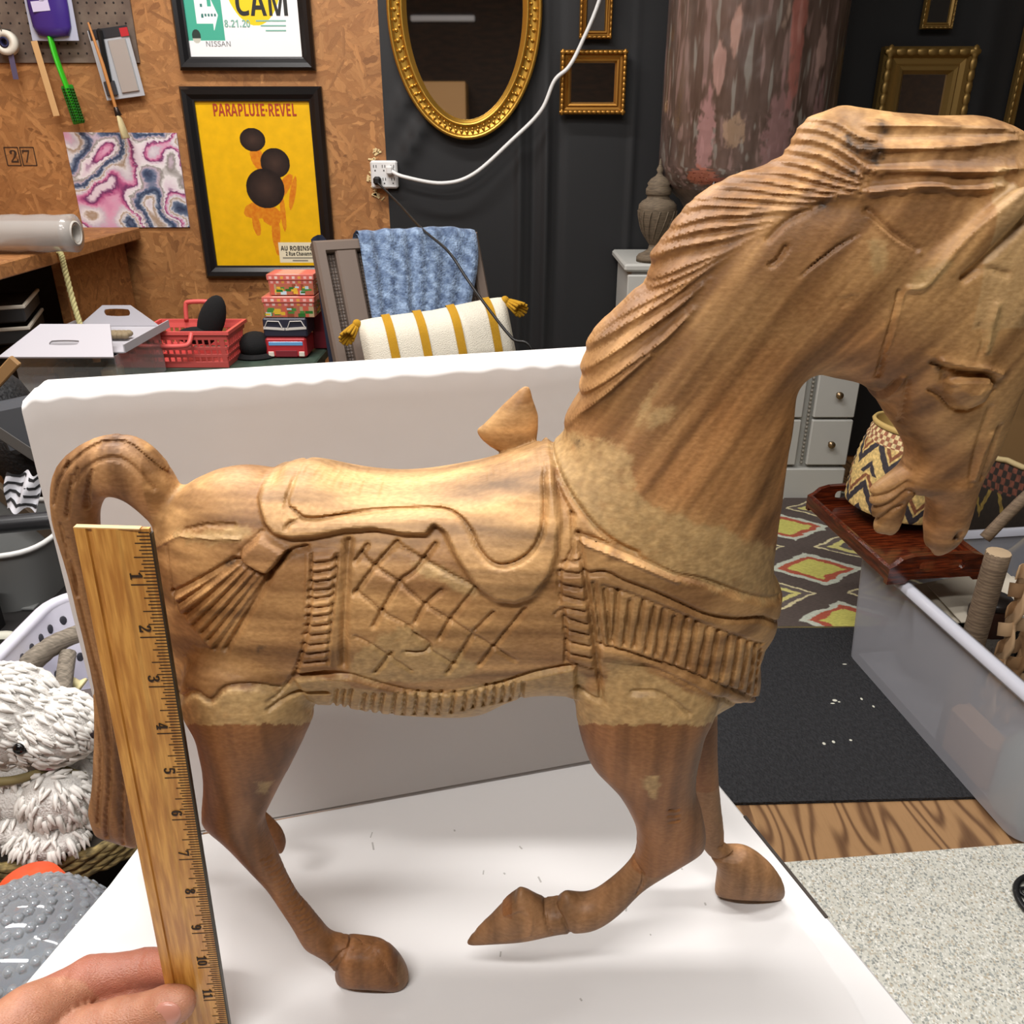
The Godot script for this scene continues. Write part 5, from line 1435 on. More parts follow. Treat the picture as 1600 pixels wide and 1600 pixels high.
func build_table_things() -> void:
	var green := grained(Color(0.20, 0.27, 0.23), Color(0.27, 0.34, 0.29), 0.6, 3.0, 23, 1)
	var t := thing("side_table", "low table with green top against the particle board wall, carrying basket and boxes", "table", V(-0.87, 0, -2.26))
	obj("table_top", S().box(V(0, 0.465, 0), V(0.62, 0.03, 0.66), 0.004), green, t)
	for x in [-0.27, 0.27]:
		for z in [-0.29, 0.29]: obj("leg", S().box(V(x, 0.225, z), V(0.045, 0.45, 0.045), 0.003), hexm("#3a2c1e"), t)
	# clear bin and the white carry tray on it
	var clear := mat(Color(0.80, 0.82, 0.82, 0.22), 0.08)
	clear.transparency = BaseMaterial3D.TRANSPARENCY_ALPHA
	t = thing("clear_bin", "clear plastic bin of dark odds and ends under the white carry tray", "bin", V(-1.07, 0.481, -2.13))
	var s := S()
	for e in [-1, 1]:
		s.box(V(0, 0.055, 0.14 * e), V(0.24, 0.108, 0.003)); s.box(V(0.12 * e, 0.055, 0), V(0.003, 0.108, 0.28))
	obj("wall", s, clear, t)
	obj("bottom", S().box(V(0, 0.002, 0), V(0.238, 0.003, 0.278)), clear, t)
	var r := RandomNumberGenerator.new(); r.seed = 31
	for k in 9:
		var c: Color = [Color("#26282b"), Color("#1e2f55"), Color("#4b3a2a"), Color("#b8a070"), Color("#33251c")][k % 5]
		var h := r.randf_range(0.03, 0.09)
		var o := obj(["black_block", "blue_block", "brown_block", "pale_block", "dark_block"][k % 5], S().box(Vector3.ZERO, V(r.randf_range(0.03, 0.06), h, r.randf_range(0.03, 0.07)), 0.004), mat(c, 0.6), t)
		o.position = V(-0.085 + 0.085 * (k % 3), 0.004 + h / 2, -0.09 + 0.09 * (k / 3))
		o.rotation.y = r.randf() * 0.4
	var card := hexm("#b9b7bd", 0.6)
	t = thing("carry_tray", "white cardboard carry tray with two handle slots lying on the clear bin", "tray", V(-1.06, 0.592, -2.14))
	obj("base", S().box(V(0, 0.002, -0.02), V(0.25, 0.003, 0.30)), card, t)
	var flap := func(w0: float, w1: float, h: float, hx: float, hy: float) -> Shape:
		# board with an oval handle slot, built as strips round the slot
		var q := S()
		var slot := PackedVector2Array()
		for k in 20:
			var a := TAU * k / 20
			slot.append(Vector2(clampf(cos(a) * 0.05, -0.026, 0.026) + cos(a) * 0.009 + hx, sin(a) * 0.010 + hy))
		var outer := PackedVector2Array([Vector2(w0 / 2, 0), Vector2(w1 / 2, h), Vector2(-w1 / 2, h), Vector2(-w0 / 2, 0)])
		for e in [1, -1]:
			var half := PackedVector2Array([Vector2(hx, -1), Vector2(hx + 2 * e, -1), Vector2(hx + 2 * e, 1), Vector2(hx, 1)])
			for part in Geometry2D.intersect_polygons(outer, half):
				for res in Geometry2D.clip_polygons(part, slot): q.slab(res, 0.0, 0.004)
		return q
	var f0: MeshInstance3D = obj("handle_flap", flap.call(0.27, 0.17, 0.13, 0.0, 0.055), card, t)
	f0.transform = Transform3D(Basis(V(1, 0, 0), -1.16), V(-0.005, 0.004, 0.195))
	var f1: MeshInstance3D = obj("handle_flap", flap.call(0.22, 0.075, 0.055, 0.0, 0.036), card, t)
	f1.transform = Transform3D(Basis(V(1, 0, 0), -0.12), V(-0.01, 0.004, -0.165))
	obj("side_wall", S().box(V(0.125, 0.010, -0.02), V(0.003, 0.020, 0.29)), card, t)
	obj("side_wall", S().box(V(-0.125, 0.010, -0.02), V(0.003, 0.020, 0.29)), card, t)
	var junk := S()
	for k in 12: junk.ball(V(0.02 + 0.012 * (k % 6) , 0.013, -0.05 - 0.022 * (k / 6)), V(0.012, 0.009, 0.012), 7, 5)
	tag(obj("seashells", junk, bumpy(hexm("#8a7a5e", 0.7), 128, 0.2, 8, 3.0, 20.0)), "small pile of tan seashells in the white carry tray", "shells").position = t.position + V(0.0, 0.004, 0.06)
	# coral basket
	var coral := hexm("#dc5f5a", 0.4)
	t = thing("plastic_basket", "coral red plastic basket with square holes and two handles on the green table", "basket", V(-0.895, 0.4815, -2.37))
	var tilt := 0.16
	for e in [1, -1]:
		s = S()
		var turn := Basis(V(1, 0, 0), tilt * e)
		for y in [0.008, 0.034, 0.055, 0.088]: s.box(V(0, y, 0.066 * e + y * tilt * e), V(0.215 + y * 0.25, 0.010 if y > 0.01 and y < 0.08 else 0.018, 0.004), 0.001, turn)
		for k in 13: s.box(V(-0.102 + 0.017 * k, 0.046, 0.066 * e + 0.046 * tilt * e), V(0.0055 if k > 0 and k < 12 else 0.014, 0.095, 0.0035), 0.001, turn)
		obj("side", s, coral, t)
		s = S()
		var tn := Basis(V(0, 0, 1), -tilt * e)
		for y in [0.008, 0.034, 0.055, 0.088]: s.box(V(0.105 * e + y * tilt * e, y, 0), V(0.004, 0.010 if y > 0.01 and y < 0.08 else 0.018, 0.13 + y * 0.3), 0.001, tn)
		for k in 9: s.box(V(0.105 * e + 0.046 * tilt * e, 0.046, -0.062 + 0.0155 * k), V(0.0035, 0.095, 0.0055), 0.001, tn)
		obj("end", s, coral, t)
	obj("rim", S().moulding(0.252, 0.176, [Vector2(0, 0), Vector2(0, 0.009), Vector2(0.009, 0.009), Vector2(0.009, 0.0)], V(0, 0.094, 0), Basis(V(1, 0, 0), V(0, 0, -1), V(0, 1, 0))), coral, t)
	obj("bottom", S().box(V(0, 0.003, 0), V(0.20, 0.005, 0.125)), coral, t)
	obj("handle", S().tube(curve([V(-0.045, 0.10, -0.078), V(-0.042, 0.142, -0.082), V(-0.03, 0.152, -0.083), V(0.03, 0.152, -0.083), V(0.042, 0.142, -0.082), V(0.045, 0.10, -0.078)], 5), 0.0065, 8), coral, t)
	obj("handle", S().tube(curve([V(-0.085, 0.099, 0.083), V(-0.080, 0.075, 0.10), V(-0.06, 0.068, 0.104), V(0.0, 0.068, 0.104), V(0.02, 0.075, 0.10), V(0.025, 0.099, 0.083)], 5), 0.0065, 8), coral, t)
	var felt := bumpy(hexm("#0d0d0e", 0.95), 128, 0.2, 8, 2.0, 16.0)
	tag(obj("felt_hat", S().ball(Vector3.ZERO, V(0.036, 0.074, 0.03), 18, 12, Basis(V(0, 0, 1), -0.42)).ball(V(-0.045, -0.040, 0.012), V(0.055, 0.024, 0.032), 16, 10), felt), "black felt cap stuffed upright into the coral red basket", "hat").position = V(-0.84, 0.598, -2.37)
	t = thing("black_hat", "round black felt hat on the green table, between the coral basket and the boxes", "hat", V(-0.748, 0.4815, -2.44))
	obj("crown", S().ball(V(0, 0.032, 0), V(0.048, 0.038, 0.05), 20, 12), felt, t)
	obj("brim", S().lathe(Vector3.ZERO, [Vector2(0.0, 0.006), Vector2(0.05, 0.012), Vector2(0.066, 0.004), Vector2(0.062, 0.0), Vector2(0.0, 0.0)], 28), felt, t)
	# stack of small boxes
	var bz := -2.46
	t = thing("toy_box", "red box shaped like a van front with blue windscreen, at the bottom of the stack", "box", V(-0.651, 0.481, bz))
	obj("body", S().box(V(0, 0.030, 0), V(0.118, 0.058, 0.10), 0.006), hexm("#b82e35", 0.45), t)
	obj("windscreen", S().box(V(0, 0.042, 0.0505), V(0.098, 0.011, 0.002), 0.0008), hexm("#6aa5d8", 0.2), t)
	obj("grille", S().box(V(0, 0.013, 0.0505), V(0.062, 0.018, 0.002), 0.0008), hexm("#7d1f2a", 0.6), t)
	for e in [-1, 1]: obj("headlight", S().box(V(0.044 * e, 0.012, 0.051), V(0.016, 0.014, 0.003), 0.001), hexm("#e6dccd", 0.4), t)
	t = thing("toy_box", "dark blue box with white car print between the red van box and gift boxes", "box", V(-0.648, 0.5405, bz))
	var navy := hexm("#2a2a3a", 0.45)
	obj("body", S().box(V(0, 0.028, 0), V(0.125, 0.054, 0.10), 0.004, Basis(V(0, 1, 0), 0.0)), navy, t)
	var cw := S()
	for e in [-1, 1]:
		cw.box(V(0.031 * e, 0.026, 0.0508), V(0.060, 0.007, 0.0016), 0.0, Basis(V(0, 0, 1), 0.06 * e))
		cw.tube(P3([V(0.008 * e, 0.028, 0.051), V(0.016 * e, 0.046, 0.051), V(0.048 * e, 0.047, 0.051), V(0.057 * e, 0.030, 0.051)]), 0.0017, 5)
	obj("car_print", cw, hexm("#d5cfc9", 0.5), t)
	tag(obj("red_carton", S().box(V(0, 0, 0), V(0.05, 0.125, 0.08), 0.002), hexm("#7a1d2c", 0.5)), "tall dark red carton tucked behind the small box stack beside the chair", "box").position = V(-0.572, 0.545, bz - 0.10)
	for k in 2:
		t = thing("gift_box", ["holiday gift box in red, green and yellow print, lower one under the topmost box", "holiday gift box in red, green and yellow print, topmost of the small box stack"][k], "box", V([-0.632, -0.622][k], [0.5965, 0.657][k], bz - 0.01 * k), 0.0, "printed holiday boxes")
		var gm := textured(gift_print(3 + k), 0.5)
		obj("body", S().box(V(0, 0.022, 0), V([0.142, 0.126][k], 0.043, 0.09), 0.001), gm, t)
		var lidm := textured(gift_print(3 + k), 0.5)
		lidm.uv1_scale = Vector3(1, 0.28, 1)
		obj("lid", S().box(V(0, 0.050, 0), V([0.148, 0.132][k], 0.016, 0.096), 0.001), lidm, t)
	build_chair()
	build_dresser()

func weave_mat(a: Color, b: Color, rough: float, sc: float) -> StandardMaterial3D:
	# basket weave: alternate over and under strands
	var n := 128
	var im := Image.create(n, n, false, Image.FORMAT_RGB8)
	var hm := Image.create(n, n, false, Image.FORMAT_RGB8)
	for y in n:
		for x in n:
			var cx := x / 16; var cy := y / 16
			var u := (x % 16) / 16.0; var v := (y % 16) / 16.0
			var over := (cx + cy) % 2 == 0
			var h := sin(PI * v) * (0.55 + 0.45 * sin(PI * u)) if over else sin(PI * u) * (0.55 + 0.45 * sin(PI * v))
			im.set_pixel(x, y, b.lerp(a, clampf(h, 0, 1)))
			hm.set_pixel(x, y, Color(h, h, h))
	var m := textured(im, rough)
	m.normal_enabled = true; m.normal_texture = normal_tex(hm, 5.0)
	m.uv1_triplanar = true; m.uv1_scale = Vector3.ONE * sc
	return m

func build_chair() -> void:
	var brown := mat(Color("#6d5f55"), 0.5)
	var wk := weave_mat(Color("#65574c"), Color("#382e28"), 0.6, 16.0)
	var t := thing("armchair", "brown woven resin armchair with blue throw and striped pillow", "chair", V(-0.25, 0, -2.2), 0.47)
	var tilt := Basis(V(1, 0, 0), -0.42)
	var at := V(0.0, 0.612, -0.014)
	obj("back_frame", S().moulding(0.45, 0.47, [Vector2(0, -0.018), Vector2(0, 0.012), Vector2(0.006, 0.018), Vector2(0.026, 0.018), Vector2(0.030, 0.010), Vector2(0.030, -0.018), Vector2(0, -0.018)], at, tilt), brown, t)
	for e in [-1, 1]: obj("back_stile", S().box(at + tilt * V(0.146 * e, 0, 0), V(0.056, 0.42, 0.034), 0.005, tilt), brown, t)
	obj("back_panel", S().box(at + tilt * V(0, 0, -0.008), V(0.40, 0.42, 0.008), 0.0, tilt), wk, t)
	obj("seat", S().box(V(0.01, 0.395, 0.24), V(0.46, 0.045, 0.46), 0.01), wk, t)
	for e in [-1, 1]:
		obj("arm", S().tube(curve([V(0.238 * e, 0.47, 0.05), V(0.262 * e, 0.50, 0.12), V(0.285 * e, 0.515, 0.24), V(0.292 * e, 0.505, 0.40), V(0.27 * e, 0.45, 0.47)], 6), 0.024, 10, false, Vector2(1.5, 0.55)), brown, t)
		obj("leg", S().tube(curve([V(0.27 * e, 0.46, 0.465), V(0.255 * e, 0.3, 0.46), V(0.25 * e, 0.0, 0.47)], 4), 0.02, 8), brown, t)
		obj("leg", S().tube(curve([V(0.22 * e, 0.42, 0.06), V(0.225 * e, 0.2, 0.0), V(0.23 * e, 0.0, -0.06)], 4), 0.02, 8), brown, t)
	# throw over the back: up the front, over the top rail, down behind
	var rows := []
	var inner := []
	for j in 45:
		var s := j / 44.0
		var r := PackedVector3Array()
		var q := PackedVector3Array()
		for i in 41:
			var u := i / 40.0
			var narrow := 1.0 - 0.16 * pow(maxf(0.0, 0.45 - s) / 0.45, 1.6)
			var x := -0.105 + 0.292 * u * narrow + 0.03 * smoothstep(0.6, 1.0, u) * smoothstep(0.0, 0.5, s)
			x += -0.012 * (1.0 - s)
			var fold := 0.006 * sin(u * 21.0 + 3.0 * s) * (0.5 + 0.5 * sin(u * 7.0)) + 0.004 * sin(u * 43.0 - 5.0 * s)
			var y := 0.0; var z := 0.0
			if s < 0.52: y = lerpf(-0.02, 0.234, s / 0.52); z = 0.030
			elif s < 0.64:
				var a := PI * (s - 0.52) / 0.12
				y = 0.234 + sin(a) * 0.022; z = cos(a) * 0.030
			else: y = lerpf(0.234, -0.15, (s - 0.64) / 0.36); z = -0.030
			var sag := 0.012 * smoothstep(0.75, 1.0, u)
			r.append(at + tilt * V(x, y - sag, z + (fold + 0.004) * (1.0 if s < 0.58 else -1.0)))
			q.append(at + tilt * V(x, y - sag - (0.006 if s > 0.5 and s < 0.66 else 0.0), (z + (fold - 0.004) * (1.0 if s < 0.58 else -1.0)) * (0.9 if s > 0.52 and s < 0.64 else 1.0)))
		rows.append(r); inner.append(q)
	var blue := mat(Color.WHITE, 0.95)
	blue.albedo_texture = noise_tex(256, 0.03, 51, Color(0.24, 0.31, 0.43), Color(0.60, 0.69, 0.80), 4)
	blue.rim_enabled = true; blue.rim = 0.4
	bumpy(blue, 256, 0.1, 52, 4.0, 5.0)
	var th := tag(obj("blue_throw", S().skin(rows).skin(inner, false, true), blue), "soft mottled blue throw blanket draped over the back of the brown armchair", "blanket")
	th.transform = t.transform
	var nv := S()
	var nr := []
	for j in 12:
		var r := PackedVector3Array()
		for i in 9: r.append(V(-0.525 + 0.075 * i / 8.0 + 0.022 * (j / 11.0), 0.822 - 0.34 * j / 11.0 + 0.012 * sin(i * 0.7), -2.30 + 0.012 * sin(i * 1.6) + 0.012 * j / 11.0))
		nr.append(r)
	tag(obj("navy_cloth", nv.skin(nr, false, true), hexm("#1b2338", 0.9)), "dark navy cloth hanging behind the left post of the brown armchair", "cloth")
	# pillow
	var p := thing("striped_pillow", "white and mustard striped pillow with corner tassels on the brown armchair", "pillow", V(-0.178, 0.600, -2.05))
	p.rotation = Vector3(-0.35, 0.22, 0.12)
	var cream := bumpy(hexm("#d9d3c2", 0.95), 256, 0.12, 71, 3.0, 9.0)
	var must := bumpy(hexm("#b88a17", 0.95), 256, 0.2, 72, 5.0, 14.0)
	var body := func(u0: float, u1: float, grow: float, m: int) -> Shape:
		var rs := []
		for i in m + 1:
			var u := lerpf(u0, u1, float(i) / m)
			var r := PackedVector3Array()
			var w := pow(maxf(0.0, 1.0 - pow(absf(u), 5.0)), 0.45)
			for k in 40:
				var a := TAU * k / 40
				var cy := signf(cos(a)) * pow(absf(cos(a)), 0.75)
				var cz := sin(a) * (1.0 - 0.55 * pow(absf(cos(a)), 3.0))
				r.append(V(u * 0.185, cy * (0.088 + grow) * (0.90 + 0.10 * w) + 0.008 * absf(u) * signf(cy), cz * (0.056 + grow) * (0.12 + 0.88 * w)))
			rs.append(r)
		return S().skin(rs, true)
	obj("cushion", body.call(-1.0, 1.0, 0.0, 36), cream, p)
	for u in [-0.62, -0.21, 0.24, 0.72]: obj("stripe", body.call(u - 0.055, u + 0.055, 0.0045, 5), must, p)
	for c in [[-0.185, 0.085], [0.183, 0.082]]:
		var ts := S()
		for k in 11:
			var a := TAU * k / 11
			var dir := V(-0.7 * signf(-c[0]) * -1.0, -0.45, 0.3)
			dir = V(signf(c[0]) * 0.55, -0.55, 0.25)
			var e := V(c[0], c[1], 0.004) + dir * 0.06 + V(cos(a), sin(a) * 0.8, sin(a)) * 0.016
			ts.tube(curve([V(c[0], c[1], 0.004), V(c[0], c[1], 0.004) + dir * 0.02 + V(cos(a), sin(a), 0.0) * 0.008, e], 4), 0.0042, 5)
		ts.ball(V(c[0], c[1], 0.004), V(0.011, 0.011, 0.011), 8, 6)
		obj("tassel", ts, must, p)

func build_dresser() -> void:
	var white := hexm("#b9b9b3", 0.5)
	var t := thing("dresser", "small white painted dresser with drawers and beaded trim behind the wooden horse", "dresser", V(0.693, 0, -2.660))
	obj("body", S().box(V(0, 0.362, -0.008), V(0.70, 0.70, 0.318), 0.004), white, t)
	obj("top", S().box(V(0, 0.722, 0.0), V(0.74, 0.022, 0.335), 0.006), white, t)
	obj("base", S().box(V(0, 0.054, 0.004), V(0.724, 0.108, 0.342), 0.004), white, t)
	var knobm := mat(Color(0.55, 0.47, 0.36), 0.25, 0.8)
	for col in [[0.297, 0.126], [0.0, 0.40], [-0.297, 0.126]]:
		for row in [[0.194, 0.148], [0.352, 0.152], [0.510, 0.152], [0.648, 0.11]]:
			var d := obj("drawer", S().box(V(col[0], row[0], 0.166), V(col[1], row[1], 0.018), 0.003), white, t)
			obj("knob", S().lathe(V(col[0], row[0] + 0.0, 0.175), [Vector2(0, 0.0), Vector2(0.005, 0.0), Vector2(0.004, 0.010), Vector2(0.011, 0.016), Vector2(0.011, 0.022), Vector2(0.0, 0.026)], 16, Vector2.ONE, Vector2.ONE, Basis(V(1, 0, 0), V(0, 0, 1), V(0, -1, 0))), knobm, d)
	for x in [0.222, -0.222]:
		var s := S()
		for k in 44: s.ball(V(x, 0.125 + 0.013 * k, 0.163), V(0.0055, 0.0055, 0.006), 6, 4)
		obj("bead_trim", s, hexm("#8d887d", 0.5), t).set_meta("kind", "stuff")
	# turned finial urn
	var ww := grained(Color(0.29, 0.25, 0.20), Color(0.47, 0.41, 0.33), 0.8, 5.0, 25, 8)
	t = thing("finial_urn", "weathered turned wooden urn finial on the white dresser, left of the painted drum", "finial", V(0.415, 0.7335, -2.55))
	obj("foot", S().lathe(Vector3.ZERO, [Vector2(0, 0), Vector2(0.052, 0), Vector2(0.052, 0.012), Vector2(0.046, 0.02), Vector2(0.036, 0.024), Vector2(0.020, 0.034), Vector2(0.017, 0.046)], 32), ww, t)
	obj("body", S().lathe(Vector3.ZERO, [Vector2(0.017, 0.046), Vector2(0.026, 0.058), Vector2(0.040, 0.085), Vector2(0.051, 0.118), Vector2(0.0545, 0.142), Vector2(0.053, 0.156), Vector2(0.044, 0.166), Vector2(0.033, 0.172), Vector2(0.030, 0.180)], 32), ww, t)
	obj("lid", S().lathe(Vector3.ZERO, [Vector2(0.030, 0.180), Vector2(0.036, 0.184), Vector2(0.036, 0.198), Vector2(0.030, 0.206), Vector2(0.033, 0.212), Vector2(0.024, 0.224), Vector2(0.011, 0.232), Vector2(0.006, 0.240), Vector2(0.010, 0.248), Vector2(0.004, 0.260), Vector2(0.002, 0.275), Vector2(0, 0.277)], 32), ww, t)
	var rb := S()
	for k in 14:
		var a := TAU * k / 14
		rb.tube(curve([V(sin(a) * 0.024, 0.058, cos(a) * 0.024), V(sin(a + 0.2) * 0.041, 0.085, cos(a + 0.2) * 0.041), V(sin(a + 0.35) * 0.052, 0.118, cos(a + 0.35) * 0.052), V(sin(a + 0.45) * 0.0545, 0.140, cos(a + 0.45) * 0.0545)], 4), 0.0022, 5)
	obj("carved_rib", rb, ww, t).set_meta("kind", "stuff")
	t = thing("turned_pole", "dark brown turned wooden pole whose tip shows behind the mane below the drum", "pole", V(0.517, 0.0085, -2.31))
	obj("base", S().lathe(Vector3.ZERO, [Vector2(0, 0), Vector2(0.09, 0), Vector2(0.088, 0.012), Vector2(0.03, 0.03), Vector2(0.01, 0.05)], 28), hexm("#2a140e", 0.25), t)
	obj("spindle", S().lathe(Vector3.ZERO, [Vector2(0.010, 0.05), Vector2(0.010, 0.80), Vector2(0.007, 0.84), Vector2(0.014, 0.87), Vector2(0.017, 0.905), Vector2(0.012, 0.935), Vector2(0.004, 0.952), Vector2(0, 0.955)], 20), hexm("#2a140e", 0.25), t)
	# painted drum
	var dm := textured(drum_image(), 0.28)
	dm.clearcoat_enabled = true; dm.clearcoat = 0.3; dm.clearcoat_roughness = 0.15
	bumpy_uv(dm, 256, 0.03, 44, 1.2)
	t = thing("painted_drum", "tall mottled pink brown painted drum with pale figures standing on the white dresser", "drum", V(0.652, 0.7335, -2.592))
	t.rotation.y = PI
	obj("side", S().lathe(Vector3.ZERO, [Vector2(0.205, 0.20), Vector2(0.224, 0.225), Vector2(0.232, 0.26), Vector2(0.234, 0.4), Vector2(0.234, 0.7), Vector2(0.232, 0.98), Vector2(0.226, 1.0), Vector2(0.20, 1.005)], 72), dm, t)
	obj("rim", S().lathe(Vector3.ZERO, [Vector2(0.20, 1.005), Vector2(0.19, 1.0), Vector2(0.19, 0.7), Vector2(0.0, 0.7)], 48), hexm("#3a302b", 0.6), t)
	obj("foot", S().lathe(Vector3.ZERO, [Vector2(0, 0.0), Vector2(0.16, 0.0), Vector2(0.162, 0.012), Vector2(0.150, 0.03), Vector2(0.150, 0.14), Vector2(0.165, 0.165), Vector2(0.19, 0.185), Vector2(0.205, 0.20)], 56), grained(Color(0.34, 0.29, 0.25), Color(0.50, 0.45, 0.40), 0.7, 3.0, 27, 2), t)

func bumpy_uv(m: StandardMaterial3D, size: int, freq: float, seed_: int, depth: float) -> void:
	m.normal_enabled = true
	m.normal_texture = normal_tex(noise_image(size, freq, seed_, 4), depth)

# ---------------------------------------------------------------- floor things on the right
func kilim_image() -> Image:
	var n := 256
	var im := Image.create(n, n, false, Image.FORMAT_RGB8)
	var f := FastNoiseLite.new(); f.seed = 6; f.frequency = 0.09
	for y in n:
		for x in n:
			var wx := x + 5.0 * f.get_noise_2d(y * 0.5, x * 0.2); var wy := y + 4.0 * f.get_noise_2d(x * 0.6, y * 0.3 + 50.0)
			var u := fposmod(wx, 128) - 64.0; var v := fposmod(wy, 128) - 64.0
			var d := floorf((absf(u) / 64.0 + absf(v) / 64.0) * 14.0) / 14.0
			var c := Color(0.30, 0.26, 0.24)
			if d < 0.15: c = Color(0.62, 0.66, 0.62)
			elif d < 0.26: c = Color(0.70, 0.25, 0.17)
			elif d < 0.42: c = Color(0.33, 0.30, 0.29)
			elif d < 0.56: c = Color(0.76, 0.73, 0.45)
			elif d < 0.66: c = Color(0.36, 0.32, 0.30)
			elif d < 0.76: c = Color(0.78, 0.74, 0.58)
			elif d > 1.55: c = Color(0.72, 0.70, 0.36)
			elif d > 1.40: c = Color(0.62, 0.30, 0.22)
			elif d > 1.28: c = Color(0.70, 0.72, 0.66)
			im.set_pixel(x, y, c * (1.0 + 0.18 * f.get_noise_2d(x * 2.0, y * 6.0)))
	return im

func basket_image(dark: bool) -> Image:
	var n := 256
	var im := Image.create(n, 128, false, Image.FORMAT_RGB8)
	var f := FastNoiseLite.new(); f.seed = 16; f.frequency = 0.15
	for y in 128:
		for x in n:
			var u := fposmod(x, 64) - 32.0
			var zig := absf(u) * 1.1 - fposmod(y, 64) + 14.0
			var c := Color(0.80, 0.69, 0.44)
			if absf(zig) < 7.0 or absf(zig + 34.0) < 5.0: c = Color(0.20, 0.18, 0.20)
			elif absf(zig - 16.0) < 4.0: c = Color(0.50, 0.31, 0.20)
			if y < 20: c = Color(0.56, 0.36, 0.26) if (x / 8 + y / 6) % 2 == 0 else Color(0.82, 0.74, 0.55)
			if dark:
				c = Color(0.13, 0.10, 0.075)
				if absf(zig) < 5.0: c = Color(0.48, 0.40, 0.18)
				if y < 26: c = Color(0.42, 0.24, 0.18) if (x / 10 + y / 6) % 2 == 0 else Color(0.15, 0.12, 0.10)
			im.set_pixel(x, y, c * (1.0 + 0.3 * f.get_noise_2d(x, y)))
	return im

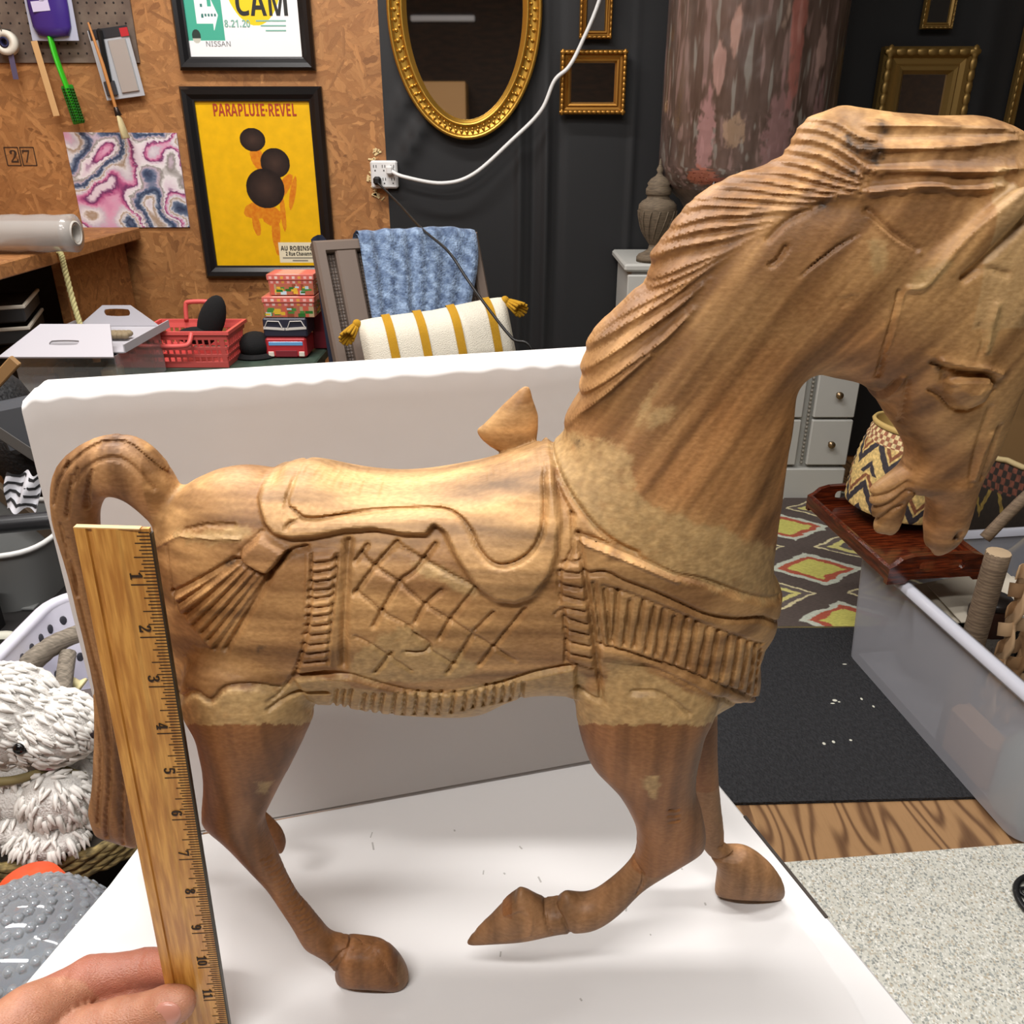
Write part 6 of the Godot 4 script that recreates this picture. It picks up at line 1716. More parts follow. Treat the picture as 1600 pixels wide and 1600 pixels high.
func build_right_things() -> void:
	# mats
	var m := mat(Color("#26272a"), 0.85)
	m.albedo_texture = noise_tex(256, 0.05, 81, Color(0.72, 0.72, 0.74), Color(1, 1, 1), 4)
	bumpy(m, 256, 0.09, 82, 5.0, 6.0)
	var t := tag(obj("black_mat", S().slab(V2([-0.30, 1.12, 0.439, 1.14, 0.95, 1.158, 0.95, 1.715, -0.30, 1.69]), 0.0, 0.006, Vector3.ZERO, Basis(V(1, 0, 0), V(0, 0, -1), V(0, 1, 0)), 0.002), m), "textured black rubber floor mat beside the clear storage bin", "mat")
	t.position.y = 0.0005
	var sp := S()
	for q in [[0.66, -1.42], [0.675, -1.425], [0.668, -1.43], [0.74, -1.41], [0.725, -1.435], [0.60, -1.295], [0.62, -1.30], [0.655, -1.305], [0.735, -1.56]]:
		sp.ball(V(q[0], 0.0068, q[1]), V(rng.randf_range(0.002, 0.006), 0.0007, rng.randf_range(0.002, 0.005)), 7, 4)
	tag(obj("white_specks", sp, hexm("#c9c9bb", 0.8)), "scattered pale specks of dried paint on the black floor mat", "specks").set_meta("kind", "stuff")
	var rug := textured(kilim_image(), 0.95)
	bumpy(rug, 256, 0.15, 83, 2.0, 1.0)
	rug.uv1_triplanar = false
	var rs := S()
	rs.box(V(0, 0.004, 0), V(1.3, 0.006, 0.82), 0.001)
	rs.quad(V(-0.65, 0.0075, 0.41), V(0.65, 0.0075, 0.41), V(0.65, 0.0075, -0.41), V(-0.65, 0.0075, -0.41), Vector2(0, 1.55), Vector2(1.75, 0))
	rug.normal_enabled = false
	tag(obj("kilim_rug", rs, rug), "patterned kilim rug with yellow and grey diamonds in front of the white dresser", "rug").position = V(0.72, 0.0005, -2.125)
	# storage bin
	var cl := mat(Color(0.66, 0.67, 0.70, 0.70), 0.35)
	cl.transparency = BaseMaterial3D.TRANSPARENCY_ALPHA
	var L := V(0.1313, 0, 0.9913); var W := V(0.9913, 0, -0.1313)
	var yaw := Basis(W, V(0, 1, 0), L)
	t = thing("storage_bin", "large clear plastic storage bin on the floor under the brown tray", "bin", V(0.756, 0.007, -1.615))
	t.basis = yaw
	var rows := []
	var ring := func(inset: float, y: float, rad: float) -> PackedVector3Array:
		var r := PackedVector3Array()
		for c in [[0.42, 0.58, 0.0], [0.0, 0.58, PI / 2], [0.0, 0.0, PI], [0.42, 0.0, 3 * PI / 2]]:
			var cx: float = c[0] + (-1 if c[0] > 0.1 else 1) * (inset + rad); var cz: float = c[1] + (-1 if c[1] > 0.1 else 1) * (inset + rad)
			for k in 6:
				var a: float = c[2] + PI / 2 * k / 5.0
				r.append(V(cx + cos(a) * rad, y, cz + sin(a) * rad))
		return r
	for q in [[0.0, 0.0, 0.035], [-0.012, 0.262, 0.035]]: rows.append(ring.call(q[0], q[1], q[2]))
	obj("side_wall", S().skin(rows, true, true), cl, t)
	var flo := S()
	flo.box(V(0.21, 0.002, 0.29), V(0.38, 0.003, 0.54), 0.001)
	obj("bottom", flo, cl, t)
	rows = []
	for q in [[-0.012, 0.258, 0.035], [-0.026, 0.258, 0.045], [-0.028, 0.263, 0.046], [-0.026, 0.274, 0.045], [-0.016, 0.278, 0.038], [-0.008, 0.276, 0.033], [-0.006, 0.262, 0.033]]: rows.append(ring.call(q[0], q[1], q[2]))
	obj("rim", S().skin(rows, true, true), mat(Color(0.74, 0.75, 0.79), 0.16), t)
	var inbin := func(p: Vector3) -> Vector3: return V(0.756, 0.012, -1.615) + yaw * p
	var o := tag(obj("green_bottle", S().tube(P3([V(0, 0.0, 0), V(0, 0.01, 0), V(0, 0.12, 0), V(0.0, 0.17, 0.0), V(0, 0.19, 0)]), PackedFloat32Array([0.055, 0.06, 0.06, 0.03, 0.02]), 20), hexm("#a9bfb8", 0.4)), "pale green bottle standing in the near end of the clear bin", "bottle")
	o.position = inbin.call(V(0.062, 0.0, 0.515))
	o = tag(obj("tan_block", S().box(V(0, 0.05, 0), V(0.045, 0.11, 0.13), 0.012), hexm("#b58d6a", 0.7)), "tan rounded wooden block showing faintly through the clear bin's side", "block")
	o.position = inbin.call(V(0.034, 0.0, 0.40)); o.rotation.y = 0.13
	o = tag(obj("cream_paper", S().box(V(0, 0, 0), V(0.20, 0.002, 0.16), 0.0, Basis(V(0, 0, 1), 0.22)).box(V(0.02, 0.006, 0.02), V(0.18, 0.002, 0.15), 0.0, Basis(V(0, 0, 1), 0.12)), hexm("#cfc6b4", 0.7)), "sheets of cream paper lying in the clear bin beneath the brown tray", "paper")
	o.position = inbin.call(V(0.185, 0.19, 0.12))
	var pile := S()
	for k in 8: pile.ball(V(0.12 + 0.07 * (k % 4), 0.045 + 0.04 * ((k * 7) % 3), 0.09 + 0.10 * (k / 4)), V(0.05, 0.045, 0.055), 12, 8)
	o = tag(obj("dark_cloth_heap", pile, bumpy(hexm("#3a352f", 0.9), 128, 0.1, 8, 3.0, 8.0)), "heap of dark brown cloth filling the clear storage bin", "cloth")
	o.position = inbin.call(V(0.0, 0.0, 0.0))
	t = thing("dark_jar", "dark brown round jar inside the clear bin beside the cream paper", "jar", inbin.call(V(0.165, 0.135, 0.20)))
	obj("body", S().lathe(Vector3.ZERO, [Vector2(0, 0), Vector2(0.034, 0.0), Vector2(0.04, 0.02), Vector2(0.04, 0.07), Vector2(0.03, 0.085)], 24), hexm("#2a1811", 0.3), t)
	obj("lid", S().lathe(Vector3.ZERO, [Vector2(0.030, 0.083), Vector2(0.034, 0.085), Vector2(0.034, 0.1), Vector2(0, 0.104)], 24), hexm("#1a1614", 0.35), t)
	# serving tray
	var ma := grained(Color(0.20, 0.065, 0.03), Color(0.40, 0.16, 0.065), 0.22, 3.0, 29, 8)
	ma.clearcoat_enabled = true; ma.clearcoat = 0.5; ma.clearcoat_roughness = 0.1
	t = thing("serving_tray", "reddish brown wooden serving tray with handle slots resting on the clear bin", "tray", V(0.805, 0.2865, -1.612), 0.115)
	obj("base", S().box(V(0, 0.008, 0), V(0.205, 0.010, 0.345), 0.002), ma, t)
	for e in [-1, 1]: obj("side_rail", S().box(V(0.101 * e, 0.019, 0), V(0.012, 0.034, 0.355), 0.004), ma, t)
	for e in [-1, 1]:
		var outer := PackedVector2Array()
		for q in [[-0.107, 0.0], [-0.07, 0.0], [-0.062, 0.008], [0.062, 0.008], [0.07, 0.0], [0.107, 0.0], [0.107, 0.034], [0.095, 0.04], [0.082, 0.052], [0.06, 0.058], [0.0, 0.060], [-0.06, 0.058], [-0.082, 0.052], [-0.095, 0.04], [-0.107, 0.034]]: outer.append(Vector2(q[0], q[1]))
		var slot := PackedVector2Array()
		for k in 20:
			var a := TAU * k / 20
			slot.append(Vector2(clampf(cos(a) * 0.09, -0.035, 0.035) + cos(a) * 0.012, 0.035 + sin(a) * 0.012))
		var q := S()
		for h in [1, -1]:
			for part in Geometry2D.intersect_polygons(outer, PackedVector2Array([Vector2(0, -1), Vector2(h, -1), Vector2(h, 1), Vector2(0, 1)])):
				for res in Geometry2D.clip_polygons(part, slot): q.slab(res, -0.006, 0.006, V(0, -0.001, 0.175 * e))
		obj("handle_end", q, ma, t)
	# basket in the tray
	t = thing("patterned_basket", "small cream basket with dark zigzag weave standing in the brown tray", "basket", V(0.835, 0.328, -1.70))
	t.rotation.z = -0.12
	var prof := []
	for k in 23: prof.append(Vector2(lerpf(0.098, 0.086, k / 22.0) + 0.008 * sin(PI * k / 22.0) + 0.0022 * (k % 2), 0.008 * k))
	var bm := textured(basket_image(false), 0.8)
	var bl := [Vector2(0, 0.0), Vector2(0.097, 0.0)]
	bl.append_array(prof)
	obj("body", S().lathe(Vector3.ZERO, bl, 48, Vector2.ONE, Vector2(2, 1)), bm, t)
	obj("rim", S().lathe(Vector3.ZERO, [Vector2(0.088, 0.178), Vector2(0.091, 0.184), Vector2(0.087, 0.190), Vector2(0.081, 0.186), Vector2(0.081, 0.1), Vector2(0, 0.02)], 48), hexm("#b59a5c", 0.8), t)
	# large dark basket with a tan board in it
	t = thing("dark_basket", "large dark woven basket with yellow pattern and cord handle, right of the wooden horse's muzzle", "basket", V(1.36, 0.0085, -1.98))
	prof = [Vector2(0, 0), Vector2(0.15, 0)]
	for k in 33: prof.append(Vector2(0.155 + 0.06 * sin(1.7 * k / 32.0) + 0.003 * (k % 2), 0.011 * k))
	obj("body", S().lathe(Vector3.ZERO, prof, 56, Vector2.ONE, Vector2(5, 1)), textured(basket_image(true), 0.8), t)
	var rim := []
	for k in 72: rim.append(V(sin(TAU * k / 72) * 0.214, 0.357 + 0.003 * sin(k * 1.7), cos(TAU * k / 72) * 0.214))
	obj("rim", S().tube(P3(rim), 0.007, 7, true), hexm("#b8a578", 0.8), t)
	obj("handle", S().tube(curve([V(-0.06, 0.75, 0.16), V(-0.09, 0.56, 0.20), V(-0.105, 0.40, 0.225), V(-0.125, 0.30, 0.23), V(-0.165, 0.20, 0.215), V(-0.215, 0.10, 0.17), V(-0.225, 0.04, 0.12)], 6), 0.0075, 7), hexm("#a8956a", 0.8), t)
	t = tag(obj("tan_board", S().slab(V2([-0.155, 0.0, 0.155, 0.0, 0.175, 0.50, -0.155, 0.47]), -0.012, 0.012), hexm("#7d5f38", 0.8)), "tan cardboard panel standing upright inside the large dark basket", "board")
	t.position = V(1.345, 0.20, -1.95); t.rotation = Vector3(-0.12, -0.2, 0)
	t = tag(obj("red_tag", S().box(V(0, 0, 0), V(0.05, 0.07, 0.004), 0.001), hexm("#b5302a", 0.5)), "small red tag above the tan board at the right, behind the horse's nose", "tag")
	t.position = V(1.245, 0.575, -1.905)
	# twig and splint basket in the bin
	var bark := grained(Color(0.33, 0.27, 0.21), Color(0.47, 0.40, 0.32), 0.85, 8.0, 35, 6)
	t = thing("twig_basket", "rustic basket of grey twig posts and woven tan splints standing in the clear bin", "basket", V(0.838, 0.014, -1.295), 0.12)
	var tops := [[0.0, 0.0, 0.405], [0.26, -0.02, 0.52], [0.02, 0.16, 0.30], [0.27, 0.16, 0.42]]
	for q in tops:
		var p := obj("post", S().tube(curve([V(q[0] - 0.008, 0, q[1] + 0.006), V(q[0] - 0.004, q[2] * 0.5, q[1]), V(q[0], q[2], q[1])], 4), 0.0205 if q[0] < 0.01 else 0.016, 12), bark, t)
		obj("cut_end", S().lathe(V(q[0], q[2] - 0.001, q[1]), [Vector2(0.0205 if q[0] < 0.01 else 0.016, 0.0), Vector2(0.0195 if q[0] < 0.01 else 0.015, 0.002), Vector2(0, 0.0025)], 14), hexm("#b09a7c", 0.8), p)
	obj("rail", S().tube(curve([V(-0.005, 0.415, -0.035), V(0.06, 0.50, -0.035), V(0.16, 0.60, -0.03), V(0.27, 0.62, -0.03)], 5), 0.010, 8), bark, t)
	var tan1 := hexm("#a07c56", 0.8); var tan2 := hexm("#8a6a49", 0.8); var tan3 := hexm("#b59672", 0.8)
	for k in 9:
		var s := S()
		var pts := []
		for i in 13: pts.append(V(0.028 + 0.018 * i, 0.075 + 0.037 * k + 0.004 * sin(i + k), 0.016 + 0.005 * (1 if (i + k) % 2 == 0 else -1)))
		s.tube(curve(pts, 3), 0.0155, 6, false, Vector2(0.13, 1.0))
		obj("splint", s, [tan1, tan2, tan3][k % 3], t)
	for k in 6:
		var s := S()
		var pts := []
		for i in 11: pts.append(V(0.05 + 0.036 * k, 0.05 + 0.036 * i, 0.016 + 0.005 * (-1 if (i + k) % 2 == 0 else 1)))
		s.tube(curve(pts, 3), 0.0145, 6, false, Vector2(1.0, 0.13))
		obj("splint", s, [tan3, tan1, tan2][k % 3], t)
	# iron trivet
	var iron := hexm("#101012", 0.45)
	t = thing("iron_trivet", "round black iron trivet with scrollwork lying on the speckled floor", "trivet", V(0.826, 0.0035, -0.925))
	var rr := []
	for k in 48: rr.append(V(sin(TAU * k / 48) * 0.052, 0.006, cos(TAU * k / 48) * 0.052))
	obj("ring", S().tube(P3(rr), 0.005, 8, true), iron, t)
	for k in 6:
		var a := TAU * k / 6
		var b := Basis(V(0, 1, 0), a)
		var cv := []
		for i in 12: cv.append(b * V(0.010 * sin(TAU * i / 12) , 0.006, 0.033 + 0.014 * cos(TAU * i / 12)))
		obj("scroll", S().tube(P3(cv), 0.0032, 6, true), iron, t)
	obj("hub", S().lathe(Vector3.ZERO, [Vector2(0, 0.002), Vector2(0.018, 0.002), Vector2(0.018, 0.009), Vector2(0, 0.010)], 20), iron, t)
	for k in 3: obj("foot", S().ball(V(sin(TAU * k / 3) * 0.05, 0.003, cos(TAU * k / 3) * 0.05), V(0.006, 0.0035, 0.006), 8, 6), iron, t)

# ---------------------------------------------------------------- clutter on the left
func build_left_things() -> void:
	# workbench at the wall
	var ply := textured(osb_image(), 0.65)
	ply.uv1_triplanar = true; ply.uv1_scale = Vector3.ONE * 1.3; ply.albedo_color = Color(0.95, 0.93, 0.9)
	var t := thing("workbench", "plywood workbench with open dark shelves at the left under the plastic roll", "bench", V(-1.62, 0, -2.36))
	obj("top", S().box(V(0, 0.782, 0), V(0.86, 0.036, 0.94), 0.003), ply, t)
	obj("side_panel", S().box(V(0.36, 0.382, -0.255), V(0.03, 0.764, 0.42), 0.002), ply, t)
	obj("leg", S().box(V(0.33, 0.382, 0.42), V(0.05, 0.764, 0.05), 0.003), ply, t)
	obj("side_panel", S().box(V(-0.40, 0.382, -0.06), V(0.03, 0.764, 0.78), 0.002), ply, t)
	obj("shelf", S().box(V(-0.02, 0.40, -0.06), V(0.74, 0.02, 0.76), 0.002), ply, t)
	obj("back_panel", S().box(V(-0.02, 0.382, -0.44), V(0.74, 0.764, 0.012)), hexm("#1a1512"), t)
	var rail := hexm("#1c1b1b", 0.7); var edge := hexm("#b9b2a4", 0.7)
	for k in 2:
		t = thing("black_drawer_tray", ["black tray with chipped white edge on the workbench, upper of the two", "black tray with chipped white edge on the workbench, lower of the two"][k], "tray", V(-1.36 , [0.645, 0.592][k], -2.20), 0.35, "trays in the workbench")
		obj("body", S().box(V(0, 0.018, 0), V(0.22, 0.036, 0.26), 0.004), rail, t)
		obj("edge", S().box(V(0.0, 0.038, 0.128), V(0.225, 0.009, 0.008), 0.002).box(V(0.11, 0.038, 0.0), V(0.008, 0.009, 0.262), 0.002), edge, t)
	tag(obj("dark_case", S().box(V(-1.42, 0.497, -2.24), V(0.20, 0.16, 0.24), 0.01), hexm("#14110f", 0.7)), "large dark case on the workbench shelf beneath the two black trays", "case")
	# plastic roll on the bench
	var film := mat(Color(0.74, 0.72, 0.70, 0.5), 0.2)
	film.transparency = BaseMaterial3D.TRANSPARENCY_ALPHA
	t = thing("plastic_roll", "roll of clear plastic film lying on the workbench top", "roll", V(-1.345, 0.848, -2.20))
	var along := Basis(V(0, 1, 0), V(1, 0, 0), V(0, 0, -1))
	var pr := []
	for k in 26: pr.append(Vector2(0.0445 + 0.0015 * sin(k * 2.1), -0.33 + 0.0235 * k))
	pr.append(Vector2(0.020, 0.26)); 
	obj("film", S().lathe(Vector3.ZERO, pr, 32, Vector2.ONE, Vector2.ONE, along), film, t)
	obj("core", S().lathe(Vector3.ZERO, [Vector2(0.0, -0.335), Vector2(0.030, -0.335), Vector2(0.030, 0.262), Vector2(0.024, 0.262), Vector2(0.0, 0.2)], 28, Vector2.ONE, Vector2.ONE, along), hexm("#a8a39b", 0.6), t)
	tag(obj("paper_sheet", S().box(V(-1.38, 0.803, -2.02), V(0.26, 0.003, 0.20), 0.0, Basis(V(0, 1, 0), 0.2)), hexm("#d8d5cf", 0.6)), "white paper sheet lying on the workbench in front of the plastic roll", "paper")
	# yellow rope hanging off the bench
	var rope := S()
	var path := curve([V(-1.195, 0.800, -2.30), V(-1.178, 0.785, -2.285), V(-1.176, 0.74, -2.285), V(-1.172, 0.66, -2.285), V(-1.166, 0.60, -2.285)], 12)
	for h in 3:
		var s := []
		for k in path.size(): s.append(path[k] + V(cos(k * 1.1 + TAU * h / 3), 0.0, sin(k * 1.1 + TAU * h / 3)) * 0.0038)
		rope.tube(P3(s), 0.0045, 6)
	tag(obj("yellow_rope", rope, hexm("#cfc78c", 0.8)), "twisted pale yellow rope hanging down beside the workbench", "rope")
	# low dark table
	var dk := hexm("#1d1b1a", 0.6)
	t = thing("low_table", "low black table holding the white dog figure and glass bowl", "table", V(-0.72, 0, -0.93))
	obj("table_top", S().box(V(0, 0.305, 0), V(0.78, 0.03, 1.14), 0.004), dk, t)
	for x in [-0.35, 0.35]:
		for z in [-0.53, 0.53]: obj("leg", S().box(V(x, 0.145, z), V(0.05, 0.29, 0.05), 0.003), dk, t)
	# grey bin, crate, tins, cloth
	var grey := hexm("#7d7f7e", 0.5)
	t = thing("grey_bin", "grey plastic bin with white rim behind the white laundry basket", "bin", V(-0.95, 0.3205, -1.36))
	var rows := []
	for q in [[0.13, 0.0], [0.15, 0.115]]:
		var r := PackedVector3Array()
		for k in 40: r.append(V(signf(sin(TAU * k / 40)) * pow(absf(sin(TAU * k / 40)), 0.5) * q[0], q[1], signf(cos(TAU * k / 40)) * pow(absf(cos(TAU * k / 40)), 0.5) * q[0] * 0.8))
		rows.append(r)
	obj("wall", S().skin(rows, true), grey, t)
	var rim := []
	for k in 40: rim.append(V(signf(sin(TAU * k / 40)) * pow(absf(sin(TAU * k / 40)), 0.5) * 0.152, 0.117, signf(cos(TAU * k / 40)) * pow(absf(cos(TAU * k / 40)), 0.5) * 0.122))
	obj("rim", S().tube(P3(rim), 0.005, 7, true), hexm("#c9c9c6", 0.4), t)
	obj("bottom", S().box(V(0, 0.003, 0), V(0.24, 0.005, 0.19), 0.001), grey, t)
	var dots := S()
	for k in 8: dots.ball(V(0.128 + 0.0135 * 0.6, 0.035 + 0.028 * (k % 3), -0.05 + 0.028 * (k / 3) + 0.01 * (k % 2)), V(0.003, 0.010, 0.006), 8, 5)
	obj("print", dots, hexm("#b9bbb9", 0.5), t)
	tag(obj("black_tube", S().tube(P3([V(-1.10, 0.455, -1.28), V(-0.80, 0.460, -1.34)]), 0.016, 14), hexm("#232427", 0.35)), "black foam tube lying across the grey bin at the left edge", "tube")
	tag(obj("black_crate", S().moulding(0.20, 0.24, [Vector2(0, 0), Vector2(0, 0.08), Vector2(0.006, 0.08), Vector2(0.006, 0.004), Vector2(0.10, 0.004)], V(-0.955, 0.3205, -1.10), Basis(V(1, 0, 0), V(0, 0, -1), V(0, 1, 0))), hexm("#0f0f10", 0.5)), "shallow black crate between the grey bin and the white laundry basket", "crate")
	t = thing("pipe_ring", "white topped dark pipe coupling lying in the black crate", "pipe", V(-0.775, 0.3205, -1.07))
	obj("socket", S().lathe(Vector3.ZERO, [Vector2(0.020, 0.0), Vector2(0.034, 0.0), Vector2(0.034, 0.055), Vector2(0.020, 0.055), Vector2(0.020, 0.0)], 28), hexm("#2d2c28", 0.4), t)
	obj("rim", S().lathe(Vector3.ZERO, [Vector2(0.020, 0.055), Vector2(0.034, 0.055), Vector2(0.033, 0.062), Vector2(0.023, 0.062), Vector2(0.020, 0.055)], 28), hexm("#bcbcae", 0.5), t)
	var blk := bumpy(hexm("#191a1c", 0.7), 128, 0.1, 8, 3.0, 8.0)
	var heap := S()
	for q in [[-1.12, 0.52, -1.72, 0.10, 0.12], [-0.98, 0.50, -1.62, 0.08, 0.09], [-1.22, 0.44, -1.58, 0.10, 0.10], [-1.0, 0.42, -1.70, 0.09, 0.10]]: heap.ball(V(q[0], q[1], q[2]), V(q[3], q[4], q[3]), 14, 10)
	var hp := tag(obj("bag_heap", heap, blk), "heap of black bags on the crates behind the foam panel at left", "bags")
	tag(obj("storage_crate", S().box(V(-1.24, 0.15, -1.68), V(0.30, 0.30, 0.30), 0.01), hexm("#20201f", 0.6)), "dark storage crate under the black bags at the left", "crate")
	hp.position = Vector3.ZERO
	for q in [["#8a6c45", -1.02, 0.60, -1.56, 0.5], ["#6b6f75", -0.93, 0.535, -1.54, -0.5], ["#5a4a36", -0.99, 0.475, -1.50, -0.75]]:
		pass
	tag(obj("wood_lath", S().box(V(0, 0, 0), V(0.20, 0.022, 0.012), 0.002, Basis(V(0, 0, 1), 0.72)), hexm("#927046", 0.7)), "short tan wood lath sticking out of the black bags", "lath").position = V(-1.0, 0.625, -1.55)
	tag(obj("grey_lath", S().box(V(0, 0, 0), V(0.24, 0.024, 0.012), 0.002, Basis(V(0, 0, 1), -0.7)), hexm("#565451", 0.6)), "grey metal lath slanting across the heap above the zebra cloth", "lath").position = V(-0.93, 0.545, -1.50)
	tag(obj("brown_lath", S().box(V(0, 0, 0), V(0.22, 0.026, 0.014), 0.002, Basis(V(0, 0, 1), -0.85)), hexm("#4a3b2a", 0.7)), "dark brown lath leaning below the zebra cloth", "lath").position = V(-0.955, 0.455, -1.46)
	var g2 := tag(obj("grey_package", S().box(V(0, 0, 0), V(0.09, 0.10, 0.05), 0.012, Basis(V(0, 0, 1), 0.2)), hexm("#4d5258", 0.4)), "grey package among the black bags above the zebra cloth", "package")
	g2.position = V(-0.92, 0.575, -1.52)
	var zs := S(); var zw := S()
	var zr := []
	for j in 13:
		var r := PackedVector3Array()
		for i in 17: r.append(V(-0.045 + 0.0056 * i, 0.055 - 0.0075 * j + 0.006 * sin(i * 0.8), 0.012 * sin(i * 0.55 + j * 0.4) + 0.004 * j))
		zr.append(r)
	zs.skin(zr, false, true)
	t = thing("zebra_cloth", "crumpled black and white printed cloth hanging by the foam panel's left edge", "cloth", V(-0.872, 0.488, -1.40))
	t.scale = Vector3.ONE * 0.66
	obj("cloth", zs, hexm("#c4c5cb", 0.8), t)
	for k in 4:
		var sr := []
		for j in [0, 1]:
			var r := PackedVector3Array()
			for i in 9: r.append((zr[3 * k + j + (i / 5)] as PackedVector3Array)[2 * i] + V(0, 0.002 * sin(i), 0.0018))
			sr.append(r)
		obj("stripe", S().skin(sr, false, true), hexm("#17171a", 0.8), t)
	# laundry basket
	var lw := mat(Color("#d5d4e0"), 0.35)
	t = thing("laundry_basket", "white plastic laundry basket with round holes behind the white dog figure", "basket", V(-0.445, 0.3205, -0.87))
	rows = []
	var rr := func(hx: float, hz: float, y: float, rad: float) -> PackedVector3Array:
		var r := PackedVector3Array()
		for c in [[1, 1, 0.0], [-1, 1, PI / 2], [-1, -1, PI], [1, -1, 3 * PI / 2]]:
			for k in 7:
				var a: float = c[2] + PI / 2 * k / 6.0
				r.append(V(c[0] * (hx - rad) + cos(a) * rad, y, c[1] * (hz - rad) + sin(a) * rad))
		return r
	for q in [[0.155, 0.125, 0.0], [0.178, 0.146, 0.170], [0.188, 0.156, 0.176], [0.192, 0.160, 0.170], [0.190, 0.158, 0.164]]: rows.append(rr.call(q[0], q[1], q[2], 0.05))
	obj("wall", S().skin(rows, true, true), lw, t)
	obj("rim", S().tube(rr.call(0.185, 0.153, 0.172, 0.05), 0.0085, 8, true), lw, t)
	obj("bottom", S().box(V(0, 0.003, 0), V(0.29, 0.005, 0.23), 0.001), lw, t)
	var hs := S()
	for j in 4:
		var y: float = [0.150, 0.128, 0.092, 0.058][j]
		var loop: PackedVector3Array = rr.call(0.155 + 0.023 * y / 0.17, 0.125 + 0.021 * y / 0.17, y, 0.05)
		var walked := 0.0115 * (j % 2)
		for i in loop.size():
			var p := loop[i]; var e := loop[(i + 1) % loop.size()] - p
			var L := e.length()
			var dir := e / maxf(L, 1e-6)
			while walked < L:
				hs.ball(p + dir * walked, V(0.0052, 0.0072, 0.0024), 10, 6, Basis(dir, V(0, 1, 0), dir.cross(V(0, 1, 0))))
				walked += 0.023
			walked -= L
	obj("holes", hs, hexm("#34343c", 0.8), t).set_meta("kind", "stuff")
	var drift := grained(Color(0.34, 0.31, 0.27), Color(0.56, 0.52, 0.46), 0.85, 9.0, 45, 6)
	tag(obj("driftwood_stick", S().tube(curve([V(-0.622, 0.455, -0.885), V(-0.60, 0.472, -0.91), V(-0.575, 0.48, -0.935), V(-0.53, 0.48, -0.97)], 6), PackedFloat32Array([0.008, 0.012, 0.013, 0.014, 0.0145, 0.014, 0.014, 0.013, 0.014, 0.013, 0.013, 0.012, 0.012, 0.012, 0.011, 0.01, 0.01, 0.009, 0.008]), 10), drift), "grey weathered driftwood stick leaning in the white laundry basket", "stick")
	tag(obj("grey_branch", S().tube(curve([V(-0.575, 0.465, -0.92), V(-0.56, 0.43, -0.86), V(-0.535, 0.40, -0.82), V(-0.52, 0.375, -0.80)], 5), 0.0105, 9), drift), "short grey branch below the driftwood stick in the laundry basket", "stick")
	tag(obj("wooden_picture", S().moulding(0.13, 0.10, [Vector2(0, 0), Vector2(0, 0.012), Vector2(0.02, 0.014), Vector2(0.02, 0.0)], V(-0.515, 0.395, -0.86), Basis(V(0, 1, 0), 0.3) * Basis(V(1, 0, 0), -1.1)), hexm("#2e1b14", 0.5)), "small dark brown frame lying in the laundry basket", "frame")
	tag(obj("cream_stick", S().box(V(0, 0, 0), V(0.16, 0.012, 0.006), 0.002, Basis(V(0, 1, 0), 0.55) * Basis(V(0, 0, 1), 0.12)), hexm("#cfc0a0", 0.6)), "thin cream slat lying over the dark frame in the laundry basket", "slat").position = V(-0.535, 0.438, -0.80)
	tag(obj("cream_spool", S().lathe(Vector3.ZERO, [Vector2(0, 0), Vector2(0.012, 0), Vector2(0.012, 0.004), Vector2(0.006, 0.008), Vector2(0.006, 0.022), Vector2(0.012, 0.026), Vector2(0.012, 0.03), Vector2(0, 0.03)], 18, Vector2.ONE, Vector2.ONE, Basis(V(0, 0, 1), 0.9)), hexm("#cbbf8e", 0.6)), "small cream wooden spool among the sticks in the laundry basket", "spool").position = V(-0.555, 0.425, -0.90)
	# woven oval tray
	t = thing("straw_stand", "oval woven straw stand under the white shaggy dog figure", "basket", V(-0.500, 0.3205, -0.705))
	var straw := mat(Color.WHITE, 0.85)
	straw.albedo_texture = noise_tex(256, 0.03, 47, Color(0.24, 0.20, 0.11), Color(0.66, 0.58, 0.37), 4, 2)
	straw.uv1_triplanar = true; straw.uv1_scale = Vector3(9, 16, 9)
	obj("foot", S().lathe(Vector3.ZERO, [Vector2(0, 0), Vector2(0.8, 0), Vector2(0.7, 0.03), Vector2(0.8, 0.066), Vector2(1.2, 0.068), Vector2(1.2, 0.0925), Vector2(0.0, 0.0925)], 36, Vector2(0.092, 0.068)), hexm("#241c12", 0.8), t)
	for k in 4:
		var s := S()
		for h in 2:
			var cv := []
			for i in 72:
				var a := TAU * i / 72
				var w := 1.0 + 0.010 * k
				cv.append(V(sin(a) * (0.113 * w), 0.068 + 0.0080 * k + 0.0025 * sin(i * 1.25 + PI * h + k), cos(a) * (0.083 * w) + 0.0025 * cos(i * 1.25 + PI * h + k)))
			s.tube(P3(cv), 0.0042, 6, true)
		obj("coil", s, straw, t)
	# cut glass bowl upside down on a blue glass jar
	var blue := mat(Color(0.55, 0.68, 0.78, 0.55), 0.08)
	blue.transparency = BaseMaterial3D.TRANSPARENCY_ALPHA
	t = thing("blue_jar", "pale blue glass jar under the cut glass bowl at the lower left", "jar", V(-0.375, 0.3205, -0.462))
	obj("body", S().lathe(Vector3.ZERO, [Vector2(0, 0), Vector2(0.055, 0.0), Vector2(0.062, 0.02), Vector2(0.064, 0.105), Vector2(0.060, 0.122), Vector2(0.0, 0.126)], 40), blue, t)
	var cg := mat(Color(0.90, 0.92, 0.93), 0.06)
	cg.refraction_enabled = true; cg.refraction_scale = 0.05
	cg.albedo_color = Color(0.86, 0.88, 0.90, 0.25)
	t = thing("cut_glass_bowl", "clear cut glass bowl with studded pattern turned over at the lower left", "bowl", V(-0.378, 0.448, -0.462))
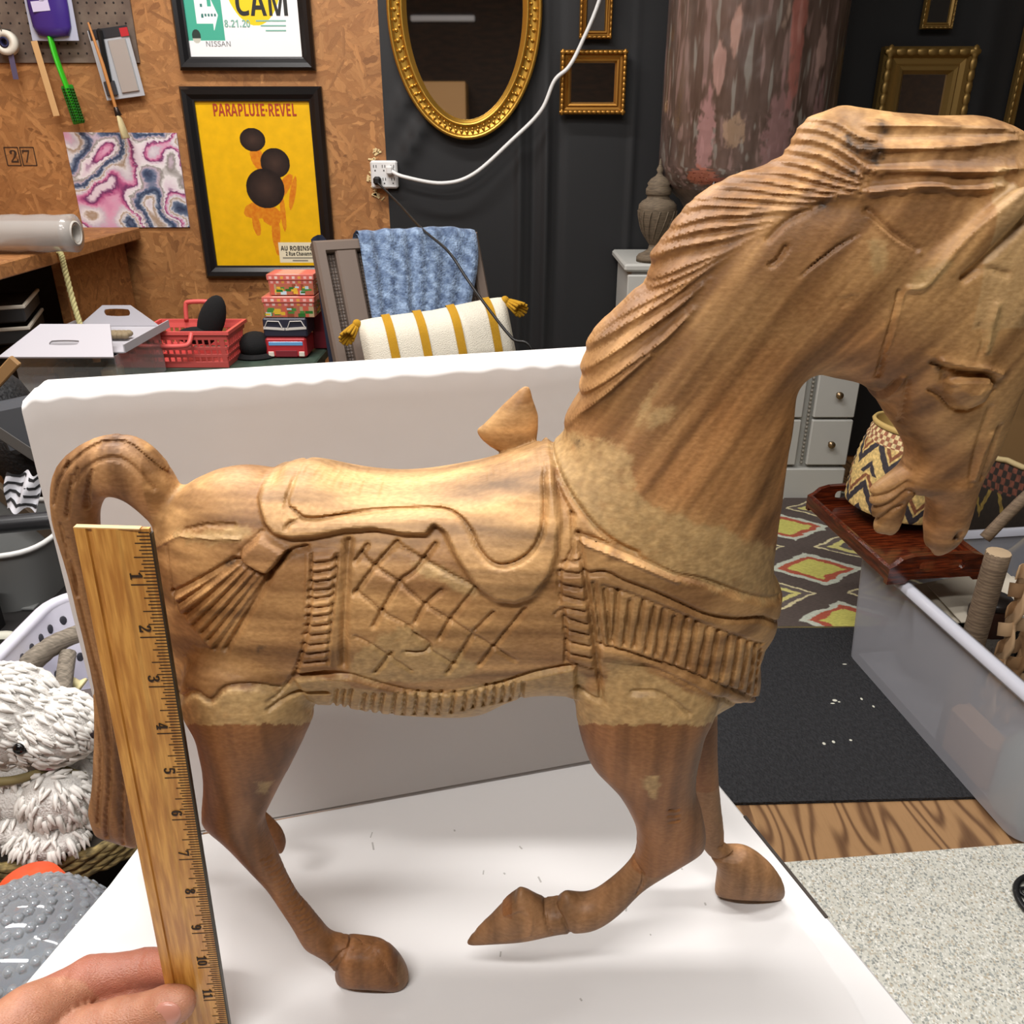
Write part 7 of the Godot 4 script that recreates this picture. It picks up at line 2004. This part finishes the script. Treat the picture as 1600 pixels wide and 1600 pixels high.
	obj("bowl", S().lathe(Vector3.ZERO, [Vector2(0.074, 0.0), Vector2(0.077, 0.006), Vector2(0.073, 0.012), Vector2(0.070, 0.035), Vector2(0.060, 0.062), Vector2(0.042, 0.082), Vector2(0.018, 0.092), Vector2(0.0, 0.093)], 48), cg, t)
	var st := S()
	for j in 9:
		var el := 0.08 + 0.165 * j
		var m := int(46.0 * cos(el)) + 3
		for k in m:
			var a := TAU * (k + 0.5 * (j % 2)) / m
			var p := V(sin(a) * cos(el) * 0.071, 0.012 + sin(el) * 0.081, cos(a) * cos(el) * 0.071)
			st.ball(p, V(0.0047, 0.0047, 0.0047), 6, 4)
	obj("studs", st, cg, t).set_meta("kind", "stuff")
	t = thing("orange_pot", "bright orange pot at the left edge beside the cut glass bowl", "pot", V(-0.428, 0.3205, -0.545))
	obj("body", S().lathe(Vector3.ZERO, [Vector2(0, 0), Vector2(0.026, 0.0), Vector2(0.034, 0.05), Vector2(0.036, 0.10), Vector2(0.034, 0.13), Vector2(0.026, 0.152), Vector2(0.0, 0.158)], 32), hexm("#d0512a", 0.35), t)
	build_dog()

func build_dog() -> void:
	var white := bumpy(hexm("#c9c6c1", 0.6), 256, 0.12, 91, 4.0, 12.0)
	var t := thing("dog_figure", "white shaggy dog figure sitting on the low table, left of the foam panel", "dog figure", V(-0.515, 0.4135, -0.70))
	var blobs := [[V(0.0, 0.024, 0.0), V(0.092, 0.026, 0.074)], [V(0.0, 0.042, 0.0), V(0.072, 0.038, 0.060)], [V(0.0, 0.068, 0.0), V(0.048, 0.032, 0.045)], [V(0.052, 0.046, 0.040), V(0.034, 0.032, 0.028)], [V(0.045, 0.016, 0.055), V(0.036, 0.017, 0.030)], [V(-0.04, 0.016, 0.055), V(0.036, 0.017, 0.030)]]
	var head := [[V(-0.005, 0.122, 0.0), V(0.058, 0.052, 0.05)], [V(0.045, 0.112, 0.006), V(0.046, 0.036, 0.038)]]
	var b := S()
	for q in blobs: b.ball(q[0], q[1], 24, 16)
	obj("body", b, white, t)
	var h := S()
	for q in head: h.ball(q[0], q[1], 24, 16)
	h.ball(V(-0.035, 0.172, 0.01), V(0.022, 0.04, 0.014), 14, 10, Basis(V(0, 0, 1), 0.5))
	h.ball(V(-0.055, 0.132, 0.038), V(0.02, 0.035, 0.014), 14, 10, Basis(V(0, 0, 1), 0.2))
	obj("head", h, white, t)
	# shaggy strands laid over the body and head
	var strand := S()
	strand.tube(P3([V(0, 0.0, 0), V(0, -0.006, 0.0012), V(0, -0.013, 0.0006)]), PackedFloat32Array([0.0022, 0.0026, 0.0006]), 5)
	var sm := strand.mesh()
	var r := RandomNumberGenerator.new(); r.seed = 17
	for part in [["fur", blobs, 1300], ["head_fur", head, 900]]:
		var mm := MultiMesh.new()
		mm.transform_format = MultiMesh.TRANSFORM_3D
		mm.mesh = sm
		mm.instance_count = part[2]
		for k in int(part[2]):
			var q: Array = part[1][r.randi() % part[1].size()]
			var d := V(r.randfn(), r.randfn(), r.randfn()).normalized()
			var at: Vector3 = q[0] + d * q[1]
			var nn: Vector3 = (d / q[1]).normalized()
			var down := V(0.0, -1.0, 0) if part[0] == "fur" else V(0.75, -0.55, 0.1)
			down += V(r.randfn(), r.randfn(), r.randfn()) * 0.16
			var y := -(down - nn * down.dot(nn)).normalized()
			if y.length() < 0.5: y = Vector3.RIGHT
			mm.set_instance_transform(k, Transform3D(Basis(y.cross(nn), y, nn) * r.randf_range(0.8, 1.3), at + nn * 0.0005))
		var mi := MultiMeshInstance3D.new()
		mi.multimesh = mm; mi.material_override = hexm("#d8d5cf", 0.5); mi.name = part[0]; mi.set_meta("kind", "stuff")
		t.add_child(mi, true)
	obj("eye", S().ball(V(0.036, 0.119, 0.047), V(0.0064, 0.0064, 0.005), 12, 8), hexm("#0b0b0c", 0.15), t)
	obj("nose", S().ball(V(0.090, 0.112, 0.012), V(0.008, 0.007, 0.009), 12, 8), hexm("#2a2224", 0.3), t)
	obj("mouth", S().ball(V(0.048, 0.085, 0.034), V(0.012, 0.003, 0.004), 10, 6), hexm("#b98a90", 0.6), t)
	var col := []
	for k in 40: col.append(V(sin(TAU * k / 40) * 0.049, 0.079 - 0.004 * sin(TAU * k / 40), cos(TAU * k / 40) * 0.048))
	obj("collar", S().tube(P3(col), 0.0045, 8, true), hexm("#7a6d45", 0.7), t)
	obj("leash", S().tube(curve([V(0.045, 0.078, 0.02), V(0.062, 0.070, 0.024), V(0.074, 0.060, 0.02)], 4), 0.005, 6), hexm("#7a6d45", 0.7), t)

# ---------------------------------------------------------------- ruler and the hand that holds it
func build_ruler() -> void:
	var W := 0.0300; var H := 0.3062; var T := 0.0032
	var base := V(-0.1700, 0.6295, -0.305)
	var up := (V(-0.1600, 0.9355, -0.305) - base).normalized()
	var t := thing("ruler", "old yellow wooden ruler held upright beside the horse's tail", "ruler", base)
	t.basis = Basis(V(up.y, -up.x, 0), up, V(0, 0, 1))
	var wood := mat(Color.WHITE, 0.38)
	wood.albedo_texture = noise_tex(256, 0.02, 95, Color(0.70, 0.47, 0.19), Color(0.86, 0.64, 0.31), 5, 1)
	wood.uv1_triplanar = true; wood.uv1_scale = Vector3(60, 5, 60)
	wood.clearcoat_enabled = true; wood.clearcoat = 0.3; wood.clearcoat_roughness = 0.25
	# section across the ruler: flat strip, groove, raised back, bevel down to the ruled edge
	var sec := [[-0.0150, 0.0010], [-0.0145, 0.0016], [-0.0100, 0.0016], [-0.0096, 0.0006], [-0.0080, 0.0006], [-0.0074, 0.0017], [0.0020, 0.0017], [0.0035, 0.0013], [0.0148, 0.0003], [0.0148, -0.0016], [-0.0150, -0.0016]]
	var s := S()
	for k in sec.size():
		var a: Array = sec[k]; var b: Array = sec[(k + 1) % sec.size()]
		s.quad(V(a[0], H, a[1]), V(a[0], 0, a[1]), V(b[0], 0, b[1]), V(b[0], H, b[1]))
	var poly := PackedVector2Array()
	for a in sec: poly.append(Vector2(a[0], a[1]))
	for e in [0.0, 1.0]:
		var tr := Geometry2D.triangulate_polygon(poly)
		for i in range(0, tr.size(), 3):
			var q := [V(poly[tr[i]].x, H * e, poly[tr[i]].y), V(poly[tr[i + 1]].x, H * e, poly[tr[i + 1]].y), V(poly[tr[i + 2]].x, H * e, poly[tr[i + 2]].y)]
			var nn: Vector3 = (q[1] - q[0]).cross(q[2] - q[0])
			if nn.y * (e - 0.5) > 0: s.tri(q[0], q[1], q[2])
			else: s.tri(q[0], q[2], q[1])
	obj("body", s, wood, t)
	obj("metal_edge", S().box(V(0.0152, H / 2, -0.0006), V(0.0008, H - 0.004, 0.0024)), mat(Color("#3b362c"), 0.35, 0.6), t)
	obj("end_grain", S().box(V(-0.0015, H + 0.0002, 0.0002), V(0.026, 0.0005, 0.0028)), hexm("#d9b480", 0.6), t)
	var ink := hexm("#2b1c0c", 0.7)
	var ticks := S()
	var inch := 0.0254
	var slope := -atan2(0.0010, 0.0113)
	var lean := Basis(V(0, 1, 0), -slope)
	for k in range(1, 191):
		var y := H - k * inch / 16.0
		if y < 0.002: break
		var L := 0.0042
		if k % 16 == 0: L = 0.0105
		elif k % 8 == 0: L = 0.0075
		elif k % 4 == 0: L = 0.0062
		elif k % 2 == 0: L = 0.0050
		var x := 0.0147 - L / 2
		ticks.box(V(x, y, 0.0013 - 0.0010 * (x - 0.0035) / 0.0113 + 0.00012), V(L, 0.00040 if k % 16 else 0.0005, 0.0001), 0.0, lean)
	obj("tick_marks", ticks, ink, t).set_meta("kind", "stuff")
	for k in range(1, 12):
		var turn := lean * Basis(V(0, 0, 1), -PI / 2)
		var x := 0.0068
		lettering(str(k), 0.0048, ink, t, V(x, H - k * inch + (0.0042 if k < 10 else 0.0052), 0.0013 - 0.0010 * (x - 0.0035) / 0.0113), turn, "Droid Serif")

func build_hand() -> void:
	# bones of the left hand: chains of [place, radius]; thumb in front of the ruler, fingers behind it
	var chains := [
		[[V(-0.300, 0.668, -0.200), 0.024], [V(-0.272, 0.648, -0.258), 0.0185], [V(-0.2345, 0.6500, -0.284), 0.0150], [V(-0.203, 0.6565, -0.2915), 0.0120], [V(-0.1795, 0.6640, -0.2945), 0.0100], [V(-0.1735, 0.6660, -0.2950), 0.0088]],
		[[V(-0.305, 0.672, -0.215), 0.020], [V(-0.2480, 0.6640, -0.2880), 0.0160], [V(-0.2290, 0.6590, -0.3140), 0.0118], [V(-0.2010, 0.6600, -0.3200), 0.0098], [V(-0.1800, 0.6660, -0.3160), 0.0084]],
		[[V(-0.308, 0.668, -0.220), 0.020], [V(-0.262, 0.645, -0.287), 0.0150], [V(-0.224, 0.6490, -0.311), 0.0112], [V(-0.196, 0.6500, -0.3175), 0.0096], [V(-0.176, 0.6510, -0.3155), 0.0084]],
		[[V(-0.312, 0.665, -0.225), 0.019], [V(-0.272, 0.642, -0.286), 0.0140], [V(-0.234, 0.6380, -0.308), 0.0106], [V(-0.206, 0.6360, -0.3155), 0.0090], [V(-0.187, 0.6360, -0.3155), 0.0080]],
		[[V(-0.316, 0.664, -0.228), 0.018], [V(-0.284, 0.640, -0.284), 0.0125], [V(-0.250, 0.6330, -0.302), 0.0090], [V(-0.227, 0.6315, -0.310), 0.0078], [V(-0.210, 0.6315, -0.313), 0.0070]],
		[[V(-0.290, 0.90, 0.20), 0.044], [V(-0.300, 0.72, -0.10), 0.030], [V(-0.306, 0.670, -0.205), 0.026]],
	]
	var bones := []
	for c in chains:
		for k in c.size() - 1: bones.append([c[k][0], c[k + 1][0], c[k][1], c[k + 1][1], chains.find(c)])
	var h := 0.0022
	var lo := V(-0.345, 0.618, -0.350)
	var nx := 86; var ny := 56; var nz := 82
	var field := PackedFloat32Array()
	field.resize(nx * ny * nz)
	field.fill(0.02)
	var nearest := PackedFloat32Array()
	# every bone writes the voxels around it; bones of one finger join softly, fingers stay apart
	var per: Array[PackedFloat32Array] = []
	for k in chains.size():
		var f := PackedFloat32Array()
		f.resize(nx * ny * nz); f.fill(0.02)
		per.append(f)
	for b in bones:
		var a: Vector3 = b[0]; var e: Vector3 = b[1] - b[0]
		var ra: float = b[2]; var rb: float = b[3]
		var f: PackedFloat32Array = per[b[4]]
		var L := e.length_squared()
		var m := maxf(ra, rb) + 0.010
		var p0 := a.min(b[1]) - Vector3.ONE * m - lo; var p1 := a.max(b[1]) + Vector3.ONE * m - lo
		for z in range(maxi(0, int(p0.z / h)), mini(nz, int(p1.z / h) + 1)):
			for y in range(maxi(0, int(p0.y / h)), mini(ny, int(p1.y / h) + 1)):
				for x in range(maxi(0, int(p0.x / h)), mini(nx, int(p1.x / h) + 1)):
					var p := lo + Vector3(x, y, z) * h - a
					var t := clampf(p.dot(e) / L, 0.0, 1.0)
					var d := (p - e * t).length() - lerpf(ra, rb, t)
					var id := (z * ny + y) * nx + x
					var o := f[id]
					var q := maxf(0.004 - absf(d - o), 0.0)
					f[id] = minf(d, o) - q * q * 0.25 / 0.004
		per[b[4]] = f
	for id in field.size():
		var s := per[0][id]
		for k in range(1, chains.size()):
			var d := per[k][id]
			if d > 0.015 and s > 0.015: continue
			# the webs between neighbours close only near the palm
			var xx := lo.x + (id % nx) * h
			var kk := 0.010 if xx < -0.255 else lerpf(0.010, 0.0012, clampf((xx + 0.255) / 0.02, 0.0, 1.0))
			var q := maxf(kk - absf(d - s), 0.0)
			s = minf(d, s) - q * q * 0.25 / kk
		field[id] = s
	# creases at the joints and wrinkles on the back of the thumb
	var creases := [[V(-0.203, 0.6565, -0.2915), V(-1, -0.25, 0), 0.0005], [V(-0.2055, 0.656, -0.291), V(-1, -0.25, 0), 0.0004], [V(-0.2005, 0.657, -0.292), V(-1, -0.25, 0), 0.0004], [V(-0.2260, 0.6600, -0.3140), V(-1, -0.5, 0), 0.0009], [V(-0.2000, 0.6610, -0.3200), V(-1, -0.2, 0), 0.0007], [V(-0.238, 0.650, -0.282), V(-1, 0.2, 0), 0.0005]]
	var sh := S()
	var vid := PackedInt32Array()
	vid.resize(field.size()); vid.fill(-1)
	var wr := FastNoiseLite.new(); wr.seed = 3; wr.frequency = 90.0
	for id in field.size():
		if absf(field[id]) > 0.006: continue
		var p := lo + V(id % nx, (id / nx) % ny, id / (nx * ny)) * h
		for c in creases:
			var dx: float = absf((p - c[0]).dot(c[1].normalized()))
			if dx < 0.004 and (p - c[0]).length() < 0.02: field[id] += c[2] * exp(-dx * dx / 1.2e-6)
	var ZS := nx * ny
	var offs := PackedInt32Array([0, 1, nx, nx + 1, ZS, ZS + 1, ZS + nx, ZS + nx + 1])
	var steps := [[1, nx, ZS], [nx, ZS, 1], [ZS, 1, nx]]
	var tone := FastNoiseLite.new(); tone.seed = 8; tone.frequency = 55.0
	for z in range(1, nz - 1):
		for y in range(1, ny - 1):
			for x in range(1, nx - 1):
				var id := (z * ny + y) * nx + x
				var a := field[id]
				if absf(a) > 0.006: continue
				for ax in 3:
					var b := field[id + steps[ax][0]]
					if (a < 0.0) == (b < 0.0): continue
					var pp: int = steps[ax][1]; var qq: int = steps[ax][2]
					var q4 := [id - pp - qq, id - qq, id, id - pp]
					for m in 4:
						var cell: int = q4[m]
						if vid[cell] >= 0: continue
						var sum := Vector3.ZERO
						var cnt := 0
						var f := []
						for o in 8: f.append(field[cell + offs[o]])
						for o in 8:
							for bit: int in [1, 2, 4]:
								if o & bit: continue
								var fa: float = f[o]; var fb: float = f[o | bit]
								if (fa < 0.0) == (fb < 0.0): continue
								var t := fa / (fa - fb)
								sum += V((o & 1) + (t if bit == 1 else 0.0), ((o >> 1) & 1) + (t if bit == 2 else 0.0), ((o >> 2) & 1) + (t if bit == 4 else 0.0))
								cnt += 1
						var nn := V(f[1] + f[3] + f[5] + f[7] - f[0] - f[2] - f[4] - f[6], f[2] + f[3] + f[6] + f[7] - f[0] - f[1] - f[4] - f[5], f[4] + f[5] + f[6] + f[7] - f[0] - f[1] - f[2] - f[3])
						var at := lo + (V(cell % nx, (cell / nx) % ny, cell / ZS) + sum / cnt) * h
						vid[cell] = sh.v.size()
						var c := Color(0.36, 0.150, 0.085).lerp(Color(0.47, 0.225, 0.135), clampf(0.5 + tone.get_noise_3dv(at), 0, 1))
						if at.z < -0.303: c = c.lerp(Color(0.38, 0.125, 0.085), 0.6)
						sh.tint = c
						sh.vert(at, nn.normalized())
					var A := vid[q4[0]]; var B := vid[q4[1]]; var D := vid[q4[2]]; var E := vid[q4[3]]
					if a < 0.0: sh.ix.append_array([A, D, B, A, E, D])
					else: sh.ix.append_array([A, B, D, A, D, E])
	var skin := mat(Color.WHITE, 0.48)
	skin.vertex_color_use_as_albedo = true
	skin.subsurf_scatter_enabled = true; skin.subsurf_scatter_strength = 0.12
	bumpy(skin, 256, 0.10, 97, 2.2, 26.0, 2)
	# forearm beyond the wrist, up to the elbow of whoever holds the camera
	sh.tint = Color(0.43, 0.20, 0.12)
	sh.tube(curve([V(-0.3065, 0.669, -0.21), V(-0.303, 0.695, -0.15), V(-0.298, 0.74, -0.06), V(-0.29, 0.86, 0.12), V(-0.28, 0.96, 0.27)], 6), PackedFloat32Array([0.022, 0.0255, 0.0262, 0.0266, 0.027, 0.0275, 0.028, 0.029, 0.030, 0.0315, 0.033, 0.035, 0.037, 0.0385, 0.040, 0.041, 0.042, 0.043, 0.043, 0.043, 0.0425, 0.042, 0.041, 0.040, 0.039]), 20)
	var t := thing("person", "left hand of a person holding the wooden ruler between thumb and fingers", "person", Vector3.ZERO)
	obj("body", sh, skin, t)
	# thumb nail
	var nail := mat(Color(0.72, 0.50, 0.43), 0.25)
	var axis := (V(-0.1735, 0.6660, -0.2950) - V(-0.203, 0.6565, -0.2915)).normalized()
	var outw := V(0.05, 0.35, 0.93)
	outw = (outw - axis * outw.dot(axis)).normalized()
	obj("thumb_nail", S().ball(V(-0.1775, 0.6652, -0.2948) + outw * 0.0075, V(0.0085, 0.0028, 0.0068), 18, 12, Basis(axis, outw, axis.cross(outw))), nail, t)

# ---------------------------------------------------------------- the scene
# place, length, energy, label of each ceiling light
var lamps := [[Vector3(-0.75, 2.42, -0.85), 1.2, 3.5, "long white ceiling light above the laundry basket and foam panel"], [Vector3(-0.45, 2.42, 0.55), 1.2, 3.7, "long white ceiling light over the camera's place"],
	[Vector3(-0.75, 2.42, -1.95), 1.2, 3.6, "long white ceiling light nearest the wall with the posters"], [Vector3(0.55, 2.42, -0.45), 1.2, 2.0, "long white ceiling light above the speckled floor"]]

func _ready() -> void:
	rng.seed = 2024
	var cam := Camera3D.new()
	cam.name = "camera"
	cam.fov = 62.51; cam.near = 0.02; cam.far = 30.0
	cam.transform = Transform3D(Basis.from_euler(Vector3(deg_to_rad(-24.3), 0, 0)), Vector3(0, 1.08, 0))
	add_child(cam)
	cam.current = true
	var env := Environment.new()
	env.background_mode = Environment.BG_COLOR
	env.background_color = Color(0.02, 0.02, 0.022)
	env.tonemap_mode = Environment.TONE_MAPPER_LINEAR
	env.tonemap_exposure = 0.94
	env.sdfgi_enabled = true; env.ssao_enabled = true; env.ssil_enabled = true
	var we := WorldEnvironment.new()
	we.name = "world"
	we.environment = env
	add_child(we)
	for L in lamps:
		var a := AreaLight3D.new()
		a.name = "lamp"
		a.area_size = Vector2(L[1], 0.12)
		a.area_normalize_energy = true
		a.light_energy = L[2]; a.light_color = Color(1.0, 0.985, 0.975)
		a.light_size = 0.1
		a.area_range = 12.0; a.area_attenuation = 2.0
		a.shadow_enabled = true
		a.transform = Transform3D(Basis.from_euler(Vector3(-PI / 2, 0, 0)), L[0])
		add_child(a, true)
	build_room()
	build_stand()
	build_horse()
	build_wall_things()
	build_table_things()
	build_right_things()
	build_left_things()
	build_ruler()
	build_hand()
